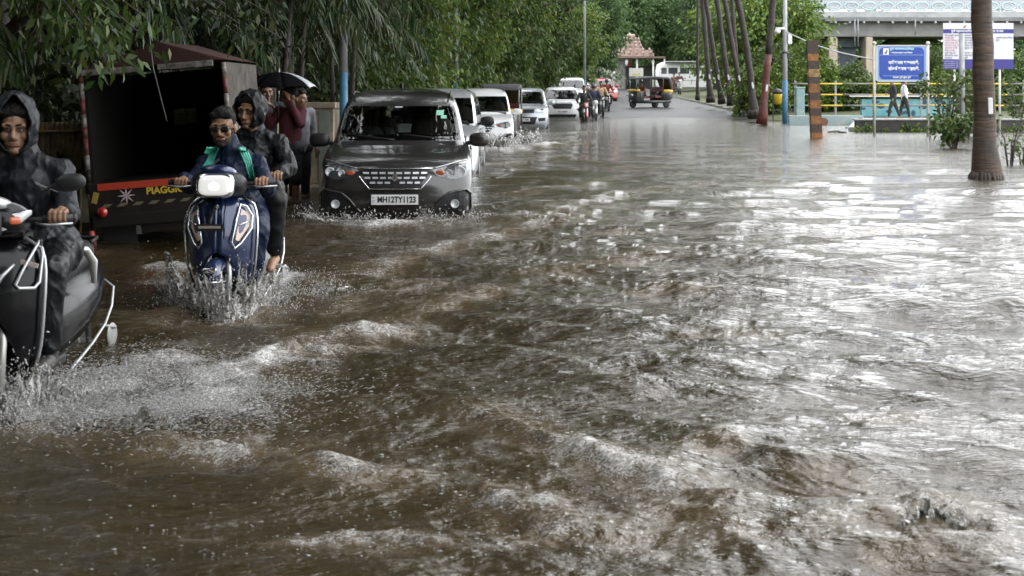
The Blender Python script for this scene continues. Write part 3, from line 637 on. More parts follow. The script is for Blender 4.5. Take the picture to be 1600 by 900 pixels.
# bushes of the lakeside park behind the railing
GB = 'bushes of the park behind the yellow and black railing'
blab = ['bush left of the white and blue pole', 'bush directly behind the teal post', 'tallest bush, right behind the striped post', 'bush filling the gap between striped post and blue sign', 'bush behind the left half of the blue sign', 'bush behind the right half of the blue sign', 'bush between the blue sign and the white notice board', 'bush behind the left half of the notice board', 'bush behind the big palm trunk', 'bush right of the big palm trunk', 'bush at the right edge of the frame', 'low bush behind the yellow litter bin']
for i, (px, pt, Y_) in enumerate([(1207, 70, 74), (1245, 62, 76), (1285, 88, 72), (1330, 100, 73), (1375, 112, 74), (1425, 100, 78), (1462, 70, 74), (1492, 92, 71), (1530, 80, 75), (1572, 85, 72), (1608, 70, 74), (1195, 100, 70)]):
    x = wx(px, Y_); z0 = float(terrain_z(np.array(x), np.array(Y_))); h = wz(pt, Y_)-z0
    root = thing('park_bush', blab[i], 'bush', (x, Y_, z0-.1), 0, GB)
    st = MB()
    for q in range(4): st.tube([(.2*math.cos(q*1.6), .2*math.sin(q*1.6), -.1), (.5*math.cos(q*1.6), .5*math.sin(q*1.6), h*.6)], [.05, .02], n=6)
    st.build('stems', BARK2, root)
    V, Fq = merge([crown_leaves((0, 0, h*.5), (1.35, 1.2, h*.55), 330, 26, .17, .095, .22, .4, .25)]); mesh_np('crown', V, Fq, G_bright if i % 3 else G_mid, root)

# ------------------------------------------------------------------ walkway, planter, walls, railing
wet = mat('wet walkway slabs', (.42, .42, .41), .16, var=.2, vscale=2, bump=.08, bscale=8)
k = MB(); a = wx(1332, 48); x2 = 30
k.add([(a, 48.6, .02), (x2, 48.6, .02), (x2+3, 63.4, .02), (wx(1338, 63.4), 63.4, .02), (a, 48.6, .13), (x2, 48.6, .13), (x2+3, 63.4, .14), (wx(1338, 63.4), 63.4, .14)], [(0, 1, 5, 4), (1, 2, 6, 5), (2, 3, 7, 6), (3, 0, 4, 7), (4, 5, 6, 7)])
k = k.build('walkway', wet); tag(k, kind='structure')
darkst = mat('dark wet planter stone', (.05, .045, .04), .5, var=.5, vscale=5, bump=.3)
pl = thing('planter', 'low dark stone planter edge in front of the wet walkway', 'planter', (wx(1336, 48), 48, 0))
k = MB(); Lp = 30-wx(1336, 48); k.box((Lp/2, 0, .13), (Lp, .22, .50)); k.build('planter_wall', darkst, pl, bevel=.015)
k = MB(); k.box((Lp/2, .05, .40), (Lp+.1, .42, .05)); k.build('coping', wet, pl, bevel=.01)
V, Fq = merge([crown_leaves((x, 47.65+.2*rng.random(), .04), (.42, .25, .10+.16*rng.random()), 9, 18, .13, .05, .12, 0, -.2) for x in np.arange(wx(1350, 47.5), 17.5, .5) if rng.random() < .72])
tag(mesh_np('planter_weeds', V, Fq, G_bright), 'green weeds growing along the foot of the planter edge', 'weeds', kind='stuff')
teal = mat('peeling teal paint', (.13, .33, .33), .6, dirt=(.34, .40, .38), vscale=3, bump=.3)
teal2 = mat('mural teal paint', (.09, .30, .34), .6, dirt=(.22, .45, .50), vscale=1.6, bump=.2)
tealw = mat('faded grey blue wall', (.22, .32, .33), .65, dirt=(.33, .37, .36), vscale=1.2, bump=.2)
rust = mat('rust brown paint', (.20, .09, .05), .7, var=.3, vscale=5)
mw = thing('mural_wall', 'low teal painted park wall with a white slab top behind the walking pair', 'wall', (wx(1345, 67), 67, 0))
Lw = wx(1492, 67)-wx(1345, 67)
k = MB(); k.box((Lw/2, 0, .42), (Lw, .3, 1.0)); k.build('wall', teal2, mw, bevel=.02)
k = MB(); k.add([(-.55, -.35, 1.02), (Lw+.2, -.35, 1.02), (Lw+.2, .4, 1.02), (-.1, .4, 1.02), (-.75, -.35, 1.14), (Lw+.2, -.35, 1.14), (Lw+.2, .4, 1.14), (-.2, .4, 1.14)], [(0,1,5,4),(1,2,6,5),(2,3,7,6),(3,0,4,7),(4,5,6,7),(3,2,1,0)]); k.build('slab_top', WHITE, mw, bevel=.01)
k = MB()
for i in range(16):
    a = random.random()*Lw; z = .2+.65*random.random(); k.sell((a, -.152, z), (.1+.1*random.random(), .006, .06+.08*random.random()), nu=10, nv=6)
q = k.build('painted_patches', mat('dark blue mural paint', (.03, .08, .12), .6), mw); tag(q, kind='stuff')
lw = thing('low_wall', 'faded grey blue low wall with brown spots standing in the flood behind the striped post', 'wall', (wx(1232, 57), 57, 0))
L2 = wx(1348, 57)-wx(1232, 57); k = MB(); k.box((L2/2, 0, .05), (L2, .3, .62)); k.build('wall', tealw, lw, bevel=.02)
k = MB()
for px in (1285, 1345-2):
    k.sell((wx(px, 57)-wx(1232, 57), -.152, .12), (.2, .006, .16), nu=14, nv=8)
k.build('brown_spots', rust, lw)
yel = mat('yellow enamel', (.62, .44, .03), .45, var=.25, vscale=5); blk = mat('black enamel', (.03, .03, .03), .4)
rl = thing('pipe_railing', 'long pipe railing with alternating yellow and black sections between road and park', 'railing', (0, 64.5, 0))
for py in (131, 148, 165):
    z = wz(py, 64.5); x = wx(1236, 64.5); i = 0; ybl, bbl = MB(), MB()
    while x < 29:
        Ls_ = 1.35 if i % 2 else .9+.15*((i*7) % 3); (ybl if i % 2 else bbl).tube([(x, 0, z), (x+Ls_, 0, z)], .035, n=8); x += Ls_+.002; i += 1
    ybl.build('yellow_rail', yel, rl); bbl.build('black_rail', mat('grey black rail', (.16, .16, .14), .5), rl)
for px in (1243, 1306, 1366, 1440, 1500, 1550, 1600):
    k = MB(); k.box((wx(px, 64.5), .06, .85), (.09, .07, 1.8)); k.build('post', steel, rl)
tp = thing('bollard', 'square teal post with peeling paint beside the white and blue pole', 'post', (wx(1249.5, 61.5), 61.5, 0))
k = MB(); k.box((0, 0, .55), (.36, .36, 1.72)); k.build('shaft', teal, tp, bevel=.04)
k = MB(); k.box((0, 0, 1.43), (.40, .40, .07)); k.build('cap', teal, tp, bevel=.02)
# striped girder post
sp = thing('striped_post', 'tall square girder post with worn black and orange bands rising from the water', 'post', (wx(1272.5, 42.2), 42.2, 0), 0)
Ys = 42.2; edges = [63, 84, 95, 108, 120, 131, 145, 156, 169, 181, 194, 207, 222]
ob = mat('worn black band', (.028, .022, .020), .6, dirt=(.07, .04, .025), vscale=8, bump=.3); oo = mat('rusty orange band', (.34, .14, .035), .6, dirt=(.10, .045, .02), vscale=7, bump=.3); oy = mat('faded ochre band', (.42, .27, .10), .6, dirt=(.15, .08, .03), vscale=7)
for i in range(len(edges)-1):
    z1, z0 = wz(edges[i], Ys), wz(edges[i+1], Ys); lean = .03*(i-5)*0; k = MB(); zc = (z0+z1)/2; h = z1-z0-.001
    off = (i-6)*.011
    for yy_ in (-.10, .10): k.box((off, yy_, zc), (.31, .03, h))
    for xx_ in (-.14, .14): k.box((off+xx_, 0, zc), (.03, .169, h))
    k.build('band', ob if i % 2 == 0 else (oy if i == 3 else oo), sp)
# lamp pole, right
def pole(label, px, base_py, top_z, dia, Y_, bluetop, head=True, h_cam=True, name='lamp_pole', lean=0):
    r_ = thing(name, label, 'pole', (wx(px, Y_), Y_, 0)); zb_ = wz(bluetop, Y_)
    k = MB(); k.lathe([(dia/2*1.05, -.4), (dia/2*1.05, zb_)], n=16); k.build('blue_foot', mat('blue pole paint', (.025, .11, .21), .5, dirt=(.05, .16, .26), vscale=6), r_)
    k = MB(); k.lathe([(dia/2, zb_), (dia/2*.6, top_z)], n=16); k.build('shaft', mat('pale pole paint', (.60, .63, .65), .5, var=.2, vscale=4) if h_cam else mat('grey pole paint', (.38, .40, .42), .5, var=.3, vscale=4), r_)
    k = MB(); k.tube([(0, 0, top_z-.05), (-.4, 0, top_z+.3), (-1.6, 0, top_z+.5)], [.05, .04, .035], n=8); k.build('arm', steel, r_)
    k = MB(); k.sell((-1.9, 0, top_z+.48), (.35, .12, .07), (.7, .7)); k.build('lamp_head', steel, r_)
    return r_
lp = pole('white pole with blue foot carrying a dome camera, right of the red painted palm', 1226.5, 192, 8.5, .21, 60, 125)
k = MB(); k.tube([(0, 0, wz(47, 60)), (-.18, -.05, wz(46, 60)), (-.30, -.08, wz(47, 60))], .03, n=6); k.sell((-.32, -.1, wz(49, 60)), (.13, .13, .11)); k.sell((-.22, -.1, wz(45, 60)), (.2, .1, .05), (.6, .6)); k.build('dome_camera', mat('white plastic', (.72, .72, .72), .35), lp)
k = MB(); k.box((.18, -.05, wz(61, 60)), (.17, .14, .42)); k.build('junction_box', mat('white plastic', (.72, .72, .72), .35), lp, bevel=.02)
k = MB(); k.lathe([(.125, wz(82, 60)-.04), (.125, wz(82, 60)+.04)], n=14); k.box((.14, -.05, wz(87, 60)), (.10, .08, .22)); k.build('clamp', blk, lp)
cb = MB(); A_, B_ = wp(1229, 50, 60), wp(1364, 93, 44); cb.tube([A_.lerp(B_, t)+Vector((0, 0, -.55*math.sin(t*math.pi)*.25)) for t in np.linspace(0, 1, 14)], .022, n=6)
tag(cb.build('sagging_cable', mat('pale cable', (.5, .5, .5), .5)), 'pale cable sagging from the camera pole to the post of the blue sign', 'cable')
pole('grey pole with blue foot behind the dark car, left side of the road', 537, 155, 7.5, .135, 25.2, 113, h_cam=False)
pole('slim pole with blue foot showing over the white car on the left', 713, 150, 8, .13, 46, 128, h_cam=False)
pole('distant grey lamp pole above the parked motorcycles', 913.5, 140, 8.5, .16, 88, 125, h_cam=False)
# litter bin
lb = thing('litter_bin', 'yellow hanging litter bin on a dark frame between red palm and white pole', 'bin', (wx(1215.5, 66), 66, float(terrain_z(np.array(12.), np.array(66.)))))
k = MB(); k.lathe([(.10, .65), (.17, .72), (.19, 1.05), (.20, 1.12), (.17, 1.12)], n=16); k.build('bin_body', yel, lb)
k = MB(); k.lathe([(.22, 1.14), (.24, 1.22), (.16, 1.32), (.03, 1.36)], n=16); k.box((-.22, 0, .75), (.04, .04, 1.6)); k.box((.22, 0, .75), (.04, .04, 1.6)); k.box((0, .05, .4), (.46, .05, .06)); k.build('frame', blk, lb)

# ------------------------------------------------------------------ signs
sb = thing('blue_sign', 'blue municipal board with white lines of script on two pale posts', 'sign', (wx(1408, 44), 44, 0))
cream = mat('cream post paint', (.62, .58, .52), .5, var=.25, vscale=5)
for s_ in (-1, 1):
    x = s_*.80; k = MB(); k.tube([(x, 0, -.3), (x, 0, wz(70, 44))], .04, n=12); k.sell((x, 0, wz(67.5, 44)), (.065, .065, .055), nu=12, nv=8); k.build('post', cream, sb)
zt, zb_ = wz(72, 44), wz(126, 44); zc = (zt+zb_)/2; hh = zt-zb_
k = MB(); k.box((0, -.045, zc), (1.46, .03, hh)); k.build('frame', mat('pale frame blue', (.28, .38, .62), .4), sb, bevel=.004)
k = MB()
for s_ in (-1, 1): k.box((s_*.745, -.05, zc), (.03, .05, hh+.06)); k.box((0, -.05, zc+s_*(hh/2+.015)), (1.52, .05, .03))
k.build('rim', mat('pale rim', (.62, .66, .68), .4), sb)
def rrect(cx, cz, w_, h_, r_, n_=5):
    P = []
    for q, (sx, sz) in enumerate([(1, 1), (-1, 1), (-1, -1), (1, -1)]):
        for i in range(n_+1):
            a = q*math.pi/2+i*math.pi/2/n_; P.append((cx+sx*(w_/2-r_)+r_*math.cos(a), cz+sz*(h_/2-r_)+r_*math.sin(a)))
    return P
k = MB(); k.prism(rrect(0, zc, 1.34, hh-.08, .14), .012, at=-.07); k.build('panel', mat('sign blue', (.012, .065, .36), .35), sb)
sw = mat('sign white', (.8, .8, .8), .5); yy0 = -.073
for z_, w_ in ((wz(86, 44), 1.3), (wz(118.5, 44), 1.1)):
    k = MB(); k.box((0, yy0, z_), (w_, .004, .010)); k.build('rule', mat('pale sign line', (.35, .5, .75), .5), sb)
text('lettering', 'पुणे महानगरपािलका', .10, mat('sign cyan', (.45, .75, .8), .5), sb, (.0, yy0, wz(76.5, 44)), bold=.003)
text('lettering', 'घनकचरा वयवसथापन िवभाग', .06, sw, sb, (.0, yy0, wz(82.5, 44)), bold=.002)
text('lettering', 'वगीकरण कचरयाचे,', .128, sw, sb, (.06, yy0, wz(98, 44)), bold=.006)
text('lettering', 'सौंदयीकरण शहराचे.', .128, sw, sb, (.06, yy0, wz(107.5, 44)), bold=.006)
text('lettering', 'सवचछ पुणे सुंदर पुणे', .07, sw, sb, (0, yy0, wz(121, 44)), bold=.002)
k = MB(); k.box((-.47, yy0, wz(80.5, 44)), (.17, .004, .19)); k.build('emblem_plate', sw, sb)
k = MB(); k.prism([(-.52, wz(84, 44)), (-.45, wz(84, 44)), (-.42, wz(79, 44)), (-.46, wz(77.5, 44)), (-.47, wz(81, 44)), (-.51, wz(82, 44))], .003, at=-.079); k.build('emblem', mat('emblem brown', (.08, .06, .03), .6), sb)

nb = thing('notice_board', 'large white notice board with dark blue bands on two pale posts behind the big palm', 'sign', (wx(1528, 46), 46, 0))
for px, pt in ((1492, 40), (1563, 40), (1552, 80)):
    k = MB(); x = wx(px, 46)-wx(1528, 46); k.tube([(x, .06, -.3), (x, .06, wz(pt, 46))], .035, n=12); k.build('post', mat('white post paint', (.7, .7, .68), .5), nb)
navy = mat('notice navy', (.035, .030, .22), .4); wpan = mat('notice white', (.66, .66, .72), .4)
def nbox(name, x0, x1, y0, y1, m, dy, t=.02):
    k = MB(); a, b_ = wx(x0, 46)-wx(1528, 46), wx(x1, 46)-wx(1528, 46); k.box(((a+b_)/2, dy, (wz(y0, 46)+wz(y1, 46))/2), (b_-a, t, wz(y0, 46)-wz(y1, 46))); return k.build(name, m, nb)
nbox('panel', 1473.5, 1583.5, 36, 108, wpan, 0); nbox('title_band', 1473.5, 1583.5, 45.5, 52, navy, -.013, .005); nbox('footer_band', 1473.5, 1583.5, 92.5, 108, navy, -.013, .005)
wn = lambda p: wx(p, 46)-wx(1528, 46)
ink = mat('notice ink', (.10, .08, .12), .6); rink = mat('notice red ink', (.45, .10, .12), .6)
text('lettering', 'पुणे महानगरपािलका सूचना', .10, sw, nb, (wn(1510), -.018, wz(48.8, 46)), bold=.002)
text('lettering', 'सूचना फलक', .10, sw, nb, (wn(1556), -.018, wz(48.8, 46)), bold=.002)
for i in range(10):
    text('lettering', ['िनयमावली सूचना', 'परवेश वेळ', 'उदयान िवभाग सूचना', 'कचरा टाकू नये', 'पाणयात उतरू नये', 'धूमरपान मनाई', 'वाहन मनाई', 'फुले तोडू नये', 'सवचछता राखा', 'धनयवाद'][i], .075, rink if i in (1, 2, 3, 4, 5, 6) else ink, nb, (wn(1476), -.018, wz(55.5+i*3.9, 46)), align='LEFT')
    if i != 6: text('lettering', ['सकाळी सहा ते दहा', 'संधयाकाळी चार ते आठ', 'सव नागिरकांसाठी', 'दंड आकारला जाईल', 'संपक साधावा', 'सुरका रकक', '', 'उदयान अधीकक', 'महानगरपािलका', 'पुणे'][i], .075, ink, nb, (wn(1507), -.018, wz(55.5+i*3.9, 46)), align='LEFT')
    if i < 2: text('lettering', ['उदयान वापर िनयम व अटी', 'पुणे'][i], .075, ink, nb, (wn(1556), -.018, wz(59+i*4, 46)), align='LEFT')
for i in range(4): text('lettering', 'महानगरपािलका पुणे उदयान', .06, mat('footer ink', (.45, .45, .6), .6), nb, (wn(1475), -.018, wz(96+i*3.2, 46)), align='LEFT')
k = MB(); k.prism([(wn(1504), wz(43.5, 46)), (wn(1508), wz(43.5, 46)), (wn(1510), wz(39, 46)), (wn(1507), wz(40, 46))], .004, at=-.016); k.build('emblem', mat('emblem tan', (.35, .18, .10), .6), nb)
gp = MB(); gp.tube([(0, 0, -.3), (.01, 0, 1.2), (-.01, 0, wz(52, 41))], [.085, .075, .075], n=12)
o = gp.build('grey_pole', steel); o.location = (wx(1503, 41), 41, 0); tag(o, 'plain grey metal pole standing in the water before the notice board', 'pole')

# leafy sapling shrubs in the water on the right
def sapling(label, px, py, Y_, h, spread, nst, leafm, per=26, ls=.16, lw=.08):
    r_ = thing('water_shrub', label, 'shrub', (wx(px, Y_), Y_, 0)); mb = MB(); parts = []
    for i in range(nst):
        a = i*2.4; e = Vector((math.cos(a)*spread, math.sin(a)*spread*.6, h*random.uniform(.55, 1))); m1 = Vector((e.x*.35, e.y*.35, e.z*.6))
        mb.tube([(0, 0, -.3), m1, e], [.018, .013, .005], n=6)
        for t in np.linspace(.35, 1, 6):
            p = np.array(m1.lerp(e, t) if t > .5 else Vector((0, 0, 0)).lerp(m1, t*2)); C = p+rng.normal(size=(per//4, 3))*.08; D = rng.normal(size=(per//4, 3))*.8+np.array([e.x, e.y, .1]); parts.append(leaf_quads(C, D, ls*rng.uniform(.7, 1.2, per//4), lw))
    mb.build('stems', BARK2, r_); V, Fq = merge(parts); mesh_np('foliage', V, Fq, leafm, r_)
sapling('bushy shrub with broad leaves at the foot of the grey pole', 1490, 238, 35, .85, .45, 12, G_mid, 28)
sapling('leggy shrub reaching up left of the grey pole', 1478, 220, 41, 1.9, .7, 12, G_mid, 30)
sapling('tall green shrub in front of the notice board', 1512, 210, 44, 1.9, .6, 12, G_mid, 26, .2, .1)
sapling('thin bare sapling just right of the big palm', 1578, 262, 27, 1.0, .30, 6, G_mid, 12, .09, .04)
sapling('small sapling at the right edge of the frame', 1598, 262, 27.5, .55, .2, 5, G_mid, 12, .09, .04)
sapling('leafy shrub right of the big palm behind the planter', 1590, 190, 50, 1.8, .7, 10, G_mid, 26, .2, .1)
dbm = mat('floating debris', (.05, .05, .02), .7, var=.5)
for i, (px, py) in enumerate([(1300, 207), (1306, 206), (1316, 207.5)]):
    x_, y_ = onwater(px, py); o = MB().sell((0, 0, .02), (.16, .10, .03), (1, .7), nu=10, nv=6).build('floating_debris', dbm); o.location = (x_, y_, 0); tag(o, ['leftmost scrap of plant litter afloat by the striped post', 'middle scrap of plant litter afloat by the striped post', 'rightmost scrap of plant litter afloat by the striped post'][i], 'litter', 'litter afloat by the striped post')

# ------------------------------------------------------------------ left wall and bamboo fence
stain = mat('stained beige wall', (.34, .29, .21), .75, dirt=(.12, .10, .07), vscale=2.2, bump=.3)
n = stain.node_tree; [setattr(q.inputs['Scale'], 'default_value', 2.2) for q in n.nodes if q.type == 'TEX_NOISE' and q.inputs['Scale'].default_value < 3]
lwall = thing('boundary_wall', 'stained beige concrete wall running behind the umbrella pair and the dark car', 'wall', (0, 0, 0))
def wall_run(pts, z0, z1, th, m, name, mbev=.01):
    for (a, b_) in zip(pts[:-1], pts[1:]):
        a, b_ = Vector((*a, 0)), Vector((*b_, 0)); d = b_-a; k = MB(); c = (a+b_)/2; k.box((c.x, c.y, (z0+z1)/2), (th, d.length-.004, z1-z0), (0, 0, math.atan2(-d.x, d.y))); k.build(name, m, lwall, bevel=mbev)
wpts = [(-3.95, 17.5), (-3.42, 21.5), (-3.35, 23.5), (-3.3, 27.5), (-2.9, 33), (-2.3, 41), (-1.7, 50), (-.9, 62), (0, 75)]
wall_run(wpts, -.3, 1.05, .14, stain, 'wall_panel')
wall_run([(a-.0, b_) for a, b_ in wpts], 1.052, 1.16, .2, stain, 'coping')
k = MB(); k.box((-3.30, 22.9, .4), (.22, .22, 1.6)); k.build('pillar', mat('greenish pillar', (.16, .19, .16), .7, var=.4, vscale=4), lwall, bevel=.01)
endw = thing('cross_wall', 'pale stained end wall facing the road between the umbrella pair and the dark car', 'wall', (0, 22.3, 0))
k = MB(); x0, x1 = wx(452, 22.3), wx(522, 22.3); k.box(((x0+x1)/2, 0, .42), (x1-x0, .14, 1.42)); k.build('wall', stain, endw, bevel=.01)
k = MB(); k.box(((x0+x1)/2, -.01, 1.17), (x1-x0+.06, .2, .09)); k.build('coping', stain, endw, bevel=.01)
k = MB(); k.box((x1-.14, -.075, .4), (.16, .02, 1.38)); k.build('grey_pilaster', mat('greenish pillar', (.16, .19, .16), .7), endw)
bam = mat('aged bamboo', (.30, .20, .08), .55, dirt=(.09, .06, .03), vscale=5, bump=.2)
bf = thing('bamboo_fence', 'weathered yellow bamboo screen behind the hooded rider at the left', 'fence', (0, 14.6, 0))
k = MB(); x = wx(20, 14.6)
while x < wx(128, 14.6):
    h = wz(190+2*random.random(), 14.6); k.tube([(x, 0, -.3), (x+.01, 0, h)], .022, n=8); x += .047
k.build('canes', bam, bf)
for py in (206, 262):
    k = MB(); k.tube([(wx(20, 14.6), -.04, wz(py, 14.6)), (wx(128, 14.6), -.04, wz(py, 14.6))], .018, n=8); k.build('cross_cane', bam, bf)

# ------------------------------------------------------------------ shrine at the road's end
pink = mat('pink shrine stone', (.46, .35, .31), .7, dirt=(.26, .19, .165), vscale=2, bump=.3); pale = mat('pale shrine wall', (.36, .34, .32), .7, var=.3, vscale=2)
Ysh = 128; shz = float(terrain_z(np.array(9.), np.array(128.)))
sh = thing('roadside_shrine', 'small pink stepped roof shrine with an open columned porch at the end of the road', 'shrine', (wx(985, Ysh), Ysh, shz))
X_ = lambda px: wx(px, Ysh)-wx(985, Ysh); Z_ = lambda py: wz(py, Ysh)-shz
k = MB(); k.box(((X_(957)+X_(988))/2, 1.6, Z_(92)/2), (X_(988)-X_(957), 3, Z_(92))); k.build('wall', pale, sh, bevel=.03)
k = MB(); k.box((X_(983), .08, Z_(115)), (.55, .06, 2.0)); k.build('door', mat('red door', (.30, .05, .04), .5), sh)
k = MB()
for i, (a, b_, y0, y1) in enumerate([(955, 1022, 88, 83), (960, 1020, 83, 78), (963, 1005, 78, 72), (966, 1003, 72, 67), (974, 1001, 67, 61), (981, 993, 61, 56)]):
    k.box(((X_(a)+X_(b_))/2, 1.6, (Z_(y0)+Z_(y1))/2), (X_(b_)-X_(a), 3.2-i*.4, Z_(y1)-Z_(y0)-.004))
    for q in range(6): k.sell((X_(a)+(X_(b_)-X_(a))*(q+.5)/6, -.02+i*.2, Z_(y1)+.04), (.12, .1, .16), nu=8, nv=6)
k.lathe([(.40, Z_(56)), (.32, Z_(54)), (.12, Z_(52)), (.03, Z_(50))], (X_(986), 1.6, 0), n=12)
k.build('stepped_roof', pink, sh, bevel=.02)
k = MB(); k.box(((X_(957)+X_(1036))/2, .3, Z_(91)+.05), (X_(1036)-X_(957), 4.4, .16)); k.build('porch_roof', mat('rust porch sheet', (.20, .13, .11), .6, var=.3, vscale=2), sh)
for px in (958, 993, 1018, 1035):
    k = MB(); k.lathe([(.09, 0), (.07, Z_(92))], (X_(px), -1.6, 0), n=10); k.build('column', WHITE, sh)
k = MB()
for px in (977, 1018): k.lathe([(.02, Z_(92)), (.14, Z_(96)), (.10, Z_(101)), (.02, Z_(104))], (X_(px), -1.5, 0), n=10)
k.build('hanging_lamps', WHITE, sh)
k = MB(); k.box((X_(1006), 1, 1.0), (3.2, 2.2, 2.0)); k.build('porch_shade_block', mat('porch shade block', (.03, .035, .03), .8), sh)  # solid dark block standing in for the shaded depth of the porch
ly = thing('shop_sign', 'white board with yellowish foot behind the black and yellow rickshaw', 'sign', (wx(994, 96), 96, float(terrain_z(np.array(8.), np.array(96.)))))
zz = wz(113, 96)-ly.location.z; k = MB(); k.box((0, 0, zz), (22*96/F, .08, 13*96/F)); k.build('panel', mat('sign cream', (.65, .63, .58), .5), ly, bevel=.01)
k = MB(); k.box((0, -.045, zz-.14), (.5, .01, .14)); k.build('yellow_patch', mat('sign lemon', (.6, .55, .25), .5), ly)
for s_ in (-1, 1):
    k = MB(); k.tube([(s_*.4, .06, 0), (s_*.4, .06, zz)], .03, n=8); k.build('leg', steel, ly)

# ------------------------------------------------------------------ shared materials
def carpaint(name, col, flake=.25):
    return mat(name, col, .28, metal=flake, coat=1.0, var=.06, vscale=30)
RUB = mat('tyre rubber', (.022, .022, .022), .6, var=.3, vscale=30)
PLAST = mat('black plastic trim', (.014, .014, .015), .45, spec=.35)
CHR = mat('chrome', (.75, .76, .78), .12, metal=1)
SIL = mat('silver plastic', (.42, .43, .44), .3, metal=.6)
DARK = mat('cabin dark', (.02, .02, .022), .6)
SEATC = mat('seat cloth beige grey', (.16, .14, .12), .8)
SATIN = mat('satin chrome', (.62, .63, .65), .3, metal=.45)
LENS = mat('lamp lens', (.55, .58, .60), .05, spec=.8, coat=1)
LENSD = mat('dark lamp glass', (.05, .055, .06), .06, spec=.8, coat=1)
AMB = mat('amber lens', (.65, .20, .02), .15, coat=1); REDL = mat('red lens', (.45, .02, .015), .15, coat=1)
PLATE = mat('number plate white', (.72, .73, .72), .4); INK = mat('plate black', (.015, .015, .015), .5)
def glass_mat():
    m = bpy.data.materials.new('tinted window glass'); m.use_nodes = True; n = m.node_tree; n.nodes.clear()
    o = n.nodes.new('ShaderNodeOutputMaterial'); t = n.nodes.new('ShaderNodeBsdfTransparent'); t.inputs[0].default_value = (.45, .48, .47, 1)
    g_ = n.nodes.new('ShaderNodeBsdfGlossy'); g_.inputs['Roughness'].default_value = .015; f = n.nodes.new('ShaderNodeFresnel'); f.inputs[0].default_value = 1.75
    x = n.nodes.new('ShaderNodeMixShader'); n.links.new(f.outputs[0], x.inputs[0]); n.links.new(t.outputs[0], x.inputs[1]); n.links.new(g_.outputs[0], x.inputs[2]); n.links.new(x.outputs[0], o.inputs[0])
    MATS['glass'] = m; return m
GLS = glass_mat()
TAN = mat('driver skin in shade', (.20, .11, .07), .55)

class Car:
    """Shell described by horizontal plan rings: level = (z, front, half width, bow, corner radius, rear)."""
    def __init__(s, lower, upper): s.lo = lower; s.up = upper
    def lv(s, table, z):
        T = table
        if z <= T[0][0]: return T[0]
        for a, b in zip(T[:-1], T[1:]):
            if z <= b[0]:
                t = (z-a[0])/(b[0]-a[0]); return tuple(a[i]+(b[i]-a[i])*t for i in range(len(a)))
        return T[-1]
    def front_y(s, x, z, table=None):
        z_, f, w_, bow, rc, r = s.lv(table or s.lo, z); ax = min(abs(x), w_*.9995); k = w_-rc
        if ax <= k: return f+bow*(ax/k)**2
        return f+bow+rc*1.25*(1-math.sqrt(max(0, 1-((ax-k)/rc)**2)))
    def ring(s, L, nf=9, nc=6, nsd=22):
        z, f, w_, bow, rc, r = L; k = w_-rc; P = []
        for i in range(nf): t = i/nf; P.append((k*t, f+bow*t*t, z))
        for i in range(nc): a = math.pi/2*i/nc; P.append((k+rc*math.sin(a), f+bow+rc*1.25*(1-math.cos(a)), z))
        ys_ = f+bow+rc*1.25; ye = r-rc
        for i in range(nsd): t = i/nsd; P.append((w_, ys_+(ye-ys_)*t, z))
        for i in range(nc): a = math.pi/2*i/nc; P.append((k+rc*math.cos(a), ye+rc*math.sin(a), z))
        for i in range(5): t = i/5; P.append((k*(1-t), r, z))
        P.append((0, r, z)); m = [(-x, y, zz) for x, y, zz in P[-2:0:-1]]; return P+m
    def patch(s, mb, poly, off=.006, th=.02, step=.05, table=None, side=1):
        """poly in (x,z) laid on the front skin, standing off by off"""
        bm = bmesh.new(); vs = [bm.verts.new((side*x, 0, z)) for x, z in poly]; bm.faces.new(vs)
        xs_ = [side*p[0] for p in poly]; zs_ = [p[1] for p in poly]
        for lo, hi, ax in ((min(xs_), max(xs_), 0), (min(zs_), max(zs_), 2)):
            n_ = max(1, int((hi-lo)/step))
            for i in range(1, n_):
                v = lo+(hi-lo)*i/n_; co = Vector((0, 0, 0)); co[ax] = v; no = Vector((0, 0, 0)); no[ax] = 1
                bmesh.ops.bisect_plane(bm, geom=bm.verts[:]+bm.edges[:]+bm.faces[:], plane_co=co, plane_no=no)
        for v in bm.verts: v.co.y = s.front_y(v.co.x, v.co.z, table)-off
        ex = bmesh.ops.extrude_face_region(bm, geom=bm.faces[:])
        for g_ in ex['geom']:
            if isinstance(g_, bmesh.types.BMVert): g_.co.y += th
        bm.verts.index_update(); mb.add([v.co[:] for v in bm.verts], [tuple(v.index for v in f.verts) for f in bm.faces]); bm.free(); return mb
    def curve(s, pts, off=.012, n=6):
        """smooth polyline (x,z) laid on the skin"""
        out = []
        for a, b in zip(pts[:-1], pts[1:]):
            for i in range(n): t = i/n; x, z = a[0]+(b[0]-a[0])*t, a[1]+(b[1]-a[1])*t; out.append((x, s.front_y(x, z)-off, z))
        x, z = pts[-1]; out.append((x, s.front_y(x, z)-off, z)); return out

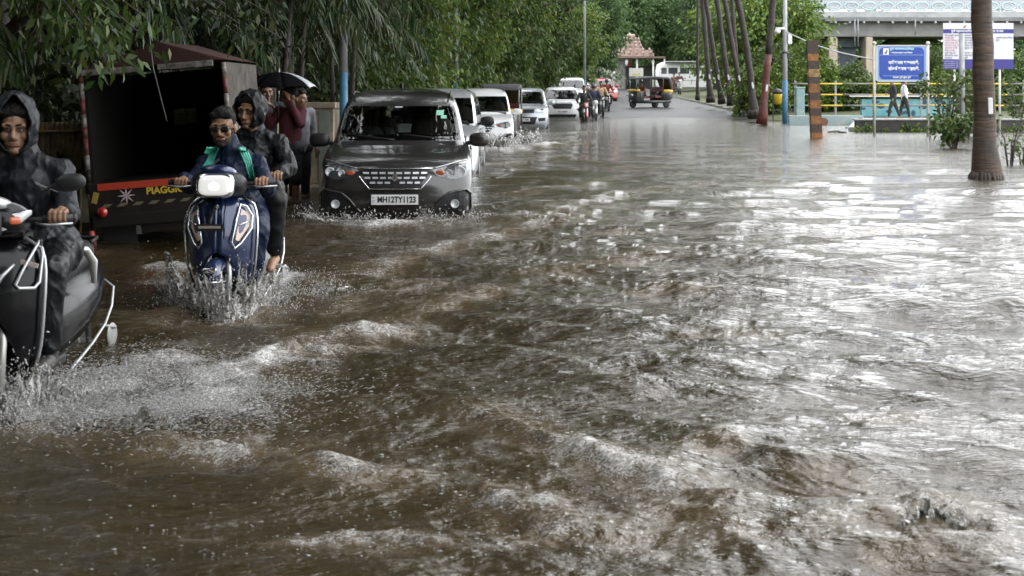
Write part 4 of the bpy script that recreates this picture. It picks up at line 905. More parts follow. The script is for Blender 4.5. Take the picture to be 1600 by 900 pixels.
def emblem_s(mb, cx, y, cz, sc):
    # slanted letter-like badge built of two hooked strokes
    for s_ in (1, -1):
        P = [(-.9, .1), (0, .75), (.9, .25), (.55, .02), (0, .36), (-.35, .12), (.28, -.30), (.05, -.46), (-.62, .02)] if s_ == 1 else None
        if P is None: P = [(.9, -.1), (0, -.75), (-.9, -.25), (-.55, -.02), (0, -.36), (.35, -.12), (-.1, .18), (.0, .30), (.62, -.02)]
        mb.prism([(cx+a*sc*.75, cz+b_*sc) for a, b_ in P], .004, at=y)
def wheels(root, Wh, y1, y2, r=.31, wdt=.19, rimm=SIL):
    for sx in (-1, 1):
        for y in (y1, y2):
            k = MB(); x0 = sx*(Wh-wdt*.55); k.lathe([(r*.62, -wdt/2), (r*.93, -wdt/2), (r, -wdt*.35), (r, wdt*.35), (r*.93, wdt/2), (r*.62, wdt/2)], (x0, y, r), 'x', 26); t = k.build('wheel', RUB, root)
            k = MB(); k.lathe([(.02, .015), (r*.15, .02), (r*.18, 0), (r*.55, -.01), (r*.63, .02), (r*.64, -.04), (.02, -.05)] if sx > 0 else [(.02, -.015), (r*.15, -.02), (r*.18, 0), (r*.55, .01), (r*.63, -.02), (r*.64, .04), (.02, .05)], (x0+sx*wdt*.42, y, r), 'x', 26)
            for q in range(5):
                a = q*1.2566; k.box((x0+sx*wdt*.46, y+math.cos(a)*r*.36, r+math.sin(a)*r*.36), (.02, r*.14, r*.5), (a-math.pi/2, 0, 0))
            k.build('rim', rimm, t)
def car(name, label, loc, rz, paint, lower, upper, spec, cat='car', group='cars queuing through the flood'):
    root = thing(name, label, cat, loc, rz, group); c = Car(lower, upper); W0 = max(l[2] for l in lower); Lr = max(l[5] for l in lower)
    mb = MB(); rings = [c.ring(l) for l in lower]; mb.loft(rings)
    body = mb.build('body', paint, root)
    wr_ = spec.get('wr', .31); wy1, wy2 = spec.get('wy', (.82, Lr-.80))
    for y in (wy1, wy2):
        k = MB(); k.lathe([(.01, -W0-.1), (wr_*1.17, -W0-.1), (wr_*1.17, -W0+.24), (.01, -W0+.24)], (0, y, wr_+.01), 'x', 28); k.lathe([(.01, W0-.24), (wr_*1.17, W0-.24), (wr_*1.17, W0+.1), (.01, W0+.1)], (0, y, wr_+.01), 'x', 28)
        cut = k.build('arch_cutter', PLAST, root); cd = cut.data
        q = body.modifiers.new('arch', 'BOOLEAN'); q.operation = 'DIFFERENCE'; q.solver = 'EXACT'; q.object = cut
        bpy.context.view_layer.update(); me = bpy.data.meshes.new_from_object(body.evaluated_get(bpy.context.evaluated_depsgraph_get())); body.modifiers.clear(); body.data = me; bpy.data.objects.remove(cut)
    body.data.materials.clear(); body.data.materials.append(paint)
    # edge split for clean hood/bumper creases
    q = body.modifiers.new('e', 'EDGE_SPLIT'); q.split_angle = R(38)
    # greenhouse: panels sorted into roof/pillars and glass
    up = MB(); gl = {'windshield': MB(), 'side_window': MB(), 'side_window_r': MB(), 'rear_window': MB()}
    nU = 8; lvls = []
    for a, b in zip(upper[:-1], upper[1:]):
        m_ = 4 if b[0]-a[0] > .1 else 2
        for i in range(m_): lvls.append(tuple(a[k]+(b[k]-a[k])*i/m_ for k in range(6)))
    lvls.append(upper[-1]); rings = [c.ring(l, 12, 4, 36) for l in lvls]; n = len(rings[0]); zg0, zg1 = spec['zg']; wsx = spec.get('ws', .955); pill = spec['pillars']
    for i in range(len(rings)-1):
        for k in range(n):
            q4 = [rings[i][k], rings[i][(k+1) % n], rings[i+1][(k+1) % n], rings[i+1][k]]; cx = sum(p[0] for p in q4)/4; cy = sum(p[1] for p in q4)/4; cz = sum(p[2] for p in q4)/4
            L = c.lv(upper, cz); kk_ = L[2]-L[4]; tgt = up
            if zg0 < cz < zg1:
                if cy < L[1]+L[3]+L[4]*.7 and abs(cx) < L[2]*wsx: tgt = gl['windshield']
                elif cy > L[5]-.06 and abs(cx) < L[2]*.85: tgt = gl['rear_window']
                elif abs(cx) > L[2]*.97 and cy > L[1]+L[3]+L[4]*1.25+.07 and cy < L[5]-.25 and all(abs(cy-p_) > .05 for p_ in pill): tgt = gl['side_window'] if cx > 0 else gl['side_window_r']
            tgt.add(q4, [(0, 1, 2, 3)], True)
    top = rings[-1]; up.add(top, [tuple(range(n))], True)
    def fin(mbx, nm, m, par):
        if not mbx.f: return None
        o = mbx.build(nm, m, par, fix=False); bm = bmesh.new(); bm.from_mesh(o.data); bmesh.ops.remove_doubles(bm, verts=bm.verts, dist=.0005); bmesh.ops.recalc_face_normals(bm, faces=bm.faces[:]); bm.to_mesh(o.data); bm.free()
        q = o.modifiers.new('e', 'EDGE_SPLIT'); q.split_angle = R(45); return o
    fin(up, 'roof', spec.get('roofm', paint), root)
    for nm, g_ in gl.items(): fin(g_, nm.replace('_r', '') if nm.endswith('_r') else nm, GLS, root)
    wheels(root, W0, wy1, wy2, wr_, spec.get('ww', .19), spec.get('rimm', SIL))
    k = MB(); zc = lower[-1][0]; yw = upper[0][1]
    k.box((0, yw+.42, zc+.0), (W0*1.55, .55, .06)); k.sell((0, yw+.5, zc+.03), (W0*.8, .25, .07), (.6, .6)); k.build('dashboard', DARK, root)
    k = MB(); k.box((0, (yw+Lr)/2+.5, zc-.02), (W0*1.6, Lr-yw-1.2, .02)); k.build('cabin_floor', DARK, root)
    for x in (-.36, .36):
        k = MB(); k.sell((x, yw+1.25, zc+.02), (.25, .10, .32), (.6, .6)); k.sell((x, yw+1.28, zc+.40), (.14, .06, .11), (.6, .6)); k.build('front_seat', SEATC, root)
        k = MB(); k.sell((x, yw+2.1, zc+.0), (.28, .10, .30), (.6, .6)); k.sell((x, yw+2.12, zc+.36), (.12, .05, .09), (.6, .6)); k.build('rear_seat', SEATC, root)
    k = MB(); k.tube([(-.36+.18*math.cos(a/14*6.283), yw+.72+.05*math.sin(a/14*6.283), zc+.06+.17*math.sin(a/14*6.283)) for a in range(14)], .015, n=6, closed=True); k.build('steering_wheel', PLAST, root)
    k = MB(); L = c.lv(upper, zg1-.07); k.box((0, L[1]+.10, zg1-.10), (.24, .03, .07)); k.build('rearview_mirror', PLAST, root, bevel=.01)
    # wipers and cowl
    k = MB(); z0 = upper[0][0]+.05
    for xa, xb in ((-.05, -.62), (.62, .05)):
        k.tube([(xa+(xb-xa)*t, c.front_y(xa+(xb-xa)*t, z0+.05*t, upper)-.022, z0+.02+.06*t) for t in np.linspace(0, 1, 6)], .008, n=5)
    k.build('wiper', PLAST, root)
    # mirrors
    mz = spec.get('mz', zc+.05)
    for sx in (-1, 1):
        wv = lower[-1][2]; y = yw+.42; k = MB(); k.sell((sx*(wv+.16), y, mz), (.125, .07, .085), (.7, .75)); k.tube([(sx*(wv-.06), y+.05, mz-.06), (sx*(wv+.08), y, mz-.03)], .025, n=8); q = k.build('wing_mirror', spec.get('mirm', paint) if sx > 0 or not spec.get('mirl') else spec['mirl'], root)
    return root, c
MPV_LO = [(.16, .14, .78, .06, .16, 4.36), (.24, .04, .84, .07, .17, 4.39), (.34, .0, .862, .08, .18, 4.40), (.46, -.01, .868, .085, .19, 4.40), (.58, -.005, .868, .09, .20, 4.40), (.68, .02, .866, .095, .22, 4.39), (.755, .045, .862, .10, .24, 4.38), (.82, .10, .858, .12, .25, 4.37), (.872, .20, .852, .14, .26, 4.36), (.915, .36, .845, .15, .26, 4.35), (.95, .56, .838, .15, .26, 4.34), (.985, .80, .83, .14, .26, 4.33), (1.01, 1.0, .825, .13, .25, 4.32), (1.02, 1.08, .80, .12, .25, 4.30)]
MPV_UP = [(1.0, .98, .80, .14, .16, 4.30), (1.12, 1.18, .775, .14, .16, 4.28), (1.28, 1.43, .745, .13, .15, 4.25), (1.42, 1.64, .71, .12, .14, 4.21), (1.50, 1.76, .68, .11, .14, 4.17), (1.56, 1.88, .645, .10, .14, 4.12), (1.62, 2.06, .57, .09, .16, 4.02), (1.66, 2.30, .42, .06, .16, 3.85), (1.675, 2.6, .2, .02, .1, 3.6)]
def mpv(label, loc, rz, paint, plate, detail=True, face=0):
    root, c = car('family_van', label, loc, rz, paint, MPV_LO, MPV_UP, dict(zg=(1.045, 1.47), pillars=(2.35, 3.35), mz=1.06, mirl=PLAST if face else None), cat='car')
    P = lambda *a, **k_: c.patch(MB(), *a, **k_)
    gx = [(-.395, .770), (.395, .770), (.36, .70), (.245, .575), (-.245, .575), (-.36, .70)]
    P(gx, off=.004, th=.03).build('grille_panel', PLAST, root)
    for r_, z in enumerate((.735, .682, .629)):
        hw = .37 if r_ == 0 else (.35 if r_ == 1 else .29); nn = 8 if r_ < 2 else 7
        for q in range(nn):
            x = -hw+(q+.5)*2*hw/nn
            if abs(x) < .05 and r_ < 3 and nn == 7: continue
            k = c.patch(MB(), [(x-hw/nn*.72, z-.010), (x+hw/nn*.72, z-.010), (x+hw/nn*.72, z+.012), (x-hw/nn*.72, z+.012)], off=.016, th=.014, step=.1); k.build('grille_bar', SATIN, root)
    k = MB(); emblem_s(k, 0, c.front_y(0, .68)-.035, .685, .062); k.build('badge', CHR, root)
    k = MB(); k.tube(c.curve([(-.40, .70), (-.37, .655), (-.285, .562), (.285, .562), (.37, .655), (.40, .70)]), .010, n=6); k.tube(c.curve([(-.42, .785), (.42, .785)]), .007, n=6); k.build('chrome_trim', CHR, root)
    # headlamps wrap the corners
    for sx in (-1, 1):
        hp = [(.41, .765), (.47, .70), (.66, .655), (.79, .70), (.838, .80), (.815, .855), (.70, .835), (.55, .80)]
        h = P(hp, off=.005, th=.03, side=sx, step=.04).build('headlight', LENSD, root)
        k = MB()
        for hx, hz, hr in ((.735, .745, .050), (.60, .728, .038)):
            y = c.front_y(sx*hx, hz)-.012; k.lathe([(.004, -.004), (hr*.75, 0), (hr, .010), (hr*1.08, 0), (hr*1.08, -.03)], (sx*hx, y, hz), 'y', 18)
        k.build('projector', LENS, h)
        k = MB(); y = c.front_y(sx*.50, .735)-.012; k.sell((sx*.50, y, .735), (.05, .012, .026), (.7, .7)); k.build('indicator', mat('orange red reflector', (.42, .09, .04), .2, coat=1), h)
        k = MB(); k.tube(c.curve([(sx*.43, .785), (sx*.56, .815), (sx*.70, .85), (sx*.80, .868)], .006), .008, n=6); k.build('headlight_trim', SIL, h)
        fp = [(.435, .345), (.50, .42), (.60, .50), (.78, .535), (.825, .50), (.825, .30), (.80, .235), (.66, .20), (.52, .21)]
        f_ = P(fp, off=.004, th=.02, side=sx, step=.05).build('fog_recess', PLAST, root)
        k = MB(); fx, fz = .665, .39; y = c.front_y(sx*fx, fz)-.014; k.lathe([(.003, -.006), (.040, 0), (.048, .012), (.050, -.01)], (sx*fx, y, fz), 'y', 18); k.build('fog_lamp', LENS, f_)
        k = MB(); k.tube(c.curve([(sx*.44, .36), (sx*.50, .435), (sx*.60, .515), (sx*.79, .55), (sx*.845, .50), (sx*.845, .30)], .012), .014, n=6); k.build('fog_rim', paint, f_)
    P([(-.42, .26), (.42, .26), (.46, .20), (.40, .165), (-.40, .165), (-.46, .20)], off=.004, th=.02).build('air_intake', PLAST, root)
    P([(-.40, .36), (.40, .36), (.47, .265), (-.47, .265)], off=.003, th=.02).build('lower_mouth', mat('deep black', (.012, .012, .012), .6), root)
    y = c.front_y(0, .44)-.03; k = MB(); k.box((0, y, .445), (.545, .02, .135)); k.build('plate_frame', PLAST, root, bevel=.004)
    k = MB(); k.box((0, y-.012, .445), (.52, .008, .112)); pf = k.build('number_plate', PLATE, root, bevel=.003)
    text('plate_number', plate, .094, INK, pf, (.022, y-.018, .443), ext=.001, bold=.0028, sx=.80 if face else .8)
    k = MB(); k.box((-.238, y-.018, .468), (.014, .002, .014)); k.box((-.234, y-.018, .435), (.026, .002, .005)); k.box((-.234, y-.018, .42), (.02, .002, .004)); k.build('plate_mark', mat('plate blue', (.1, .15, .4), .5), pf)
    for sx in (-1, 1):
        k = MB()
        for y in (2.3,): k.sell((sx*.872, y+.6, .90), (.015, .09, .02), (.6, .6))
        k.build('door_handle', paint, root)
        k = MB()
        for yy_ in (1.35, 2.35, 3.35): k.box((sx*.867, yy_, .60), (.006, .012, .72))
        k.build('door_gap', PLAST, root)
        k = MB(); k.tube([(sx*.60, 1.95, 1.60), (sx*.615, 2.6, 1.635), (sx*.60, 3.9, 1.60)], .014, n=6); k.build('roof_rail', PLAST, root)
        k = c.patch(MB(), [(sx*.845, .26), (sx*.845, .27), (sx*.846, .28)], off=0) if False else None
    L = c.lv(MPV_UP, 1.62); k = MB(); k.tube([(0, 2.25, 1.665), (0, 2.35, 1.76)], [.012, .004], n=6); k.build('aerial', PLAST, root)
    return root, c
# hero: dark grey car, front centre px 617 at 16.3 m
GREY = carpaint('metallic magma grey', (.032, .030, .029), .45)
hero, hc = mpv('dark grey people carrier with plate MH12TY1123 pushing a bow wave, nearest of the queue', (wx(617, 16.35), 16.35, -.25), R(2.2), GREY, 'MH12TY1123', face=1)
pap = mat('paper sticker', (.6, .62, .6), .6); grn = mat('green sticker', (.25, .55, .42), .6)
k = MB(); k.box((0, 0, 0), (.09, .002, .018)); o = k.build('windscreen_sticker', pap, hero); o.location = (-.02, hc.front_y(0, 1.45, MPV_UP)-.01, 1.45); o.rotation_euler = (R(-57), 0, 0)
k = MB(); k.box((0, 0, 0), (.10, .002, .11)); k.box((.05, 0, -.09), (.07, .002, .07)); o = k.build('windscreen_sticker', grn, hero); o.location = (.48, hc.front_y(.48, 1.38, MPV_UP)-.012, 1.38); o.rotation_euler = (R(-57), 0, 0)
mpv('white people carrier with chequered black grille, splashing through the water behind the dark grey one', (wx(749, 37), 37, -.25), R(0), carpaint('white car paint', (.72, .73, .74), 0), 'MH12SF4410')
HB_LO = [(.16, .12, .74, .06, .15, 3.9), (.28, .0, .82, .08, .18, 3.95), (.50, -.01, .84, .09, .2, 3.96), (.66, .03, .84, .11, .24, 3.95), (.78, .10, .835, .13, .26, 3.93), (.86, .25, .83, .15, .27, 3.92), (.92, .52, .82, .15, .27, 3.9), (.97, .78, .81, .14, .26, 3.88), (.99, .9, .79, .12, .24, 3.86)]
HB_UP = [(.97, .84, .78, .13, .16, 3.86), (1.1, 1.06, .755, .12, .15, 3.82), (1.28, 1.36, .72, .11, .14, 3.74), (1.42, 1.60, .68, .10, .14, 3.62), (1.50, 1.78, .64, .09, .14, 3.5), (1.56, 2.0, .52, .08, .16, 3.35), (1.585, 2.3, .25, .03, .1, 3.1)]
def generic(label, name, loc, rz, paint, LO, UP, zg, pill, grille, head, plate=None, tall=0, cat='car', roofm=None, wr_=.31, fog=None, grm=PLAST, skid=None, mirm=None):
    sp_ = dict(zg=zg, pillars=pill, wr=wr_)
    if roofm: sp_['roofm'] = roofm
    if mirm: sp_['mirm'] = mirm
    root, c = car(name, label, loc, rz, paint, LO, UP, sp_)
    c.patch(MB(), grille, off=.008, th=.03).build('grille_panel', grm, root)
    x0, x1 = min(p[0] for p in grille), max(p[0] for p in grille); z0, z1 = min(p[1] for p in grille), max(p[1] for p in grille)
    for q in range(3):
        z = z0+(z1-z0)*(q+.5)/3; c.patch(MB(), [(x0*.8, z-.006), (x1*.8, z-.006), (x1*.8, z+.006), (x0*.8, z+.006)], off=.016, th=.01, step=.1).build('grille_bar', SIL if grm == PLAST and not skid else PLAST, root)
    for sx in (-1, 1):
        h = c.patch(MB(), head, off=.007, th=.03, side=sx, step=.05).build('headlight', LENS, root)
        cx_ = sum(p[0] for p in head)/len(head); cz_ = sum(p[1] for p in head)/len(head); k = MB(); k.lathe([(.003, -.004), (.035, 0), (.045, .012), (.045, -.02)], (sx*cx_, c.front_y(sx*cx_, cz_)-.014, cz_), 'y', 14); k.build('projector', LENSD, h)
        if fog: c.patch(MB(), fog, off=.007, th=.02, side=sx, step=.06).build('fog_recess', PLAST, root)
    if skid: c.patch(MB(), skid, off=.008, th=.03).build('skid_plate', PLAST if skid[0][1] > 0 else SIL, root)
    if plate:
        z = plate[1]; y = c.front_y(0, z)-.03; k = MB(); k.box((0, y, z), (.50, .015, .11)); pf = k.build('number_plate', PLATE, root, bevel=.003); text('plate_number', plate[0], .09, INK, pf, (0, y-.009, z), bold=.002, sx=.8)
    return root, c
generic('silver hatchback almost hidden behind the dark grey people carrier', 'hatchback', (wx(668, 24.5), 24.5, -.25), R(-1), carpaint('silver car paint', (.50, .52, .54), .5), [(z*1.06, *r_) for z, *r_ in HB_LO], [(z*1.06, *r_) for z, *r_ in HB_UP], (1.07, 1.50), (2.1, 3.0), [(-.35, .72), (.35, .72), (.28, .62), (-.28, .62)], [(.42, .74), (.5, .66), (.8, .70), (.82, .82), (.6, .80)], ('MH14KD7752', .42), mirm=PLAST)
SUV_LO = [(.20, .14, .76, .06, .15, 3.95), (.32, .02, .84, .07, .17, 3.98), (.5, -.01, .88, .08, .18, 4.0), (.70, .0, .895, .09, .2, 4.0), (.84, .03, .89, .10, .22, 3.99), (.94, .08, .885, .12, .24, 3.98), (1.0, .18, .875, .14, .25, 3.97), (1.04, .42, .86, .15, .26, 3.96), (1.08, .80, .85, .14, .26, 3.95), (1.10, 1.0, .83, .12, .24, 3.93)]
SUV_UP = [(1.08, .92, .82, .13, .15, 3.92), (1.22, 1.13, .79, .12, .15, 3.9), (1.38, 1.36, .755, .11, .14, 3.85), (1.50, 1.55, .72, .10, .14, 3.78), (1.58, 1.70, .68, .09, .14, 3.7), (1.64, 1.88, .60, .08, .15, 3.6), (1.68, 2.2, .40, .05, .14, 3.4), (1.69, 2.5, .2, .02, .1, 3.2)]
SUVK = dict(zg=(1.12, 1.53), pill=(2.2, 3.15))
generic('silver off-roader between the white people carrier and the white off-roader', 'off_roader', (wx(817, 51.5), 51.5, -.25), R(-2), carpaint('pale silver car paint', (.42, .45, .48), .5), SUV_LO, SUV_UP, SUVK['zg'], SUVK['pill'],
        [(-.42, .95), (.42, .95), (.38, .80), (-.38, .80)], [(.46, .94), (.5, .80), (.80, .84), (.85, .96), (.7, .97)], ('MH12QT3086', .56), fog=[(.52, .62), (.80, .64), (.78, .52), (.56, .50)], skid=[(-.5, .66), (.5, .66), (.42, .40), (-.42, .40)], wr_=.34)
generic('white off-roader with a big black grille beside the motorcycles', 'off_roader', (wx(879, 65), 65, -.20), R(0), carpaint('pearl white car paint', (.72, .73, .74), 0), SUV_LO, SUV_UP, SUVK['zg'], SUVK['pill'],
        [(-.40, .98), (.40, .98), (.46, .86), (.38, .70), (-.38, .70), (-.46, .86)], [(.52, .97), (.56, .92), (.82, .93), (.85, 1.0)], ('MH12VB2290', .58), fog=[(.62, .68), (.82, .80), (.82, .56), (.70, .58)], skid=[(-.62, .46), (.62, .46), (.55, .28), (-.55, .28)], wr_=.34)
generic('pale silver hatchback last in the queue, over the roof of the white off-roader', 'hatchback', (wx(893, 84), 84, .28), R(-3), carpaint('light grey car paint', (.5, .52, .54), .3), [(z*1.1, *r_) for z, *r_ in HB_LO], [(z*1.12, *r_) for z, *r_ in HB_UP], (1.13, 1.60), (2.1, 3.0), [(-.35, .78), (.35, .78), (.28, .66), (-.28, .66)], [(.42, .8), (.5, .70), (.8, .75), (.82, .88), (.6, .86)], ('MH12HN5573', .45))
generic('red hatchback far away beyond the motorcycles', 'hatchback', (wx(948, 96), 96, .50), R(8), carpaint('red car paint', (.35, .035, .03), .2), HB_LO, HB_UP, (1.0, 1.44), (2.1, 3.0), [(-.35, .68), (.35, .68), (.28, .58), (-.28, .58)], [(.42, .70), (.5, .62), (.8, .66), (.82, .78), (.6, .76)])
# driver of the hero car
drv = thing('person', 'driver sitting behind the windscreen of the dark grey car', 'person', (0, 0, 0)); drv.parent = None
M_ = Matrix.Translation(hero.location) @ Euler((0, 0, hero.rotation_euler.z)).to_matrix().to_4x4(); drv.matrix_world = M_
fuse('body', [('e', (-.36, 2.05, 1.36), (.085, .10, .12)), ('c', (-.36, 2.08, 1.28), (-.36, 2.12, 1.18), .06, .06), ('c', (-.54, 2.12, 1.10), (-.18, 2.12, 1.10), .09, .09), ('c', (-.36, 2.14, 1.08), (-.36, 2.14, .80), .16, .17), ('c', (-.54, 2.1, 1.08), (-.55, 1.85, .92), .055, .045), ('c', (-.55, 1.85, .92), (-.46, 1.62, 1.05), .045, .04)], .015, TAN, drv)
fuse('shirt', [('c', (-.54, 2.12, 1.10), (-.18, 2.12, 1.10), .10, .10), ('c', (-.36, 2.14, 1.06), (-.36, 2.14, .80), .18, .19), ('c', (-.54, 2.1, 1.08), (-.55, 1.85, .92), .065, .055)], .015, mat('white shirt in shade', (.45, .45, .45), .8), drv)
fuse('hair', [('e', (-.36, 2.07, 1.41), (.095, .11, .09))], .015, INK, drv)

# ------------------------------------------------------------------ three wheeled auto rickshaws
RB, RY = mat('rickshaw black', (.025, .025, .025), .35, coat=.5), mat('rickshaw yellow', (.62, .40, .03), .4, coat=.3)
CANV = mat('black canvas hood', (.045, .045, .05), .7, bump=.3, bscale=20)
def rickshaw(label, loc, rz):      # faces -Y locally, single wheel in front
    r_ = thing('auto_rickshaw', label, 'auto rickshaw', loc, rz, 'auto rickshaws')
    def ringx(y, w_, z0, z1, e=.12):
        P = []
        for i, (sx, sz) in enumerate([(1, 1), (-1, 1), (-1, -1), (1, -1)]):
            cx, cz = sx*(w_-e), (z1-e if sz > 0 else z0+e)
            for q in range(4): a = i*math.pi/2+q*math.pi/6; P.append((cx+e*math.cos(a), y, cz+e*math.sin(a)))
        return P
    k = MB(); k.loft([ringx(.08, .20, .32, .95, .08), ringx(.14, .34, .28, 1.0), ringx(.35, .46, .25, 1.0), ringx(.62, .52, .25, .98, .08)]); k.build('front_cowl', RB, r_)
    k = MB(); k.loft([ringx(.06, .30, .93, 1.03, .04), ringx(.12, .46, .92, 1.06, .05), ringx(.35, .54, .92, 1.06, .05)]); k.build('yellow_band', RY, r_)
    k = MB(); k.loft([ringx(.55, .60, .25, .42, .06), ringx(1.3, .64, .25, .42, .06), ringx(2.45, .64, .28, .45, .06)]); k.build('floor_pan', RB, r_)
    k = MB(); k.loft([ringx(1.85, .64, .40, .95, .06), ringx(2.35, .64, .40, 1.0, .08), ringx(2.6, .56, .48, .98, .1)]); k.build('rear_body', RB, r_)
    k = MB(); k.loft([ringx(1.9, .655, .86, 1.04, .04), ringx(2.35, .66, .86, 1.04, .06), ringx(2.62, .58, .86, 1.02, .08)]); k.build('rear_yellow_band', RY, r_)
    k = MB(); k.loft([ringx(.22, .50, 1.60, 1.66, .03), ringx(.5, .58, 1.62, 1.74, .05), ringx(1.4, .62, 1.64, 1.80, .07), ringx(2.3, .60, 1.60, 1.76, .07), ringx(2.55, .54, 1.0, 1.66, .07), ringx(2.6, .52, 1.0, 1.5, .07)]); k.build('canvas_hood', CANV, r_)
    k = MB()
    for sx in (-1, 1):
        k.tube([(sx*.50, .12, 1.04), (sx*.52, .26, 1.62)], .03, n=8); k.tube([(sx*.60, 1.0, .4), (sx*.60, 1.0, 1.70)], .02, n=8); k.tube([(sx*.62, 1.9, .9), (sx*.60, 1.9, 1.70)], .025, n=8)
    k.build('frame', RB, r_)
    k = MB(); k.add([(-.49, .13, 1.06), (.49, .13, 1.06), (.50, .245, 1.58), (-.50, .245, 1.58)], [(0, 1, 2, 3)]); k.build('windshield', GLS, r_)
    k = MB(); k.box((0, 1.65, .62), (1.1, .5, .14)); k.box((0, 1.9, .95), (1.1, .1, .5)); k.box((0, .95, .60), (.5, .4, .12)); k.build('seat', mat('maroon rexine', (.16, .04, .04), .5), r_, bevel=.03)
    for nm, x, y in (('front_wheel', 0, .22), ('rear_wheel', -.56, 2.15), ('rear_wheel', .56, 2.15)):
        k = MB(); k.lathe([(.11, -.045), (.20, -.05), (.225, -.03), (.225, .03), (.20, .05), (.11, .045)], (x, y, .225), 'x', 22); wv = k.build(nm, RUB, r_)
        k = MB(); k.lathe([(.005, -.04), (.11, -.046), (.11, .046), (.005, .04)], (x, y, .225), 'x', 16); k.build('rim', SIL, wv)
    k = MB(); k.tube([(0, .12+.30*0+.22+.27*math.cos(a), .24+.27*math.sin(a)) for a in np.linspace(.5, 2.9, 9)], .03, n=6, flat=2.6); k.build('mudguard', SIL, r_)
    for sx in (-1, 1):
        k = MB(); k.lathe([(.005, -.02), (.07, 0), (.075, .05), (.05, .09)], (sx*.25, .02, .72), 'y', 14); k.build('headlight', LENS, r_)
    return r_
rick = rickshaw('black and yellow auto rickshaw turning across the dry end of the road', (wx(985, 84), 84, float(road_z(84))+.02), R(-60)); rick.location.x = wx(984, 84)
rickshaw('auto rickshaw hidden between the white car and the silver off-roader, only its canopy edge showing', (wx(783, 43.5), 43.5, -.25), R(0))

# ------------------------------------------------------------------ white minibus far away
vz = float(road_z(120)); van = thing('minibus', 'white minibus crossing the far end of the road behind the palms', 'minibus', (wx(1029, 120), 120, vz-.02), 0)
def ringz(x, y0, y1, z0, z1, e=.25):
    P = []
    for i, (sy, sz) in enumerate([(1, 1), (-1, 1), (-1, -1), (1, -1)]):
        cy, cz = (y1-e if sy > 0 else y0+e), (z1-e if sz > 0 else z0+e*.5)
        for q in range(5): a = i*math.pi/2+q*math.pi/8; P.append((x, cy+e*math.cos(a), cz+e*math.sin(a)*(1 if sz > 0 else .5)))
    return P
wht = mat('minibus white', (.74, .75, .76), .35, coat=.5, var=.08, vscale=1)
k = MB(); k.loft([ringz(-.12, .25, 1.65, .55, 1.9), ringz(.0, .05, 1.85, .40, 2.3), ringz(.35, 0, 1.9, .35, 2.48), ringz(4.3, 0, 1.9, .35, 2.48), ringz(5.0, .0, 1.9, .35, 2.25), ringz(5.5, .05, 1.85, .40, 1.55), ringz(6.1, .15, 1.75, .42, 1.30), ringz(6.25, .3, 1.6, .45, 1.1)]); k.build('body', wht, van)
k = MB()
for a, b_ in ((.22, .66), (.80, 1.55), (1.75, 2.5), (2.65, 3.35), (3.5, 4.15), (4.35, 4.95)):
    k = MB(); k.box(((a+b_)/2, -.002, 1.78), (b_-a, .03, .50)); k.build('window', mat('dark bus glass', (.06, .07, .075), .08, coat=1), van, bevel=.01)
k = MB(); k.box((3.0, .0, 2.52), (5.0, 1.3, .06)); k.build('roof_rack', mat('light steel', (.5, .5, .5), .4), van)
k = MB(); k.box((2.8, -.012, 1.0), (5.6, .02, .05)); k.build('side_strip', mat('grey strip', (.3, .3, .32), .5), van)
for x in (1.2, 4.9):
    for y in (.1, 1.75):
        k = MB(); k.lathe([(.18, -.1), (.33, -.1), (.36, -.06), (.36, .06), (.33, .1), (.18, .1)], (x, y, .36), 'y', 20); t = k.build('wheel', RUB, van)
k = MB(); k.box((1.2, .02, .55), (.95, .1, .5)); k.box((4.9, .02, .55), (.95, .1, .5)); k.build('wheel_arch', PLAST, van, bevel=.1)

# ------------------------------------------------------------------ cargo three wheeler seen from behind
YT = 13.3; tx0, tx1 = wx(152, YT), wx(372, YT); tw = tx1-tx0
tk = thing('cargo_truck', 'small dark cargo three wheeler with an open back, a red stripe and yellow lettering', 'truck', ((tx0+tx1)/2, YT, 0), R(0))
tk.rotation_euler = (0, R(-4.6), R(2)); h = tw/2
TD = mat('truck interior black', (.013, .012, .011), .9, spec=.1); TB = mat('truck body black brown', (.010, .009, .008), .6, spec=.25, dirt=(.02, .015, .011), vscale=5)
TR = mat('dark red tarpaulin', (.05, .016, .013), .6, var=.4, vscale=4, bump=.3); GRYE = mat('worn grey edge', (.26, .25, .23), .6, dirt=(.06, .05, .045), vscale=14)
zt = lambda py: wz(py, YT)
ztop = zt(105); zf = zt(278); Ld = 1.9
k = MB(); k.box((-h+.015, Ld/2, (ztop+zf)/2), (.03, Ld, ztop-zf)); k.box((0, Ld, (ztop+zf)/2), (tw, .03, ztop-zf)); k.box((0, Ld/2, zf-.02), (tw, Ld, .04)); k.build('box_inside', TD, tk)
k = MB(); nc = 26
A = [(h+.01+(.018 if i % 2 else 0), .005+Ld*i/nc, zf-.02) for i in range(nc+1)]; B = [(h+.01+(.018 if i % 2 else 0), .005+Ld*i/nc, ztop) for i in range(nc+1)]; k.quadstrip(A, B, False)
k.build('corrugated_side', mat('weathered corrugated side', (.09, .08, .068), .8, dirt=(.025, .02, .017), vscale=6), tk, solid=.012)
k = MB(); k.box((h+.02, Ld*.35, zt(200)), (.012, .9, .42)); k.build('side_board', mat('brown side board', (.20, .15, .12), .7, var=.3, vscale=5), tk)
k = MB(); k.add([(-h-.03, -.04, ztop+.02), (h+.05, -.04, ztop+.02), (h*.12, -.02, ztop+.23), (-h-.03, Ld, ztop+.02), (h+.05, Ld, ztop+.02), (h*.12, Ld, ztop+.25)], [(0, 1, 2), (3, 5, 4), (0, 2, 5, 3), (1, 4, 5, 2), (0, 3, 4, 1)]); k.build('tarpaulin_roof', TR, tk, bevel=.012)
k = MB()
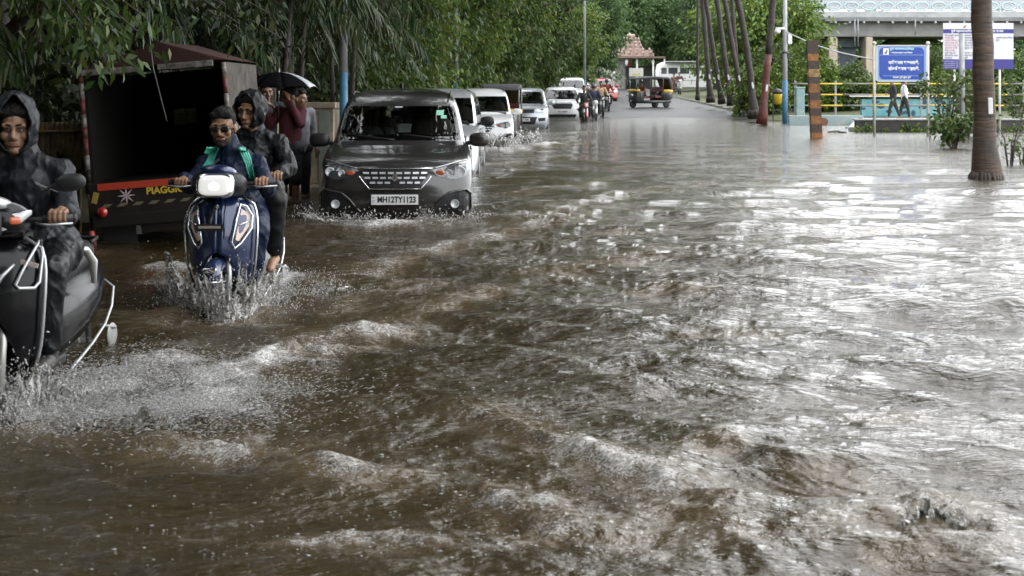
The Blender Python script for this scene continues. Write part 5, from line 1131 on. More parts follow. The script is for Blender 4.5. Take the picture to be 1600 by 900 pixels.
for a, b_ in ((-h, -.12), (.05, h*.86)): k.box(((a+b_)/2, -.055, ztop), (b_-a, .03, .055))
k.build('roof_edge', GRYE, tk, bevel=.006)
rw1, rw2 = mat('faded red band', (.20, .03, .03), .6, dirt=(.05, .02, .018), vscale=20), mat('dirty white band', (.27, .24, .22), .6, dirt=(.07, .06, .055), vscale=20)
z = ztop+.01; i = 0
while z > zt(392):
    L = .10+.05*((i*3) % 4)/3; dk = z < zt(250)
    k = MB(); k.tube([(-h-.012, -.03, z), (-h-.012, -.03, z-L+.002)], .024, n=8); k.build('corner_post_band', [rw1, rw2, rw1, rw2, rw1][i % 5] if not dk else (TB if i % 3 else rw1), tk); z -= L; i += 1
z = ztop
for i in range(4):
    k = MB(); k.tube([(h+.0, -.03, z), (h+.0, -.03, z-.138)], .022, n=8); k.build('corner_post_band', [rw2, rw1][i % 2], tk); z -= .14
# tailgate
k = MB(); k.box((0, -.03, (zt(278)+zt(334))/2), (tw+.02, .05, zt(278)-zt(334))); k.build('tailgate', TB, tk, bevel=.006)
k = MB(); k.box((wx(226, YT)-tk.location.x, -.062, zt(284)), (.72, .012, .062)); k.build('red_stripe', mat('bright red tape', (.42, .045, .02), .5), tk)
text('lettering', 'PIAGGIO', .088, mat('lettering yellow', (.55, .40, .05), .5), tk, (wx(238, YT)-tk.location.x, -.062, zt(296)), bold=.003, sx=1.0, align='LEFT')
k = MB(); cx, cz = wx(207, YT)-tk.location.x, zt(300)
for i in range(8):
    a = i*math.pi/4; k.prism([(cx+math.cos(a-.25)*.03, cz+math.sin(a-.25)*.03), (cx+math.cos(a)*.082, cz+math.sin(a)*.082), (cx+math.cos(a+.25)*.03, cz+math.sin(a+.25)*.03), (cx, cz)], .004, at=-.062)
k.build('star_emblem', mat('faded pink white', (.50, .40, .42), .5), tk)
for i in range(9):
    x = -h+.08+i*tw/9; k = MB(); k.prism([(x, zt(316)), (x+.07, zt(316)), (x+.11, zt(311)), (x+.04, zt(311))], .004, at=-.062); k.build('hazard_dash', mat('dull ochre dash', (.14, .12, .08), .6), tk)
k = MB(); k.box((-h+.04, -.06, zt(300)), (.05, .02, .1), (0, .3, 0)); k.build('yellow_reflector', mat('dull yellow', (.30, .22, .05), .5), tk)
k = MB(); k.box((0, -.05, zt(337)), (tw, .09, .12)); k.build('rear_bumper', mat('bumper black', (.012, .011, .010), .6, spec=.25), tk, bevel=.015)
k = MB(); k.lathe([(.004, -.02), (.03, -.015), (.042, 0), (.045, .04)], (wx(171, YT)-tk.location.x, -.10, zt(322)), 'y', 18); k.build('tail_light', REDL, tk)
k = MB(); k.box((wx(193, YT)-tk.location.x, -.06, zt(338)), (.20, .05, .09)); k.build('tail_lamp_box', mat('dark red lens', (.12, .02, .018), .3), tk, bevel=.01)
k = MB(); k.tube([(-h-.01, -.09, zt(350)), (-h-.0, -.09, zt(366))], [.02, .032], n=10); k.build('hanging_reflector', mat('red white tag', (.50, .08, .06), .4), tk)
for s_ in (-1, 1):
    k = MB(); k.lathe([(.14, -.07), (.22, -.07), (.25, -.04), (.25, .04), (.22, .07), (.14, .07)], (s_*h*.72, .55, .02), 'x', 22); k.build('rear_wheel', RUB, tk)
    k = MB(); k.box((s_*h*.72, .18, .18), (.30, .02, .35)); k.build('mud_flap', RUB, tk)
k = MB(); k.tube([(-h*.7, .55, .05), (h*.7, .55, .05)], .04, n=8); k.box((0, .3, .22), (.5, .3, .16)); k.tube([(-.2, 0, .32), (.2, .1, .2), (.4, .2, .24)], .02, n=6); k.build('axle', mat('greasy steel', (.06, .055, .05), .45, metal=.4), tk)
k = MB(); k.box((.0, Ld+.55, .75), (tw*.82, 1.0, 1.1)); k.build('cab', TB, tk, bevel=.08)
k = MB(); k.box((wx(226, YT+1.88)-tk.location.x, 1.87, wz(195, YT+1.88)), (.13, .01, .21)); k.build('poster', mat('grey poster', (.45, .45, .42), .8, dirt=(.15, .15, .15), vscale=20), tk)
k = MB(); k.box((wx(314, YT+1.88)-tk.location.x, 1.87, wz(180, YT+1.88)), (.24, .01, .16)); k.build('poster', mat('cream poster', (.75, .72, .50), .8, dirt=(.35, .35, .25), vscale=25), tk)
k = MB(); k.tube([(.0, -.08, ztop+.5), (.02, -.1, ztop), (.10, -.08, zt(190))], .005, n=5); k.build('hanging_string', mat('pale string', (.2, .2, .2), .6), tk)
# ------------------------------------------------------------------ people
SKIN = mat('brown skin', (.27, .145, .085), .45, var=.12, vscale=20); SKIN2 = mat('deep brown skin', (.25, .14, .088), .45, var=.12, vscale=20)
HAIR = mat('black hair', (.008, .007, .006), .6, spec=.2, bump=.6, bscale=120); EYEW = mat('eye white', (.22, .20, .18), .3); EYED = mat('dark iris', (.015, .01, .008), .2)
LIP = mat('brown lips', (.20, .08, .06), .45)
RAIN = mat('charcoal raincoat', (.015, .017, .021), .42, spec=.2)
RAIN2 = mat('black raincoat', (.007, .008, .009), .36, spec=.2)
NAVY = mat('navy jacket', (.006, .012, .034), .5, spec=.2); TEALS = mat('green teal stripe', (.05, .36, .26), .5)
def wrinkle(m, sc=7, st=.3, dist=.018):
    n = m.node_tree; b = n.nodes['Principled BSDF']; tc = n.nodes.new('ShaderNodeTexCoord'); last = None
    for k_, (bd, s2, dd) in enumerate((('DIAGONAL', 4.2, 7), ('X', 6.5, 9))):
        wv = n.nodes.new('ShaderNodeTexWave'); wv.bands_direction = bd; wv.inputs['Scale'].default_value = s2; wv.inputs['Distortion'].default_value = dd; wv.inputs['Detail'].default_value = 2.5; wv.inputs['Detail Scale'].default_value = 1.1
        n.links.new(tc.outputs['Object'], wv.inputs['Vector']); pw = n.nodes.new('ShaderNodeMath'); pw.operation = 'POWER'; pw.inputs[1].default_value = 2.2; n.links.new(wv.outputs['Fac'], pw.inputs[0])
        bp = n.nodes.new('ShaderNodeBump'); bp.inputs['Strength'].default_value = st; bp.inputs['Distance'].default_value = dist*(1 if k_ == 0 else .6); n.links.new(pw.outputs[0], bp.inputs['Height'])
        if last: n.links.new(last.outputs[0], bp.inputs['Normal'])
        last = bp
    n.links.new(last.outputs[0], b.inputs['Normal'])
def wrinkle_old(m, sc=7, st=.55, dist=.02):
    n = m.node_tree; b = n.nodes['Principled BSDF']; tc = n.nodes.new('ShaderNodeTexCoord'); mp = n.nodes.new('ShaderNodeMapping'); mp.inputs['Scale'].default_value = (1, 1, .45); mp.inputs['Rotation'].default_value = (.3, .5, 0)
    t = n.nodes.new('ShaderNodeTexNoise'); t.noise_type = 'RIDGED_MULTIFRACTAL' if hasattr(t, 'noise_type') else 'FBM'; t.inputs['Scale'].default_value = sc; t.inputs['Detail'].default_value = 3; t.inputs['Roughness'].default_value = .45; t.inputs['Distortion'].default_value = 1.2
    n.links.new(tc.outputs['Object'], mp.inputs[0]); n.links.new(mp.outputs[0], t.inputs['Vector']); bp = n.nodes.new('ShaderNodeBump'); bp.inputs['Strength'].default_value = st; bp.inputs['Distance'].default_value = dist
    n.links.new(t.outputs['Fac'], bp.inputs['Height']); n.links.new(bp.outputs[0], b.inputs['Normal'])
for m_ in (RAIN, RAIN2, NAVY): wrinkle(m_)
def V3(*a): return Vector(a)
def head_prims(M, detail=True):
    def e(c, r): return ('e', M @ Vector(c), r, M.to_euler())
    def c(a, b, r0, r1): return ('c', M @ Vector(a), M @ Vector(b), r0, r1)
    P = [e((0, .012, .035), (.076, .096, .098)), e((0, -.018, -.045), (.060, .072, .078)), e((0, -.062, -.095), (.030, .026, .020))]
    if detail: P += [c((0, -.086, .012), (0, -.108, -.026), .010, .0135), c((-.012, -.096, -.034), (.012, -.096, -.034), .010, .010), c((-.046, -.074, .030), (.046, -.074, .030), .014, .014),
          e((.044, -.056, -.022), (.026, .026, .026)), e((-.044, -.056, -.022), (.026, .026, .026)), c((-.020, -.084, -.064), (.020, -.084, -.064), .010, .010),
          e((.080, .012, -.005), (.012, .024, .034)), e((-.080, .012, -.005), (.012, .024, .034))]
    return P
def face_parts(M, root, body, glasses=False, beard=False, brows=True):
    k = MB()
    if not glasses:
        for s_ in (-1, 1):
            k = MB(); k.sell(M @ V3(s_*.031, -.079, .006), (.0130, .009, .0046), rot=M.to_euler(), nu=12, nv=8); ey = k.build('eye', EYEW, root)
            k = MB(); k.sell(M @ V3(s_*.031, -.0865, .006), (.0068, .0045, .0045), rot=M.to_euler(), nu=10, nv=6); k.build('iris', EYED, ey)
            k = MB(); k.tube([M @ V3(s_*(.015+.008*i), -.087+.002*i, .0145+.0008*(i*(3-i))) for i in range(5)], .0032, n=5); k.build('eyelid', mat('dark lash', (.05, .03, .02), .6), root)
    for s_ in (-1, 1):
        k = MB(); k.tube([M @ V3(s_*(.012+.010*i), -.092+.0035*i, .030+.002*(i*(4-i))*.5) for i in range(5)], [.004, .0055, .0055, .004, .002], n=6); k.build('eyebrow', HAIR, root)
    k = MB(); k.tube([M @ V3(-.024+.008*i, -.0955+.0006*(i-3)**2, -.0575) for i in range(7)], [.002, .004, .0048, .0042, .0048, .004, .002], n=6); k.tube([M @ V3(-.022+.0073*i, -.094+.0006*(i-3)**2, -.0665) for i in range(7)], [.002, .004, .0055, .006, .0055, .004, .002], n=6); k.build('lips', LIP, root)
    if glasses:
        gl_ = mat('sunglass lens', (.006, .006, .007), .06, coat=1); k = MB()
        for s_ in (-1, 1): k.sell(M @ V3(s_*.034, -.097, .004), (.031, .006, .021), (.6, .6), rot=M.to_euler(), nu=18, nv=8)
        k.tube([M @ V3(-.012, -.101, .012), M @ V3(.012, -.101, .012)], .003, n=5)
        for s_ in (-1, 1): k.tube([M @ V3(s_*.064, -.094, .012), M @ V3(s_*.080, -.05, .010), M @ V3(s_*.084, .02, .005)], .0035, n=5)
        k.build('sunglasses', gl_, root)
    if beard:
        fuse('beard', [('e', M @ V3(0, -.028, -.075), (.062, .060, .050), M.to_euler()), ('c', M @ V3(-.058, .0, -.04), M @ V3(-.045, -.04, -.085), .014, .014), ('c', M @ V3(.058, .0, -.04), M @ V3(.045, -.04, -.085), .014, .014), ('e', M @ V3(0, -.066, -.098), (.030, .024, .022), M.to_euler()),
             ('c', M @ V3(-.026, -.087, -.050), M @ V3(.026, -.087, -.050), .007, .007)], .004, mat('trimmed beard', (.030, .020, .015), .8, bump=.6, bscale=200), root, 2)
def hair_cap(M, root, vol=1.0, front=.05):
    fuse('hair', [('e', M @ V3(0, .028, .055), (.084*vol, .096, .092), M.to_euler()), ('c', M @ V3(-.05, -.055, .092), M @ V3(.05, -.055, .092), .026, .026), ('c', M @ V3(-.074, .01, .03), M @ V3(-.074, .02, -.005), .014, .01), ('c', M @ V3(.074, .01, .03), M @ V3(.074, .02, -.005), .014, .01), ('e', M @ V3(0, -.02, .112), (.06, .06, .032), M.to_euler())], .005, HAIR, root, 2, fold=.014, fscale=.02)
def hood(M, root, m, r=(.112, .128, .140), open_=(44, 56), peak=0, c=(0, .012, .018)):
    k = MB(); rings = []; nr, nk = 20, 40
    for i in range(nr+1):
        ring = []
        for j in range(nk):
            a = 2*math.pi*j/nk; o_ = R(open_[0]+(open_[1]-open_[0])*abs(math.sin(a))**1.5); ph = o_+(math.pi-.02-o_)*i/nr
            x = r[0]*math.sin(ph)*math.cos(a); z = r[2]*math.sin(ph)*math.sin(a); y = -r[1]*math.cos(ph)
            if z > 0: z += peak*max(0, math.sin(a))**3*math.sin(ph)**.5*(1-.4*i/nr); x *= 1+.10*max(0, math.sin(a))
            if i == 0: y -= .012
            wv = .006*math.sin(a*5+i*.7)+.004*math.sin(a*9-i); x += wv*math.cos(a); z += wv*math.sin(a)
            ring.append(M @ V3(c[0]+x, c[1]+y, c[2]+z))
        rings.append(ring)
    k.loft(rings, cap=False); o = k.build('hood', m, root, solid=.006); q = o.modifiers.new('u', 'SUBSURF'); q.levels = 1; q.render_levels = 1
    t = bpy.data.textures.new('hoodfold', 'CLOUDS'); t.noise_scale = .05; q = o.modifiers.new('d', 'DISPLACE'); q.texture = t; q.strength = .016; q.texture_coords = 'LOCAL'
    k = MB(); e = [rings[0][j] for j in range(nk)]; k.tube(e, .006, n=6, closed=True); k.build('hood_hem', m, o)
    return o
def hand_grip(c, ax, s_, side):
    """fingers closed over a bar running along ax through c; side = +1 thumb towards -ax; fingers come over the front (towards -Y)"""
    c = Vector(c); ax = Vector(ax).normalized(); P = [('e', c+V3(0, .030, .022), (.040, .030, .018)), ('c', c+V3(0, .085, .020), c+V3(0, .040, .024), .024, .028)]
    ln = [.85, 1.0, .95, .78]
    for i in range(4):
        o = ax*(-.033+.0225*i)*side; L = ln[i]; k0 = c+o+V3(0, .008, .033); k1 = c+o+V3(0, -.026*L-.004, .026); k2 = c+o+V3(0, -.032*L-.002, -.004); k3 = c+o+V3(0, -.014, -.024*L)
        P += [('c', k0, k1, .0105, .0098), ('c', k1, k2, .0098, .0090), ('c', k2, k3, .0090, .0080)]
    t0 = c-ax*.040*side+V3(0, .035, .01); t1 = c-ax*.046*side+V3(0, .004, -.012); t2 = c-ax*.030*side+V3(0, -.018, -.022); P += [('c', t0, t1, .012, .0105), ('c', t1, t2, .0105, .0085)]
    return P
def open_hand(c, d, n_, s_=1):
    """relaxed hand: d fingers' direction, n_ palm normal"""
    c = Vector(c); d = Vector(d).normalized(); n_ = Vector(n_).normalized(); sd = d.cross(n_)*s_; P = [('c', c-d*.03, c+d*.045, .028, .034, .55)]
    for i in range(4):
        o = sd*(-.030+.020*i); L = [.070, .080, .075, .058][i]; a = c+o+d*.050; b_ = a+d*L*.55+n_*.008; P += [('c', a, b_, .0095, .009), ('c', b_, b_+(d*.6+n_*.8).normalized()*L*.45, .009, .008)]
    a = c-sd*.032+d*.0; P += [('c', a, a-sd*.022+d*.035, .012, .010), ('c', a-sd*.022+d*.035, a-sd*.018+d*.062+n_*.01, .010, .009)]
    return P
def barefoot(a, d, s_=1, r=.03):
    a = Vector(a); d = Vector(d).normalized(); P = [('c', a+V3(0, 0, -.03)-d*.03, a+d*.13+V3(0, 0, -.055), .034, .030), ('c', a+d*.05+V3(0, 0, -.03), a+d*.14+V3(0, 0, -.055), .034, .026)]
    sd = Vector((-d.y, d.x, 0))
    for i in range(5): o = sd*(-.030+.015*i)*s_; P.append(('c', a+d*.14+o+V3(0, 0, -.06), a+d*(.18-.008*i)+o+V3(0, 0, -.066), .010-.0008*i, .009-.0008*i))
    return P
def headM(c, yaw=0, pitch=0, roll=0): return Matrix.Translation(Vector(c)) @ Euler((R(pitch), R(roll), R(yaw)), 'XYZ').to_matrix().to_4x4()
def rot_e(M): return M

def seated(name_lbl, loc, rz, J, skin, vox=.0045, hoodm=None, glasses=False, beard=False, hair=True, jacket=None, trousers=None, grips=True, shoe=None, group=None, peak=0, jr=1.0, hand_r=None, hand_l=None, handsP=None, cuff=1.0, cut_f=.016):
    root = thing('person', name_lbl, 'person', loc, rz, group); H = J['head']; M = headM(H, J.get('yaw', 0), J.get('pitch', 0), J.get('roll', 0))
    hp = [(p[0], *p[1:]) for p in head_prims(M)]
    sh = [V3(*J['sh_r']), V3(*J['sh_l'])]; el_ = [V3(*J['el_r']), V3(*J['el_l'])]; ha = [V3(*J['ha_r']), V3(*J['ha_l'])]; hip = V3(*J['hip']); ch = V3(*J['chest']); nk = V3(*J['neck'])
    kn = [V3(*J['kn_r']), V3(*J['kn_l'])]; an = [V3(*J['an_r']), V3(*J['an_l'])]; hj = [hip+V3(-.09, 0, 0), hip+V3(.09, 0, 0)]
    B = hp+[('c', nk-V3(0, -.01, .06), M @ V3(0, .02, -.05), .055, .052), ('c', hip, ch, .11, .12)]
    for i in (0, 1):
        wr = ha[i]+J.get('wr', [V3(0, .085, .02), V3(0, .085, .02)])[i]
        B += [('c', ch, sh[i]-V3(0, 0, .04), .06, .030), ('c', sh[i]-V3(0, 0, .04), el_[i], .032, .030), ('c', el_[i], wr, .032, .025), ('c', hip, hj[i], .1, .09), ('c', hj[i], kn[i], .075, .055), ('c', kn[i], an[i], .052, .036)]
        if grips: B += hand_grip(ha[i], (1, J.get('gy', .12)*(1 if i else -1), 0), 1, 1 if i else -1)
        elif handsP: B += handsP[i]
        B += J['feet'][i] if J.get('feet') and J['feet'][i] else [('c', an[i]+V3(0, .03, -.05), an[i]+V3(0, -.15, -.07), .038, .034)]
    body = fuse('body', B, vox, skin, root, 3)
    face_parts(M, root, body, glasses, beard)
    if hair: hair_cap(M, root)
    Jk = [('e', ch+V3(0, .01, -.05), (.192*jr, .125*jr, .20)), ('c', hip+V3(0, 0, .02), ch, .160*jr, .155*jr), ('e', hip+V3(0, -.02, .04), (.225*jr, .20*jr, .14)), ('c', nk-V3(0, -.01, .02), sh[0]-V3(-.05, 0, .02), .07, .065), ('c', nk-V3(0, -.01, .02), sh[1]-V3(.05, 0, .02), .07, .065), ('c', nk-V3(0, -.02, .05), nk+V3(0, .01, .03), .085, .072)]
    for i in (0, 1):
        wr = ha[i]+J.get('wr', [V3(0, .085, .02), V3(0, .085, .02)])[i]; Jk += [('c', ch+V3(0, 0, .02), sh[i]-V3(0, 0, .03), .11*jr, .072*jr), ('c', sh[i]-V3(0, 0, .02), el_[i], .064*jr, .062*jr), ('c', el_[i], wr+(el_[i]-wr)*.10, .060*jr*cuff, .054*cuff), ('e', wr+(el_[i]-wr)*.16, (.058, .046, .054))]
    jk = fuse('jacket', Jk, .010, jacket, root, 3, fold=.036, fscale=.10); tw = bpy.data.textures.new('fold2', 'CLOUDS'); tw.noise_scale = .035; q = jk.modifiers.new('d2', 'DISPLACE'); q.texture = tw; q.strength = .010; q.texture_coords = 'LOCAL'
    T = [('c', hj[0], hj[1], .14, .14)]
    for i in (0, 1): T += [('c', hj[i], kn[i], .115, .088), ('c', kn[i], an[i].lerp(kn[i], .10), .086, .062)]
    fuse('trousers', T, .011, trousers, root, 3, fold=.032, fscale=.09)
    for i in (0, 1):
        if shoe: fuse('shoe', [('c', an[i]+V3(0, .04, -.045), an[i]+V3(0, -.16, -.07), .050, .044), ('c', an[i]+V3(0, .01, .04), an[i]+V3(0, .02, -.04), .05, .05)], .01, shoe, root, 2)
    if hoodm: hood(M, root, hoodm, peak=peak)
    return root, jk, M
SX1, SY1 = -2.42, 6.73        # black scooter
SX2, SY2 = -1.885, 9.38       # blue scooter
p1_, jk1, M1 = seated('hooded rider in a charcoal raincoat on the black scooter at the left edge', (SX1, SY1, -.25), 0, dict(head=(-.055, .60, 1.475), yaw=14, pitch=4, neck=(-.03, .66, 1.35), chest=(-.01, .70, 1.18), hip=(0, .80, .86), sh_r=(-.18, .70, 1.29), sh_l=(.15, .70, 1.29), el_r=(-.26, .52, 1.10), el_l=(.225, .55, 1.06), ha_r=(-.285, .20, 1.075), ha_l=(.285, .20, 1.075), kn_r=(-.17, .40, .80), kn_l=(.18, .40, .80), an_r=(-.15, .42, .40), an_l=(.16, .42, .40)), SKIN2, hoodm=RAIN, hair=True, jacket=RAIN, trousers=RAIN2, shoe=mat('wet leather boot', (.025, .022, .02), .45, bump=.4), peak=.045, jr=.95)
lg = MB(); lg.box((0, 0, 0), (.05, .003, .012)); o = lg.build('chest_logo', mat('logo white', (.55, .55, .57), .5), p1_); o.location = (.115, .50, 1.225); q = o.modifiers.new('w', 'SHRINKWRAP'); q.target = jk1; q.offset = .004
k = MB(); k.tube([(-.035, .45, 1.36), (-.03, .44, 1.2), (-.03, .46, 1.02)], .004, n=5); o = k.build('zip', mat('zip grey', (.10, .10, .11), .4), p1_); q = o.modifiers.new('w', 'SHRINKWRAP'); q.target = jk1; q.offset = .003
p2_, jk2, M2 = seated('rider in sunglasses and a navy jacket with green stripes driving the blue scooter', (SX2, SY2, -.25), 0, dict(head=(-.075, .60, 1.415), yaw=-3, pitch=8, neck=(-.05, .66, 1.29), chest=(-.02, .70, 1.12), hip=(0, .78, .84), sh_r=(-.20, .68, 1.195), sh_l=(.145, .68, 1.195), el_r=(-.275, .48, 1.02), el_l=(.245, .50, 1.00), ha_r=(-.265, .20, 1.06), ha_l=(.255, .20, 1.06), kn_r=(-.19, .40, .74), kn_l=(.19, .40, .74), an_r=(-.15, .42, .40), an_l=(.15, .42, .40)), SKIN, glasses=True, beard=True, hair=True, jacket=NAVY, trousers=NAVY, jr=.94, shoe=mat('dark sandal', (.03, .025, .02), .5))
def stripe(jk, root, P, Wd, m, nm='stripe'):
    n = 16; A = []; B = []
    for i in range(n+1):
        t = i/n*(len(P)-1); a = min(int(t), len(P)-2); p = Vector(P[a]).lerp(Vector(P[a+1]), t-a); d = (Vector(P[a+1])-Vector(P[a])).normalized(); s_ = d.cross(V3(0, 1, 0)).normalized()*Wd/2; A.append(p-s_); B.append(p+s_)
    k = MB(); rows = [[A[i].lerp(B[i], j/4) for i in range(n+1)] for j in range(5)]
    for j in range(4): k.quadstrip(rows[j], rows[j+1])
    o = k.build(nm, m, root); q = o.modifiers.new('w', 'SHRINKWRAP'); q.target = jk; q.wrap_method = 'PROJECT'; q.use_project_y = True; q.use_negative_direction = True; q.use_positive_direction = True; q.offset = .005
    q = o.modifiers.new('so', 'SOLIDIFY'); q.thickness = .004; return o
stripe(jk2, p2_, [(-.125, .42, 1.285), (-.165, .42, 1.19), (-.20, .42, 1.10)], .050, TEALS); stripe(jk2, p2_, [(.045, .42, 1.285), (.095, .42, 1.18), (.125, .42, 1.07)], .050, TEALS)
stripe(jk2, p2_, [(-.15, .40, 1.165), (-.10, .40, 1.20)], .018, mat('grey strap', (.15, .16, .18), .5)); stripe(jk2, p2_, [(.075, .40, 1.20), (.13, .40, 1.15)], .018, mat('grey strap', (.15, .16, .18), .5))
hr3 = V3(-.25, .62, 1.02); hl3 = V3(.245, .86, 1.06)
p3_, jk3, M3 = seated('barefoot pillion passenger in a black hooded raincoat behind the sunglasses rider', (SX2, SY2, -.25), 0, dict(head=(.015, 1.13, 1.515), yaw=-16, pitch=8, roll=3, neck=(.03, 1.19, 1.39), chest=(.04, 1.22, 1.19), hip=(.02, 1.24, .92), sh_r=(-.15, 1.20, 1.33), sh_l=(.21, 1.20, 1.31), el_r=(-.25, 1.05, 1.10), el_l=(.30, 1.08, 1.12), ha_r=tuple(hr3), ha_l=tuple(hl3), kn_r=(-.24, .80, .90), kn_l=(.25, .78, .91), an_r=(-.26, .86, .54), an_l=(.235, .84, .54), feet=[barefoot((-.26, .86, .52), (0, -1, -.1)), barefoot((.235, .84, .52), (-.05, -1, -.15), -1)]), SKIN, hoodm=RAIN2, hair=True, jacket=RAIN2, trousers=mat('black trousers', (.008, .008, .009), .5, spec=.2, bump=.3, bscale=14), grips=True, jr=1.02, shoe=None)

# ------------------------------------------------------------------ scooters
def scooter(label, loc, rz, paint, paint2, kind, group='scooters riding through the flood'):
    r_ = thing('scooter', label, 'scooter', loc, rz, group); blue = kind == 'blue'
    WT = [(.36, .150, .10), (.45, .185, .07), (.55, .205, .045), (.66, .215, .035), (.76, .22, .04), (.86, .215, .06), (.93, .19, .085), (.985, .13, .12)]
    def side_ring(z, w_, y0, sx):
        inn = .115*math.sqrt(max(0, 1-((z-.36)/.27)**2)) if z < .63 else 0; n_ = 9; fr_ = []; bk = []
        for i in range(n_+1):
            t = i/n_; x = inn+(w_-inn)*math.sin(t*math.pi/2); a = x/w_; y = y0-.035*(max(0, 1-a*2.6))**1.2+.14*a**3.2; fr_.append((sx*x, y, z)); bk.append((sx*max(x-.006*t, inn), y+.05-.018*t, z))
        return fr_+bk[::-1]
    from bisect import bisect
    def wt(z):
        for a, b in zip(WT[:-1], WT[1:]):
            if z <= b[0]: t = (z-a[0])/(b[0]-a[0]); t = max(0, t); return a[1]+(b[1]-a[1])*t, a[2]+(b[2]-a[2])*t
        return WT[-1][1:]
    k = MB()
    for sx in (-1, 1): k.loft([side_ring(z, *wt(z), sx) for z in np.linspace(.36, .985, 26)])
    ap = k.build('front_apron', paint, r_, fix=True)
    def ay(x, z): w_, y0 = wt(z); a = min(abs(x)/w_, 1); return y0-.035*(max(0, 1-a*2.6))**1.2+.14*a**3.2
    # inner leg shield, floor, fender, wheels
    k = MB(); k.box((0, .26, .66), (.36, .03, .62), (-.12, 0, 0)); k.box((0, .50, .325), (.34, .42, .05)); k.box((0, .26, .95), (.26, .12, .12)); k.build('leg_shield', PLAST, r_, bevel=.012)
    k = MB(); k.tube([(0, -.285*math.cos(a)+.0, .25+.30*math.sin(a)) for a in np.linspace(.85, 2.7, 14)], [.03]+[.055]*11+[.045, .03], n=12, flat=1.0); fd = k.build('front_fender', paint, r_)
    if blue:
        k = MB(); k.tube([(-.085, -.16, .47), (-.06, -.235, .475), (.06, -.235, .475), (.085, -.16, .47)], .009, n=6); k.sell((0, -.205, .545), (.05, .015, .018), (.6, .6)); k.build('fender_trim', CHR, fd)
    for nm, y, rr in (('front_wheel', 0, .25), ('rear_wheel', 1.25, .24)):
        k = MB(); k.lathe([(.14, -.04), (rr-.03, -.05), (rr-.005, -.03), (rr, 0), (rr-.005, .03), (rr-.03, .05), (.14, .04)], (0, y, rr), 'x', 30); wv = k.build(nm, RUB, r_)
        k = MB(); k.lathe([(.005, -.03), (.14, -.042), (.15, -.03), (.15, .03), (.14, .042), (.005, .03)], (0, y, rr), 'x', 20); k.build('rim', SIL, wv)
    for sx in (-1, 1):
        k = MB(); k.tube([(sx*.075, .0, .25), (sx*.07, .06, .50), (sx*.05, .14, .85)], [.022, .02, .018], n=8); k.build('fork_leg', SIL if kind != 'black' else mat('pale fork', (.42, .42, .40), .35, metal=.5), r_)
    if not blue:
        k = MB(); k.sell((.088, -.07, .455), (.012, .018, .03), nu=12, nv=8); k.build('fork_reflector', AMB, r_)
    # handlebar cowl and headlight
    k = MB(); k.sell((0, .10, 1.065), (.175, .15, .082), (.7, .75), rot=(R(-12), 0, 0), nu=28, nv=16); cw = k.build('handlebar_cowl', PLAST if blue else paint, r_)
    k = MB(); k.sell((0, .07, 1.125), (.125, .13, .05), (.8, .8), rot=(R(-22), 0, 0), nu=24, nv=10); k.build('cowl_top', paint if blue else SIL, r_)
    hz = 1.065
    k = MB(); k.sell((0, -.028, hz), (.122 if blue else .10, .035, .082 if blue else .075), (.55, .6), rot=(R(-14), 0, 0), nu=30, nv=14); k.build('headlight_bezel', CHR if blue else PLAST, r_)
    k = MB(); k.sell((0, -.048, hz), (.103 if blue else .088, .030, .066 if blue else .062), (.55, .6), rot=(R(-14), 0, 0), nu=30, nv=14); hl_ = k.build('headlight', HEADL, r_); k = MB(); k.sell((0, -.066, hz-.005), (.050, .016, .036), (.7, .8), rot=(R(-14), 0, 0), nu=20, nv=10); k.build('lamp_core', HCORE, hl_)
    for sx in (-1, 1):
        if not blue:
            k = MB(); k.loft([[(sx*.095, -.035, 1.03), (sx*.095, -.035, 1.10), (sx*.095, .02, 1.10), (sx*.095, .02, 1.03)], [(sx*.15, .005, 1.05), (sx*.15, .005, 1.115), (sx*.15, .06, 1.11), (sx*.15, .06, 1.05)], [(sx*.20, .06, 1.10), (sx*.20, .06, 1.125), (sx*.20, .09, 1.12), (sx*.20, .09, 1.10)]]); q = k.build('indicator', LENS, r_, bevel=.006)
            k = MB(); k.sell((sx*.145, .002, 1.078), (.028, .012, .018), (.6, .6), rot=(0, 0, sx*.6)); k.build('amber_insert', mat('orange red insert', (.60, .12, .05), .25, coat=1), q)
            k = MB(); k.prism([(sx*.06, 1.13), (sx*.13, 1.16), (sx*.17, 1.145), (sx*.20, 1.125), (sx*.14, 1.115), (sx*.08, 1.105)], .03, at=.0); k.build('grey_visor', mat('grey visor film', (.22, .23, .24), .35), r_, bevel=.005)
        k = MB(); k.tube([(sx*.10, .15, 1.06), (sx*.20, .19, 1.065), (sx*.345, .235, 1.07)], .0145, n=10); k.build('handlebar', PLAST, r_)
        k = MB(); k.tube([(sx*.21, .195, 1.066), (sx*.345, .235, 1.07)], .019, n=12); k.sell((sx*.352, .238, 1.07), (.010, .022, .022), nu=10, nv=6); k.build('grip', RUB, r_)
        k = MB(); k.tube([(sx*.19, .16, 1.05), (sx*.26, .135, 1.045), (sx*.36, .175, 1.05)], .006, n=6); k.build('brake_lever', SIL, r_)
        # aprons's chrome guard
        edge = [(sx*(wt(z)[0]+.016), ay(wt(z)[0], z)-.02, z) for z in np.linspace(.93, .38, 12)]
        k = MB(); k.tube([(sx*.13, ay(.13, .97)-.03, .985)]+edge, .0085, n=8)
        zi = [(.175 if blue else .15, .93), (.115, .72), (.125, .655), (.16, .62), (.205, .70), (.215, .80)]
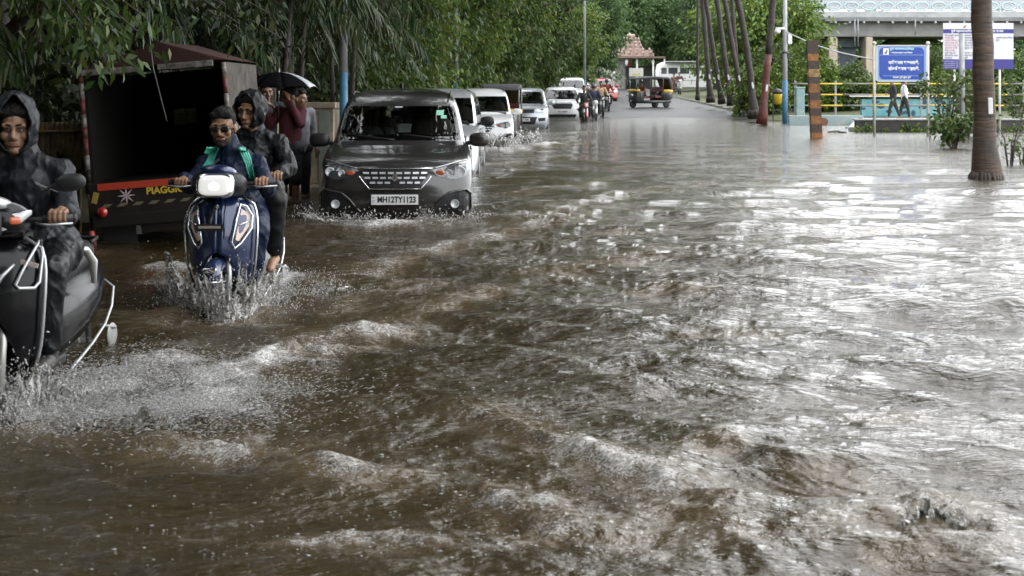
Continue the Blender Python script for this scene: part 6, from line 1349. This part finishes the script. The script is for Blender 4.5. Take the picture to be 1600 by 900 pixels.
        if blue: k.tube([(sx*x, ay(x, z)-.035, z) for x, z in [(.135, .935), (.125, .86), (.095, .70), (.115, .66), (.15, .69), (.205, .78), (.205, .86), (.17, .92)]], .007, n=7, closed=True); k.tube([(sx*x, ay(x, z)-.03, z) for x, z in [(.12, .80), (.2, .83)]], .005, n=6)
        else: k.tube([(sx*x, ay(x, z)-.035, z) for x, z in [(.19, .965), (.165, .86), (.135, .78), (.15, .762), (.20, .755), (.215, .78), (.215, .90)]], .008, n=7, closed=True)
        k.build('crash_guard', CHR if blue else mat('bright guard paint', (.46, .47, .48), .3, metal=.5), r_)
        if blue:
            k = MB(); P = [(.140, .905), (.190, .87), (.188, .79), (.135, .70), (.112, .71)]; v = [(sx*x, ay(x, z)-.014, z) for x, z in P]+[(sx*x, ay(x, z)+.01, z) for x, z in P]
            k.add(v, [(0, 1, 2, 3, 4), (9, 8, 7, 6, 5)]+[(i, (i+1) % 5, (i+1) % 5+5, i+5) for i in range(5)]); q = k.build('indicator', mat('peach lamp lens', (.55, .40, .33), .12, coat=1), r_, bevel=.004)
        else:
            k = MB(); k.box((sx*.178, ay(.178, .865)-.035, .868), (.085, .008, .020), (0, sx*.25, 0)); k.build('guard_label', mat('guard label', (.50, .42, .40), .5), r_)
            k = MB(); k.tube([(sx*.12, ay(.12, .86)-.008, .87), (sx*.075, ay(.07, .80)-.01, .82), (sx*.03, ay(.03, .73)-.01, .745), (sx*.01, ay(.01, .70)-.012, .72)], [.006, .012, .013, .008], n=8); k.build('silver_blade', SIL, r_)
    if blue:
        k = MB(); k.box((-.03, ay(0, .80)-.075, .80), (.17, .012, .045)); k.tube([(-.03, ay(0, .9)-.0, .90), (-.03, ay(0, .8)-.07, .82)], .012, n=6); k.build('plate_holder', PLAST, r_)
        k = MB(); k.box((-.03, ay(0, .80)-.083, .803), (.14, .004, .016)); k.build('dirty_plate', mat('dirty plate film', (.28, .24, .20), .5), r_)
        k = MB(); emblem_s(k, 0, ay(0, .93)-.014, .925, .020); k.build('badge', CHR, r_)
        for s_ in (-1, 1):
            k = MB(); k.tube([(s_*.045, ay(.045, z)-.004, z) for z in (.96, .88, .80, .72)], [.004, .008, .008, .003], n=6); k.build('crease_trim', paint, r_)
    else:
        k = MB(); k.box((.0, ay(0, .845)-.05, .895), (.085, .008, .135), (-.1, 0, 0)); k.build('number_plate', PLATE, r_, bevel=.003)
    # mirrors
    if not blue:
        for sx in (-1, 1):
            k = MB(); k.tube([(sx*.17, .16, 1.10), (sx*.21, .16, 1.19), (sx*.29, .14, 1.235)], .008, n=8); mm = k.build('mirror_stalk', PLAST, r_)
            k = MB(); k.sell((sx*.365, .12, 1.245), (.070, .030, .042), (.85, .8), rot=(0, sx*-.12, sx*.2), nu=20, nv=12); k.build('mirror', PLAST, mm)
    # body and seat
    def ring(y, w_, z0, z1, e=.75, n_=24):
        P = []
        for i in range(n_):
            a = 2*math.pi*i/n_; cx, sz = math.cos(a), math.sin(a); P.append((w_*math.copysign(abs(cx)**e, cx)*(1-.28*max(0, sz)), y, (z0+z1)/2+(z1-z0)/2*math.copysign(abs(sz)**e, sz)))
        return P
    k = MB(); k.loft([ring(.60, .10, .32, .64), ring(.68, .135, .30, .68), ring(.85, .165, .30, .71), ring(1.05, .185, .33, .73), ring(1.25, .19, .39, .745), ring(1.42, .165, .46, .76), ring(1.55, .12, .55, .78), ring(1.63, .06, .64, .78)]); k.build('side_panel', paint2, r_)
    k = MB(); k.loft([ring(.56, .08, .66, .78, .6), ring(.64, .12, .64, .80, .6), ring(.9, .135, .66, .82, .6), ring(1.1, .14, .69, .845, .6), ring(1.35, .125, .71, .855, .6), ring(1.48, .09, .74, .84, .6)]); k.build('seat', mat('black rexine', (.025, .025, .026), .4, bump=.2, bscale=60), r_)
    for sx in (-1, 1):
        gm_ = CHR if blue else mat('bright guard paint', (.46, .47, .48), .3, metal=.5)
        k = MB(); k.tube([(sx*.175, .70, .24), (sx*.195, .84, .29), (sx*.21, 1.02, .34), (sx*.222, 1.22, .41), (sx*.22, 1.36, .49), (sx*.205, 1.45, .58), (sx*.15, 1.46, .62)], .0075, n=8); k.build('side_guard', gm_, r_)
        k = MB(); k.sell((sx*.238, 1.30, .34), (.010, .05, .065), rot=(0, 0, sx*-.3)); k.tube([(sx*.18, 1.25, .40), (sx*.26, 1.30, .38)], .01, n=6); k.build('foot_plate', mat('scuffed foot plate', (.28, .28, .28), .4, metal=.3), r_)
        if not blue:
            k = MB(); k.tube([(sx*.17, .78, .86), (sx*.205, .90, .85), (sx*.225, .98, .78), (sx*.225, 1.0, .66)], [.012, .028, .028, .014], n=10, flat=.5); k.build('white_side_trim', WHITE, r_)
            k = MB(); k.loft([[(sx*.195, .82, .62), (sx*.19, .84, .50), (sx*.20, .86, .48)], [(sx*.212, 1.15, .72), (sx*.222, 1.02, .56), (sx*.205, .90, .47)]], closed_ring=False, cap=False) if False else None
    k = MB(); k.tube([(-.09, 1.42, .83), (-.09, 1.54, .845), (.09, 1.54, .845), (.09, 1.42, .83)], .011, n=8); k.build('grab_rail', CHR if blue else PLAST, r_)
    k = MB(); k.tube([(-.16, .95, .30), (-.19, 1.2, .30), (-.20, 1.55, .36)], [.03, .055, .055], n=12); k.build('silencer', mat('sooty steel', (.10, .10, .10), .45, metal=.6), r_)
    k = MB(); k.tube([(0, 1.25+.30*math.cos(a), .25+.30*math.sin(a)) for a in np.linspace(-.3, 1.4, 8)], .055, n=8, flat=.5); k.build('rear_mudguard', PLAST, r_)
    if blue:
        for sx in (-1, 1):
            k = MB(); k.tube([(sx*.17, .74, .38), (sx*.25, .78, .46), (sx*.235, .72, .33)], .010, n=6); k.box((sx*.24, .80, .455), (.10, .07, .02)); k.build('pillion_footrest', SIL, r_)
    return r_
HEADL = mat('lit headlight', (.5, .5, .5), .08, coat=1, emit=((1, .98, .94), .42)); HCORE = mat('lamp core', (.8, .8, .8), .1, emit=((1, .98, .94), 2))
BLUEP = carpaint('deep blue scooter paint', (.007, .020, .075), .35); BLKP = mat('gloss black scooter paint', (.004, .004, .005), .2, spec=.22, coat=.12); GRYP = carpaint('glossy grey scooter paint', (.16, .17, .18), .5)
sc1 = scooter('glossy black scooter with an amber lamp, cut by the left edge', (SX1, SY1, -.25), R(0), BLKP, BLKP, 'black')
sc2 = scooter('deep blue scooter with a chrome rimmed lit headlight carrying two people', (SX2, SY2, -.25), R(0), BLUEP, GRYP, 'blue')
RIDM = mat('glossy grey splash guard', (.20, .20, .21), .3)

# ------------------------------------------------------------------ standing and far people
def stander(label, loc, rz, top, low, skin, vox=.012, hgt=1.70, legs=((0, 0), (0, 0)), arm_r=None, arm_l=None, hairm=True, shorts=False, sleeve=True, yaw=0, pitch=0, group=None, shoe=None, hoodm=None, face=True, lean=0):
    s = hgt/1.70; root = thing('person', label, 'person', loc, rz, group); S = lambda x, y, z: V3(x*s, y*s, z*s)
    H = S(0, -.01-lean, 1.575); M = headM(H, yaw, pitch); M = M @ Matrix.Scale(s*.98, 4)
    hip = S(0, 0, .92); ch = S(0, .01-lean*.7, 1.27); nk = S(0, .02-lean*.8, 1.44); P = head_prims(headM(H, yaw, pitch), face)
    sh = [S(-.19, .01-lean*.8, 1.39), S(.19, .01-lean*.8, 1.39)]; arms = [arm_r or ((-.25, .03, 1.13), (-.24, -.06, .90)), arm_l or ((.25, .03, 1.13), (.24, -.06, .90))]
    P += [('c', nk-V3(0, 0, .04), H+V3(0, .01, -.04), .055*s, .052*s), ('c', hip, ch, .12*s, .125*s)]; hj = [S(-.09, 0, .90), S(.09, 0, .90)]; kn = []; an = []
    for i in (0, 1):
        a, b_ = legs[i]; sx = -1 if i == 0 else 1; kn.append(S(sx*.10, -.40*math.sin(R(a)), .90-.42*math.cos(R(a)))); an.append(kn[i]+S(0, -.40*math.sin(R(b_)), -.40*math.cos(R(b_))))
        e_, h_ = S(*arms[i][0]), S(*arms[i][1]); P += [('c', ch+V3(0, 0, .05), sh[i], .075*s, .058*s), ('c', sh[i], e_, .05*s, .038*s), ('c', e_, h_, .038*s, .026*s), ('c', hj[i], kn[i], .085*s, .055*s), ('c', kn[i], an[i], .052*s, .035*s)]
        P += open_hand(h_+(h_-e_).normalized()*.05, h_-e_, (-sx, -.2, 0), sx); P += barefoot(an[i]+V3(0, 0, .0), (0, -1, 0), sx)
    body = fuse('body', P, vox, skin, root, 2)
    if face: face_parts(M @ Matrix.Scale(1, 4), root, body)
    if hairm and not hoodm: hair_cap(headM(H, yaw, pitch), root)
    T = [('e', ch, (.18*s, .125*s, .19*s)), ('c', hip, ch, .145*s, .155*s), ('c', nk-V3(0, 0, .05), nk, .08*s, .062*s)]
    for i in (0, 1):
        e_, h_ = S(*arms[i][0]), S(*arms[i][1]); T += [('c', ch+V3(0, 0, .06), sh[i], .09*s, .072*s), ('c', sh[i], e_ if sleeve else sh[i].lerp(e_, .7), .066*s, .055*s)]
        if sleeve: T.append(('c', e_, h_.lerp(e_, .08), .054*s, .042*s))
    fuse('shirt', T, max(vox, .012), top, root, 3, fold=.018, fscale=.08)
    T = [('c', hj[0], hj[1], .125*s, .125*s), ('c', hip, hip+V3(0, 0, .06), .135*s, .135*s)]
    for i in (0, 1):
        T += [('c', hj[i], kn[i], .10*s, .078*s)]
        if not shorts: T.append(('c', kn[i], an[i].lerp(kn[i], .08), .074*s, .056*s))
    fuse('shorts' if shorts else 'trousers', T, max(vox, .012), low, root, 3, fold=.016, fscale=.08)
    if hoodm: hood(headM(H, yaw, pitch), root, hoodm)
    return root
cloth = lambda n_, c_, r=.75: mat(n_, c_, r, var=.2, vscale=6, bump=.2, bscale=20)
WT_ = -.22
stander('bearded man in a dark jacket raising a hand, left under the umbrella', (wx(416, 19.8), 19.8, WT_-.02), R(12), cloth('dark slate jacket', (.035, .04, .05)), cloth('dark trousers', (.02, .02, .022)), SKIN2, hgt=1.74, arm_l=((.27, -.02, 1.18), (.10, -.20, 1.36)), yaw=14, pitch=6, vox=.009)
pm = stander('man in a maroon shirt and dark shorts under the black umbrella', (wx(453, 19.0), 19.0, WT_-.02), R(-32), cloth('maroon shirt', (.085, .012, .02)), cloth('dark shorts', (.018, .018, .024)), SKIN2, hgt=1.68, shorts=True, arm_l=((.27, -.10, 1.22), (.10, -.12, 1.52)), arm_r=((-.26, -.10, 1.18), (-.16, -.28, 1.40)), yaw=-24, pitch=8, vox=.009)
stander('man in light grey half hidden behind the maroon shirt', (wx(468, 19.9), 19.9, WT_), R(40), cloth('light grey shirt', (.24, .24, .27)), cloth('dark trousers', (.02, .02, .022)), SKIN2, hgt=1.62, vox=.012, yaw=30)
ub = thing('umbrella', 'black umbrella with one pale grey panel over the three men by the wall', 'umbrella', (wx(436, 18.9), 18.9, 0), R(0))
def umb_pt(i, t, rr=.50, h=.20): a = i*math.pi/4+.25; return V3(math.cos(a)*rr*t, math.sin(a)*rr*t, wz(113, 18.9)-h*t**2.1)
for i in range(8):
    k = MB(); rows = []
    for j in range(9):
        t = j/8; A, B = umb_pt(i, t), umb_pt(i+1, t); rows.append([A.lerp(B, s/4)+V3(0, 0, .03*t*(math.sin(s/4*math.pi)))*.8 for s in range(5)])
    for a, b_ in zip(rows[:-1], rows[1:]): k.quadstrip(a, b_)
    k.build('canopy_panel', mat('pale grey panel', (.5, .52, .55), .5) if i in (7,) else mat('black umbrella cloth', (.008, .008, .009), 1, spec=0), ub, solid=.002, weld=True)
k = MB(); k.tube([(0, 0, wz(113, 18.9)+.05), (0, 0, 1.05)], .008, n=8); k.build('shaft', CHR, ub)
for i in range(8):
    k = MB(); k.tube([umb_pt(i, t)-V3(0, 0, .006) for t in (.02, .4, .7, 1)], .003, n=5); k.build('rib', SIL, ub)
# walking pair in the park
wz0 = .135
stander('walker in a dark coat beside the one in white, below the blue sign', (wx(1396, 60), 60, wz0), R(-88), cloth('near black coat', (.025, .027, .03)), cloth('black walking trousers', (.018, .018, .02)), SKIN2, hgt=1.66, legs=((-22, -22), (24, 10)), arm_r=((-.20, .05, 1.15), (-.10, -.20, 1.08)), vox=.018, face=False, lean=.05)
stander('walker in a white shirt and dark trousers below the blue sign', (wx(1413, 60.6), 60.6, wz0), R(88), cloth('white walking shirt', (.68, .68, .68)), cloth('black walking trousers', (.018, .018, .02)), SKIN2, hgt=1.64, legs=((18, 10), (-14, -14)), arm_l=((.24, -.05, 1.16), (.18, -.24, 1.10)), vox=.018, face=False)

# ------------------------------------------------------------------ motorcycles and riders far down the road
def motorcycle(label, loc, rz, paint, group='motorcycles beside the queue'):
    r_ = thing('motorcycle', label, 'motorcycle', loc, rz, group)
    for nm, y in (('front_wheel', 0), ('rear_wheel', 1.27)):
        k = MB(); k.tube([(0, y+.27*math.cos(a), .30+.27*math.sin(a)) for a in np.linspace(0, 6.283, 25)[:-1]], .04, n=8, closed=True); wv = k.build(nm, RUB, r_)
        k = MB(); k.lathe([(.005, -.02), (.10, -.02), (.10, .02), (.005, .02)], (0, y, .30), 'x', 14)
        for q in range(6): a = q*1.047; k.tube([(0, y, .30), (0, y+.25*math.cos(a), .30+.25*math.sin(a))], .009, n=5)
        k.build('rim', SIL, wv)
    k = MB(); k.tube([(-.08, 0, .30), (-.07, .20, .85), (-.05, .26, 1.0)], .02, n=8); k.tube([(.08, 0, .30), (.07, .20, .85), (.05, .26, 1.0)], .02, n=8); k.build('fork', CHR, r_)
    k = MB(); k.tube([(0, -.33*math.cos(a), .30+.33*math.sin(a)) for a in np.linspace(.4, 2.2, 8)], .05, n=8); k.build('front_fender', paint, r_)
    k = MB(); k.sell((0, .10, .93), (.11, .09, .12), (.7, .8)); k.build('head_cowl', paint, r_)
    k = MB(); k.sell((0, .02, .93), (.07, .03, .075), (.8, .8)); k.build('headlight', LENS, r_)
    k = MB(); k.tube([(-.34, .32, 1.03), (-.15, .24, 1.03), (.15, .24, 1.03), (.34, .32, 1.03)], .014, n=8); k.build('handlebar', PLAST, r_)
    k = MB(); k.sell((0, .52, .88), (.13, .25, .12), (.8, .9)); k.build('fuel_tank', paint, r_)
    k = MB(); k.sell((0, 1.0, .84), (.13, .42, .06), (.7, .7)); k.build('seat', PLAST, r_)
    k = MB(); k.sell((0, .60, .45), (.14, .22, .18), (.6, .7)); k.tube([(0, .3, .9), (0, .5, .6), (0, 1.2, .55), (0, 1.45, .8)], .03, n=8); k.build('engine', mat('engine grey', (.12, .12, .12), .4, metal=.5), r_)
    for s_ in (-1, 1):
        k = MB(); k.tube([(s_*.25, .26, 1.05), (s_*.30, .24, 1.18)], .006, n=5); k.sell((s_*.34, .24, 1.20), (.055, .02, .035)); k.build('mirror', PLAST, r_)
    return r_
def far_rider(label, loc, rz, top, low, helmet=None, vox=.018, seat=.92, yb=.85, hy=.32, hz=1.05):
    root = thing('person', label, 'person', loc, rz, 'riders beside the queue'); M = headM((0, yb-.12, seat+.72)); hip = V3(0, yb, seat+.04); ch = V3(0, yb-.05, seat+.38); P = head_prims(M, True)
    P += [('c', ch, M @ V3(0, .02, -.05), .06, .05), ('c', hip, ch, .12, .13)]; T = [('c', hip, ch, .16, .165), ('e', ch, (.19, .13, .17))]; L = [('c', hip-V3(.08, 0, 0), hip+V3(.08, 0, 0), .14, .14)]
    for s_ in (-1, 1):
        sh = ch+V3(s_*.19, 0, .12); e_ = V3(s_*.32, yb-.20, seat+.22); h_ = V3(s_*.30, hy, hz); kn = V3(s_*.20, yb-.42, seat-.10); an = V3(s_*.18, yb-.30, .40)
        P += [('c', ch, sh, .07, .055), ('c', sh, e_, .05, .04), ('c', e_, h_+V3(0, .08, .02), .038, .026), ('c', hip, kn, .09, .055), ('c', kn, an, .05, .035), ('c', an, an+V3(0, -.16, -.05), .035, .03)]+hand_grip(h_, (1, 0, 0), 1, s_)
        T += [('c', ch+V3(0, 0, .06), sh, .09, .075), ('c', sh, e_, .07, .058), ('c', e_, h_+V3(0, .10, .02), .056, .045)]; L += [('c', hip, kn, .11, .08), ('c', kn, an, .075, .06)]
    fuse('body', P, vox, SKIN2, root, 2); fuse('shirt', T, .018, top, root, 2); fuse('trousers', L, .018, low, root, 2)
    if helmet: fuse('helmet', [('e', M @ V3(0, .015, .03), (.125, .145, .13))], .018, helmet, root, 2)
    else: hair_cap(M, root)
    return root
dk = cloth('dark trousers', (.02, .02, .022))
for (px, Y_, z, mc_, lm, lr, tp, hel) in [
    (916, 62.5, -.25, carpaint('pinkish red paint', (.45, .08, .09), .1), 'reddish motorcycle, nearest beside the white off-roader', 'rider in near black on the reddish motorcycle', cloth('near black coat', (.025, .027, .03)), None),
    (931, 66, -.17, carpaint('white bike paint', (.65, .65, .66), 0), 'white faced motorcycle, second beside the queue', 'rider in a dark blue jacket on the white faced motorcycle', cloth('dark blue jacket', (.02, .03, .07)), mat('black helmet', (.015, .015, .015), .2, coat=1)),
    (942, 72, -.02, carpaint('black bike paint', (.02, .02, .02), 0), 'black motorcycle behind the white faced one', 'rider in a pale peach shirt on a black motorcycle', cloth('peach shirt', (.55, .36, .22)), None),
    (951, 79, .14, carpaint('black bike paint', (.02, .02, .02), 0), 'farthest dark motorcycle, before the red car', 'rider in a dark red shirt before the red car', cloth('dark red shirt', (.18, .03, .02)), mat('black helmet', (.015, .015, .015), .2, coat=1))]:
    motorcycle(lm, (wx(px, Y_), Y_, z), R(4), mc_); far_rider(lr, (wx(px, Y_), Y_, z), R(4), tp, dk, hel)
zr = float(road_z(112))+.02
scf = scooter('small pale scooter coming down the dry road in front of the white minibus', (wx(1063, 112), 112, zr), R(0), carpaint('pale scooter paint', (.55, .55, .55), .1), carpaint('pale scooter paint', (.55, .55, .55), .1), 'black', 'scooters on the dry road')
far_rider('rider in pink over black on the pale scooter before the minibus', (wx(1063, 112), 112, zr), 0, cloth('black and pink top', (.10, .03, .035)), dk, None, seat=.86, yb=.8, hy=.2, hz=1.07)
stander('pedestrian in brown standing beside the pale scooter before the minibus', (wx(1053, 112.5), 112.5, zr), R(10), cloth('dusty brown kurta', (.20, .11, .09)), cloth('dusty pink trousers', (.28, .17, .15)), SKIN2, hgt=1.6, vox=.022, face=False)
# rickshaw driver
dl = rick.location; Mr = Matrix.Translation(dl) @ Euler((0, 0, rick.rotation_euler.z)).to_matrix().to_4x4()
rd_ = far_rider('driver in dark clothes sitting inside the turning auto rickshaw', (0, 0, 0), 0, cloth('dark red shirt', (.18, .03, .02)), dk, None, seat=.66, yb=.95, hy=.42, hz=.95); rd_.matrix_world = Mr
# ------------------------------------------------------------------ spray, froth and bubbles
def ico():
    bm = bmesh.new(); bmesh.ops.create_icosphere(bm, subdivisions=1, radius=1); v = np.array([p.co[:] for p in bm.verts]); f = np.array([[q.index for q in fc.verts] for fc in bm.faces]); bm.free(); return v, f
IV, IF = ico()
def drops(name, P, r, m, dirs=None, st=1.0, flat=1.0):
    n = len(P); r = np.broadcast_to(r, (n,)); V = IV[None]*r[:, None, None]*np.array([1, 1, flat])*(1+.25*rng.normal(size=(n, 12, 1)))
    if dirs is not None:
        d = dirs/np.linalg.norm(dirs, axis=1, keepdims=True); pr = (V*d[:, None, :]).sum(-1, keepdims=True); V = V+d[:, None, :]*pr*(np.broadcast_to(st, (n,))[:, None, None]-1)
    V = V+P[:, None, :]; Fq = (IF[None]+12*np.arange(n)[:, None, None]).reshape(-1, 3); return mesh_np(name, V.reshape(-1, 3), Fq, m, smooth=True)
DROP = mat('water droplet', (.56, .56, .55), .12, spec=.8, trans=.25); FROTH = mat('froth', (.52, .50, .47), .35, bump=.5, bscale=200)
SHEET = bpy.data.materials.new('thrown water'); SHEET.use_nodes = True; n = SHEET.node_tree; b = n.nodes['Principled BSDF']; b.inputs['Base Color'].default_value = (.66, .65, .62, 1); b.inputs['Roughness'].default_value = .12; b.inputs['Transmission Weight'].default_value = .3; b.inputs['IOR'].default_value = 1.33
tn = n.nodes.new('ShaderNodeTexNoise'); tn.inputs['Scale'].default_value = 22; tn.inputs['Detail'].default_value = 5; tn.inputs['Distortion'].default_value = 2; tcn = n.nodes.new('ShaderNodeTexCoord'); n.links.new(tcn.outputs['Object'], tn.inputs['Vector'])
mr = n.nodes.new('ShaderNodeMapRange'); mr.inputs['From Min'].default_value = .42; mr.inputs['From Max'].default_value = .54; n.links.new(tn.outputs['Fac'], mr.inputs['Value']); n.links.new(mr.outputs[0], b.inputs['Alpha'])
bp = n.nodes.new('ShaderNodeBump'); bp.inputs['Strength'].default_value = .8; bp.inputs['Distance'].default_value = .02; n.links.new(tn.outputs['Fac'], bp.inputs['Height']); n.links.new(bp.outputs[0], b.inputs['Normal'])
def sheet(path, h, out, seed):
    """jagged wall of water thrown up along a ground path"""
    r_ = np.random.default_rng(seed); n_ = 90; m_ = 12; rows = []; tt = np.linspace(0, 1, n_); pj = [r_.random(14), r_.random(40), r_.random(90)]
    hh = sum(a*np.interp(tt, np.linspace(0, 1, len(q)), q) for a, q in zip((.55, .45, .35), pj)); hh = hh**1.8*h*1.4
    P = [Vector(path[min(int(t*(len(path)-1)), len(path)-2)]).lerp(Vector(path[min(int(t*(len(path)-1)), len(path)-2)+1]), t*(len(path)-1)-min(int(t*(len(path)-1)), len(path)-2)) for t in tt]
    cx = sum((p for p in P), Vector((0, 0, 0)))/n_; cx = cx+Vector(out[1])
    for j in range(m_):
        s_ = j/(m_-1); row = []
        for i in range(n_):
            d = (P[i]-cx); d.z = 0; d.normalize(); e = math.sin(tt[i]*math.pi)**.5
            row.append(P[i]+d*(out[0]*s_**1.4*(.6+.8*hh[i]/h))+Vector((.012*math.sin(i*1.3+j), .01*math.cos(i*.9+j*2), hh[i]*e*(s_-.25*s_**3)))-Vector((0, 0, .02*(1-s_))))
        rows.append(row)
    return rows, hh
def splash(label, path, h, out, nd, seed, wdt=.06, dr=(.001, .0042), vel=(0, -.3, 1)):
    root = thing('splash', label, 'splash', (0, 0, 0)); rows, hh = sheet(path, h, out, seed); k = MB()
    for a, b_ in zip(rows[:-1], rows[1:]): k.quadstrip(a, b_)
    k.build('thrown_sheet', SHEET, root, weld=True)
    i = rng.integers(0, len(rows[0]), nd); j = rng.integers(3, len(rows), nd); P = np.array([rows[b_][a][:] for a, b_ in zip(i, j)])+rng.normal(size=(nd, 3))*np.array([wdt, wdt, wdt*.8]); P[:, 2] = np.maximum(P[:, 2], .0)+.0
    d = rng.normal(size=(nd, 3))*.5+np.array(vel); o = drops('droplets', P, rng.uniform(dr[0], dr[1], nd)*rng.uniform(.5, 1, nd), DROP, d, rng.uniform(1, 4.5, nd)); o.parent = root; tag(o, kind='stuff'); root['kind'] = 'stuff'; return root
def wpath(*p, z=.0): return [(*onwater(a, b_), z) for a, b_ in p]
splash('jagged crown of water thrown up by the front wheel of the blue scooter', wpath((275, 470), (290, 488), (320, 498), (352, 502), (385, 496), (412, 484), (428, 468)), .48, (.08, (0, .15, 0)), 2400, 3)
splash('low skirt of water peeling off behind the blue scooter', wpath((405, 480), (440, 470), (480, 462), (530, 452)), .09, (.05, (-.2, .2, 0)), 900, 5, .06)
splash('water streaming from the wheels of the black scooter at the left edge', wpath((-60, 640), (-20, 668), (30, 665), (80, 645), (130, 625)), .28, (.07, (0, .2, 0)), 2400, 7, .07)
splash('spray wake of the black scooter, fanning right of its rear wheel', wpath((100, 640), (180, 622), (260, 610), (340, 602), (430, 606)), .09, (.14, (-.3, .35, 0)), 2600, 9, .10, (.001, .003), (1, -.2, .3))
splash('second sheet of spray in front of the black scooter', wpath((-30, 690), (60, 676), (150, 668), (260, 662), (380, 650)), .10, (.12, (-.2, .4, 0)), 2600, 11, .10, (.001, .003), (1, -.2, .3))
splash('white bow wave along the bumper of the dark grey car', wpath((492, 336), (500, 346), (540, 350), (600, 351), (660, 351), (715, 348), (745, 340)), .12, (.12, (0, .8, 0)), 1600, 13, .06, (.002, .007))
splash('white bow wave in front of the white people carrier', wpath((735, 226), (760, 231), (790, 231), (815, 226), (835, 219)), .30, (.25, (0, 1.2, 0)), 900, 15, .10, (.012, .03))
splash('small splash at the front wheel of the reddish motorcycle', wpath((905, 185), (915, 187), (925, 186), (935, 183)), .18, (.12, (0, .6, 0)), 300, 17, .08, (.012, .03))
splash('standing crest with a glassy lip at the lower right', wpath((1400, 838), (1425, 826), (1450, 820), (1475, 824), (1500, 838)), .095, (.03, (0, .3, 0)), 260, 21, .03, (.002, .005))
# fine spray specks on the surface round the black scooter
def surf(n_, gen):
    P = []
    while len(P) < n_:
        px, py = gen(); x_, y_ = onwater(px, py); P.append((x_, y_, water_z(x_, y_)))
    return np.array(P)
r2 = np.random.default_rng(77)
P = surf(22000, lambda: (r2.normal(190, 125), r2.normal(626, 27))); P[:, 2] += np.abs(r2.normal(0, .035, len(P)))
o = drops('spray', P, r2.uniform(.0007, .0020, len(P)), DROP, np.array([[1, -.2, .25]])+r2.normal(size=(len(P), 3))*.3, r2.uniform(2, 9, len(P))); tag(o, 'fine spray hanging low over the water right of the black scooter', 'spray', kind='stuff')
P = surf(2600, lambda: (r2.normal(390, 75), r2.normal(458, 16))); P[:, 2] += np.abs(r2.normal(0, .03, len(P)))
o = drops('spray', P, r2.uniform(.0012, .0035, len(P)), DROP, r2.normal(size=(len(P), 3)), r2.uniform(1, 2.2, len(P))); tag(o, 'fine spray round the front of the blue scooter', 'spray', kind='stuff')
# bubbles and rain pocks drifting on the surface
def gen():
    while True:
        px, py = r2.uniform(0, 1250), 360+540*r2.random()**.8
        if r2.random() < .25+.75*math.exp(-((px-650-.4*(py-500))/330)**2): return px, py
P = surf(1500, gen); P[:, 2] += .0012
o = drops('bubbles', P, r2.uniform(.002, .0065, len(P))*r2.uniform(.3, 1, len(P)), mat('bubble', (.30, .30, .28), .08, spec=.9), np.array([[1, 0, 0]])+r2.normal(size=(len(P), 3))*np.array([.3, .3, 0]), r2.uniform(1, 2.4, len(P)), flat=.4); tag(o, 'small bubbles and rain pocks drifting on the brown water', 'bubbles', kind='stuff')
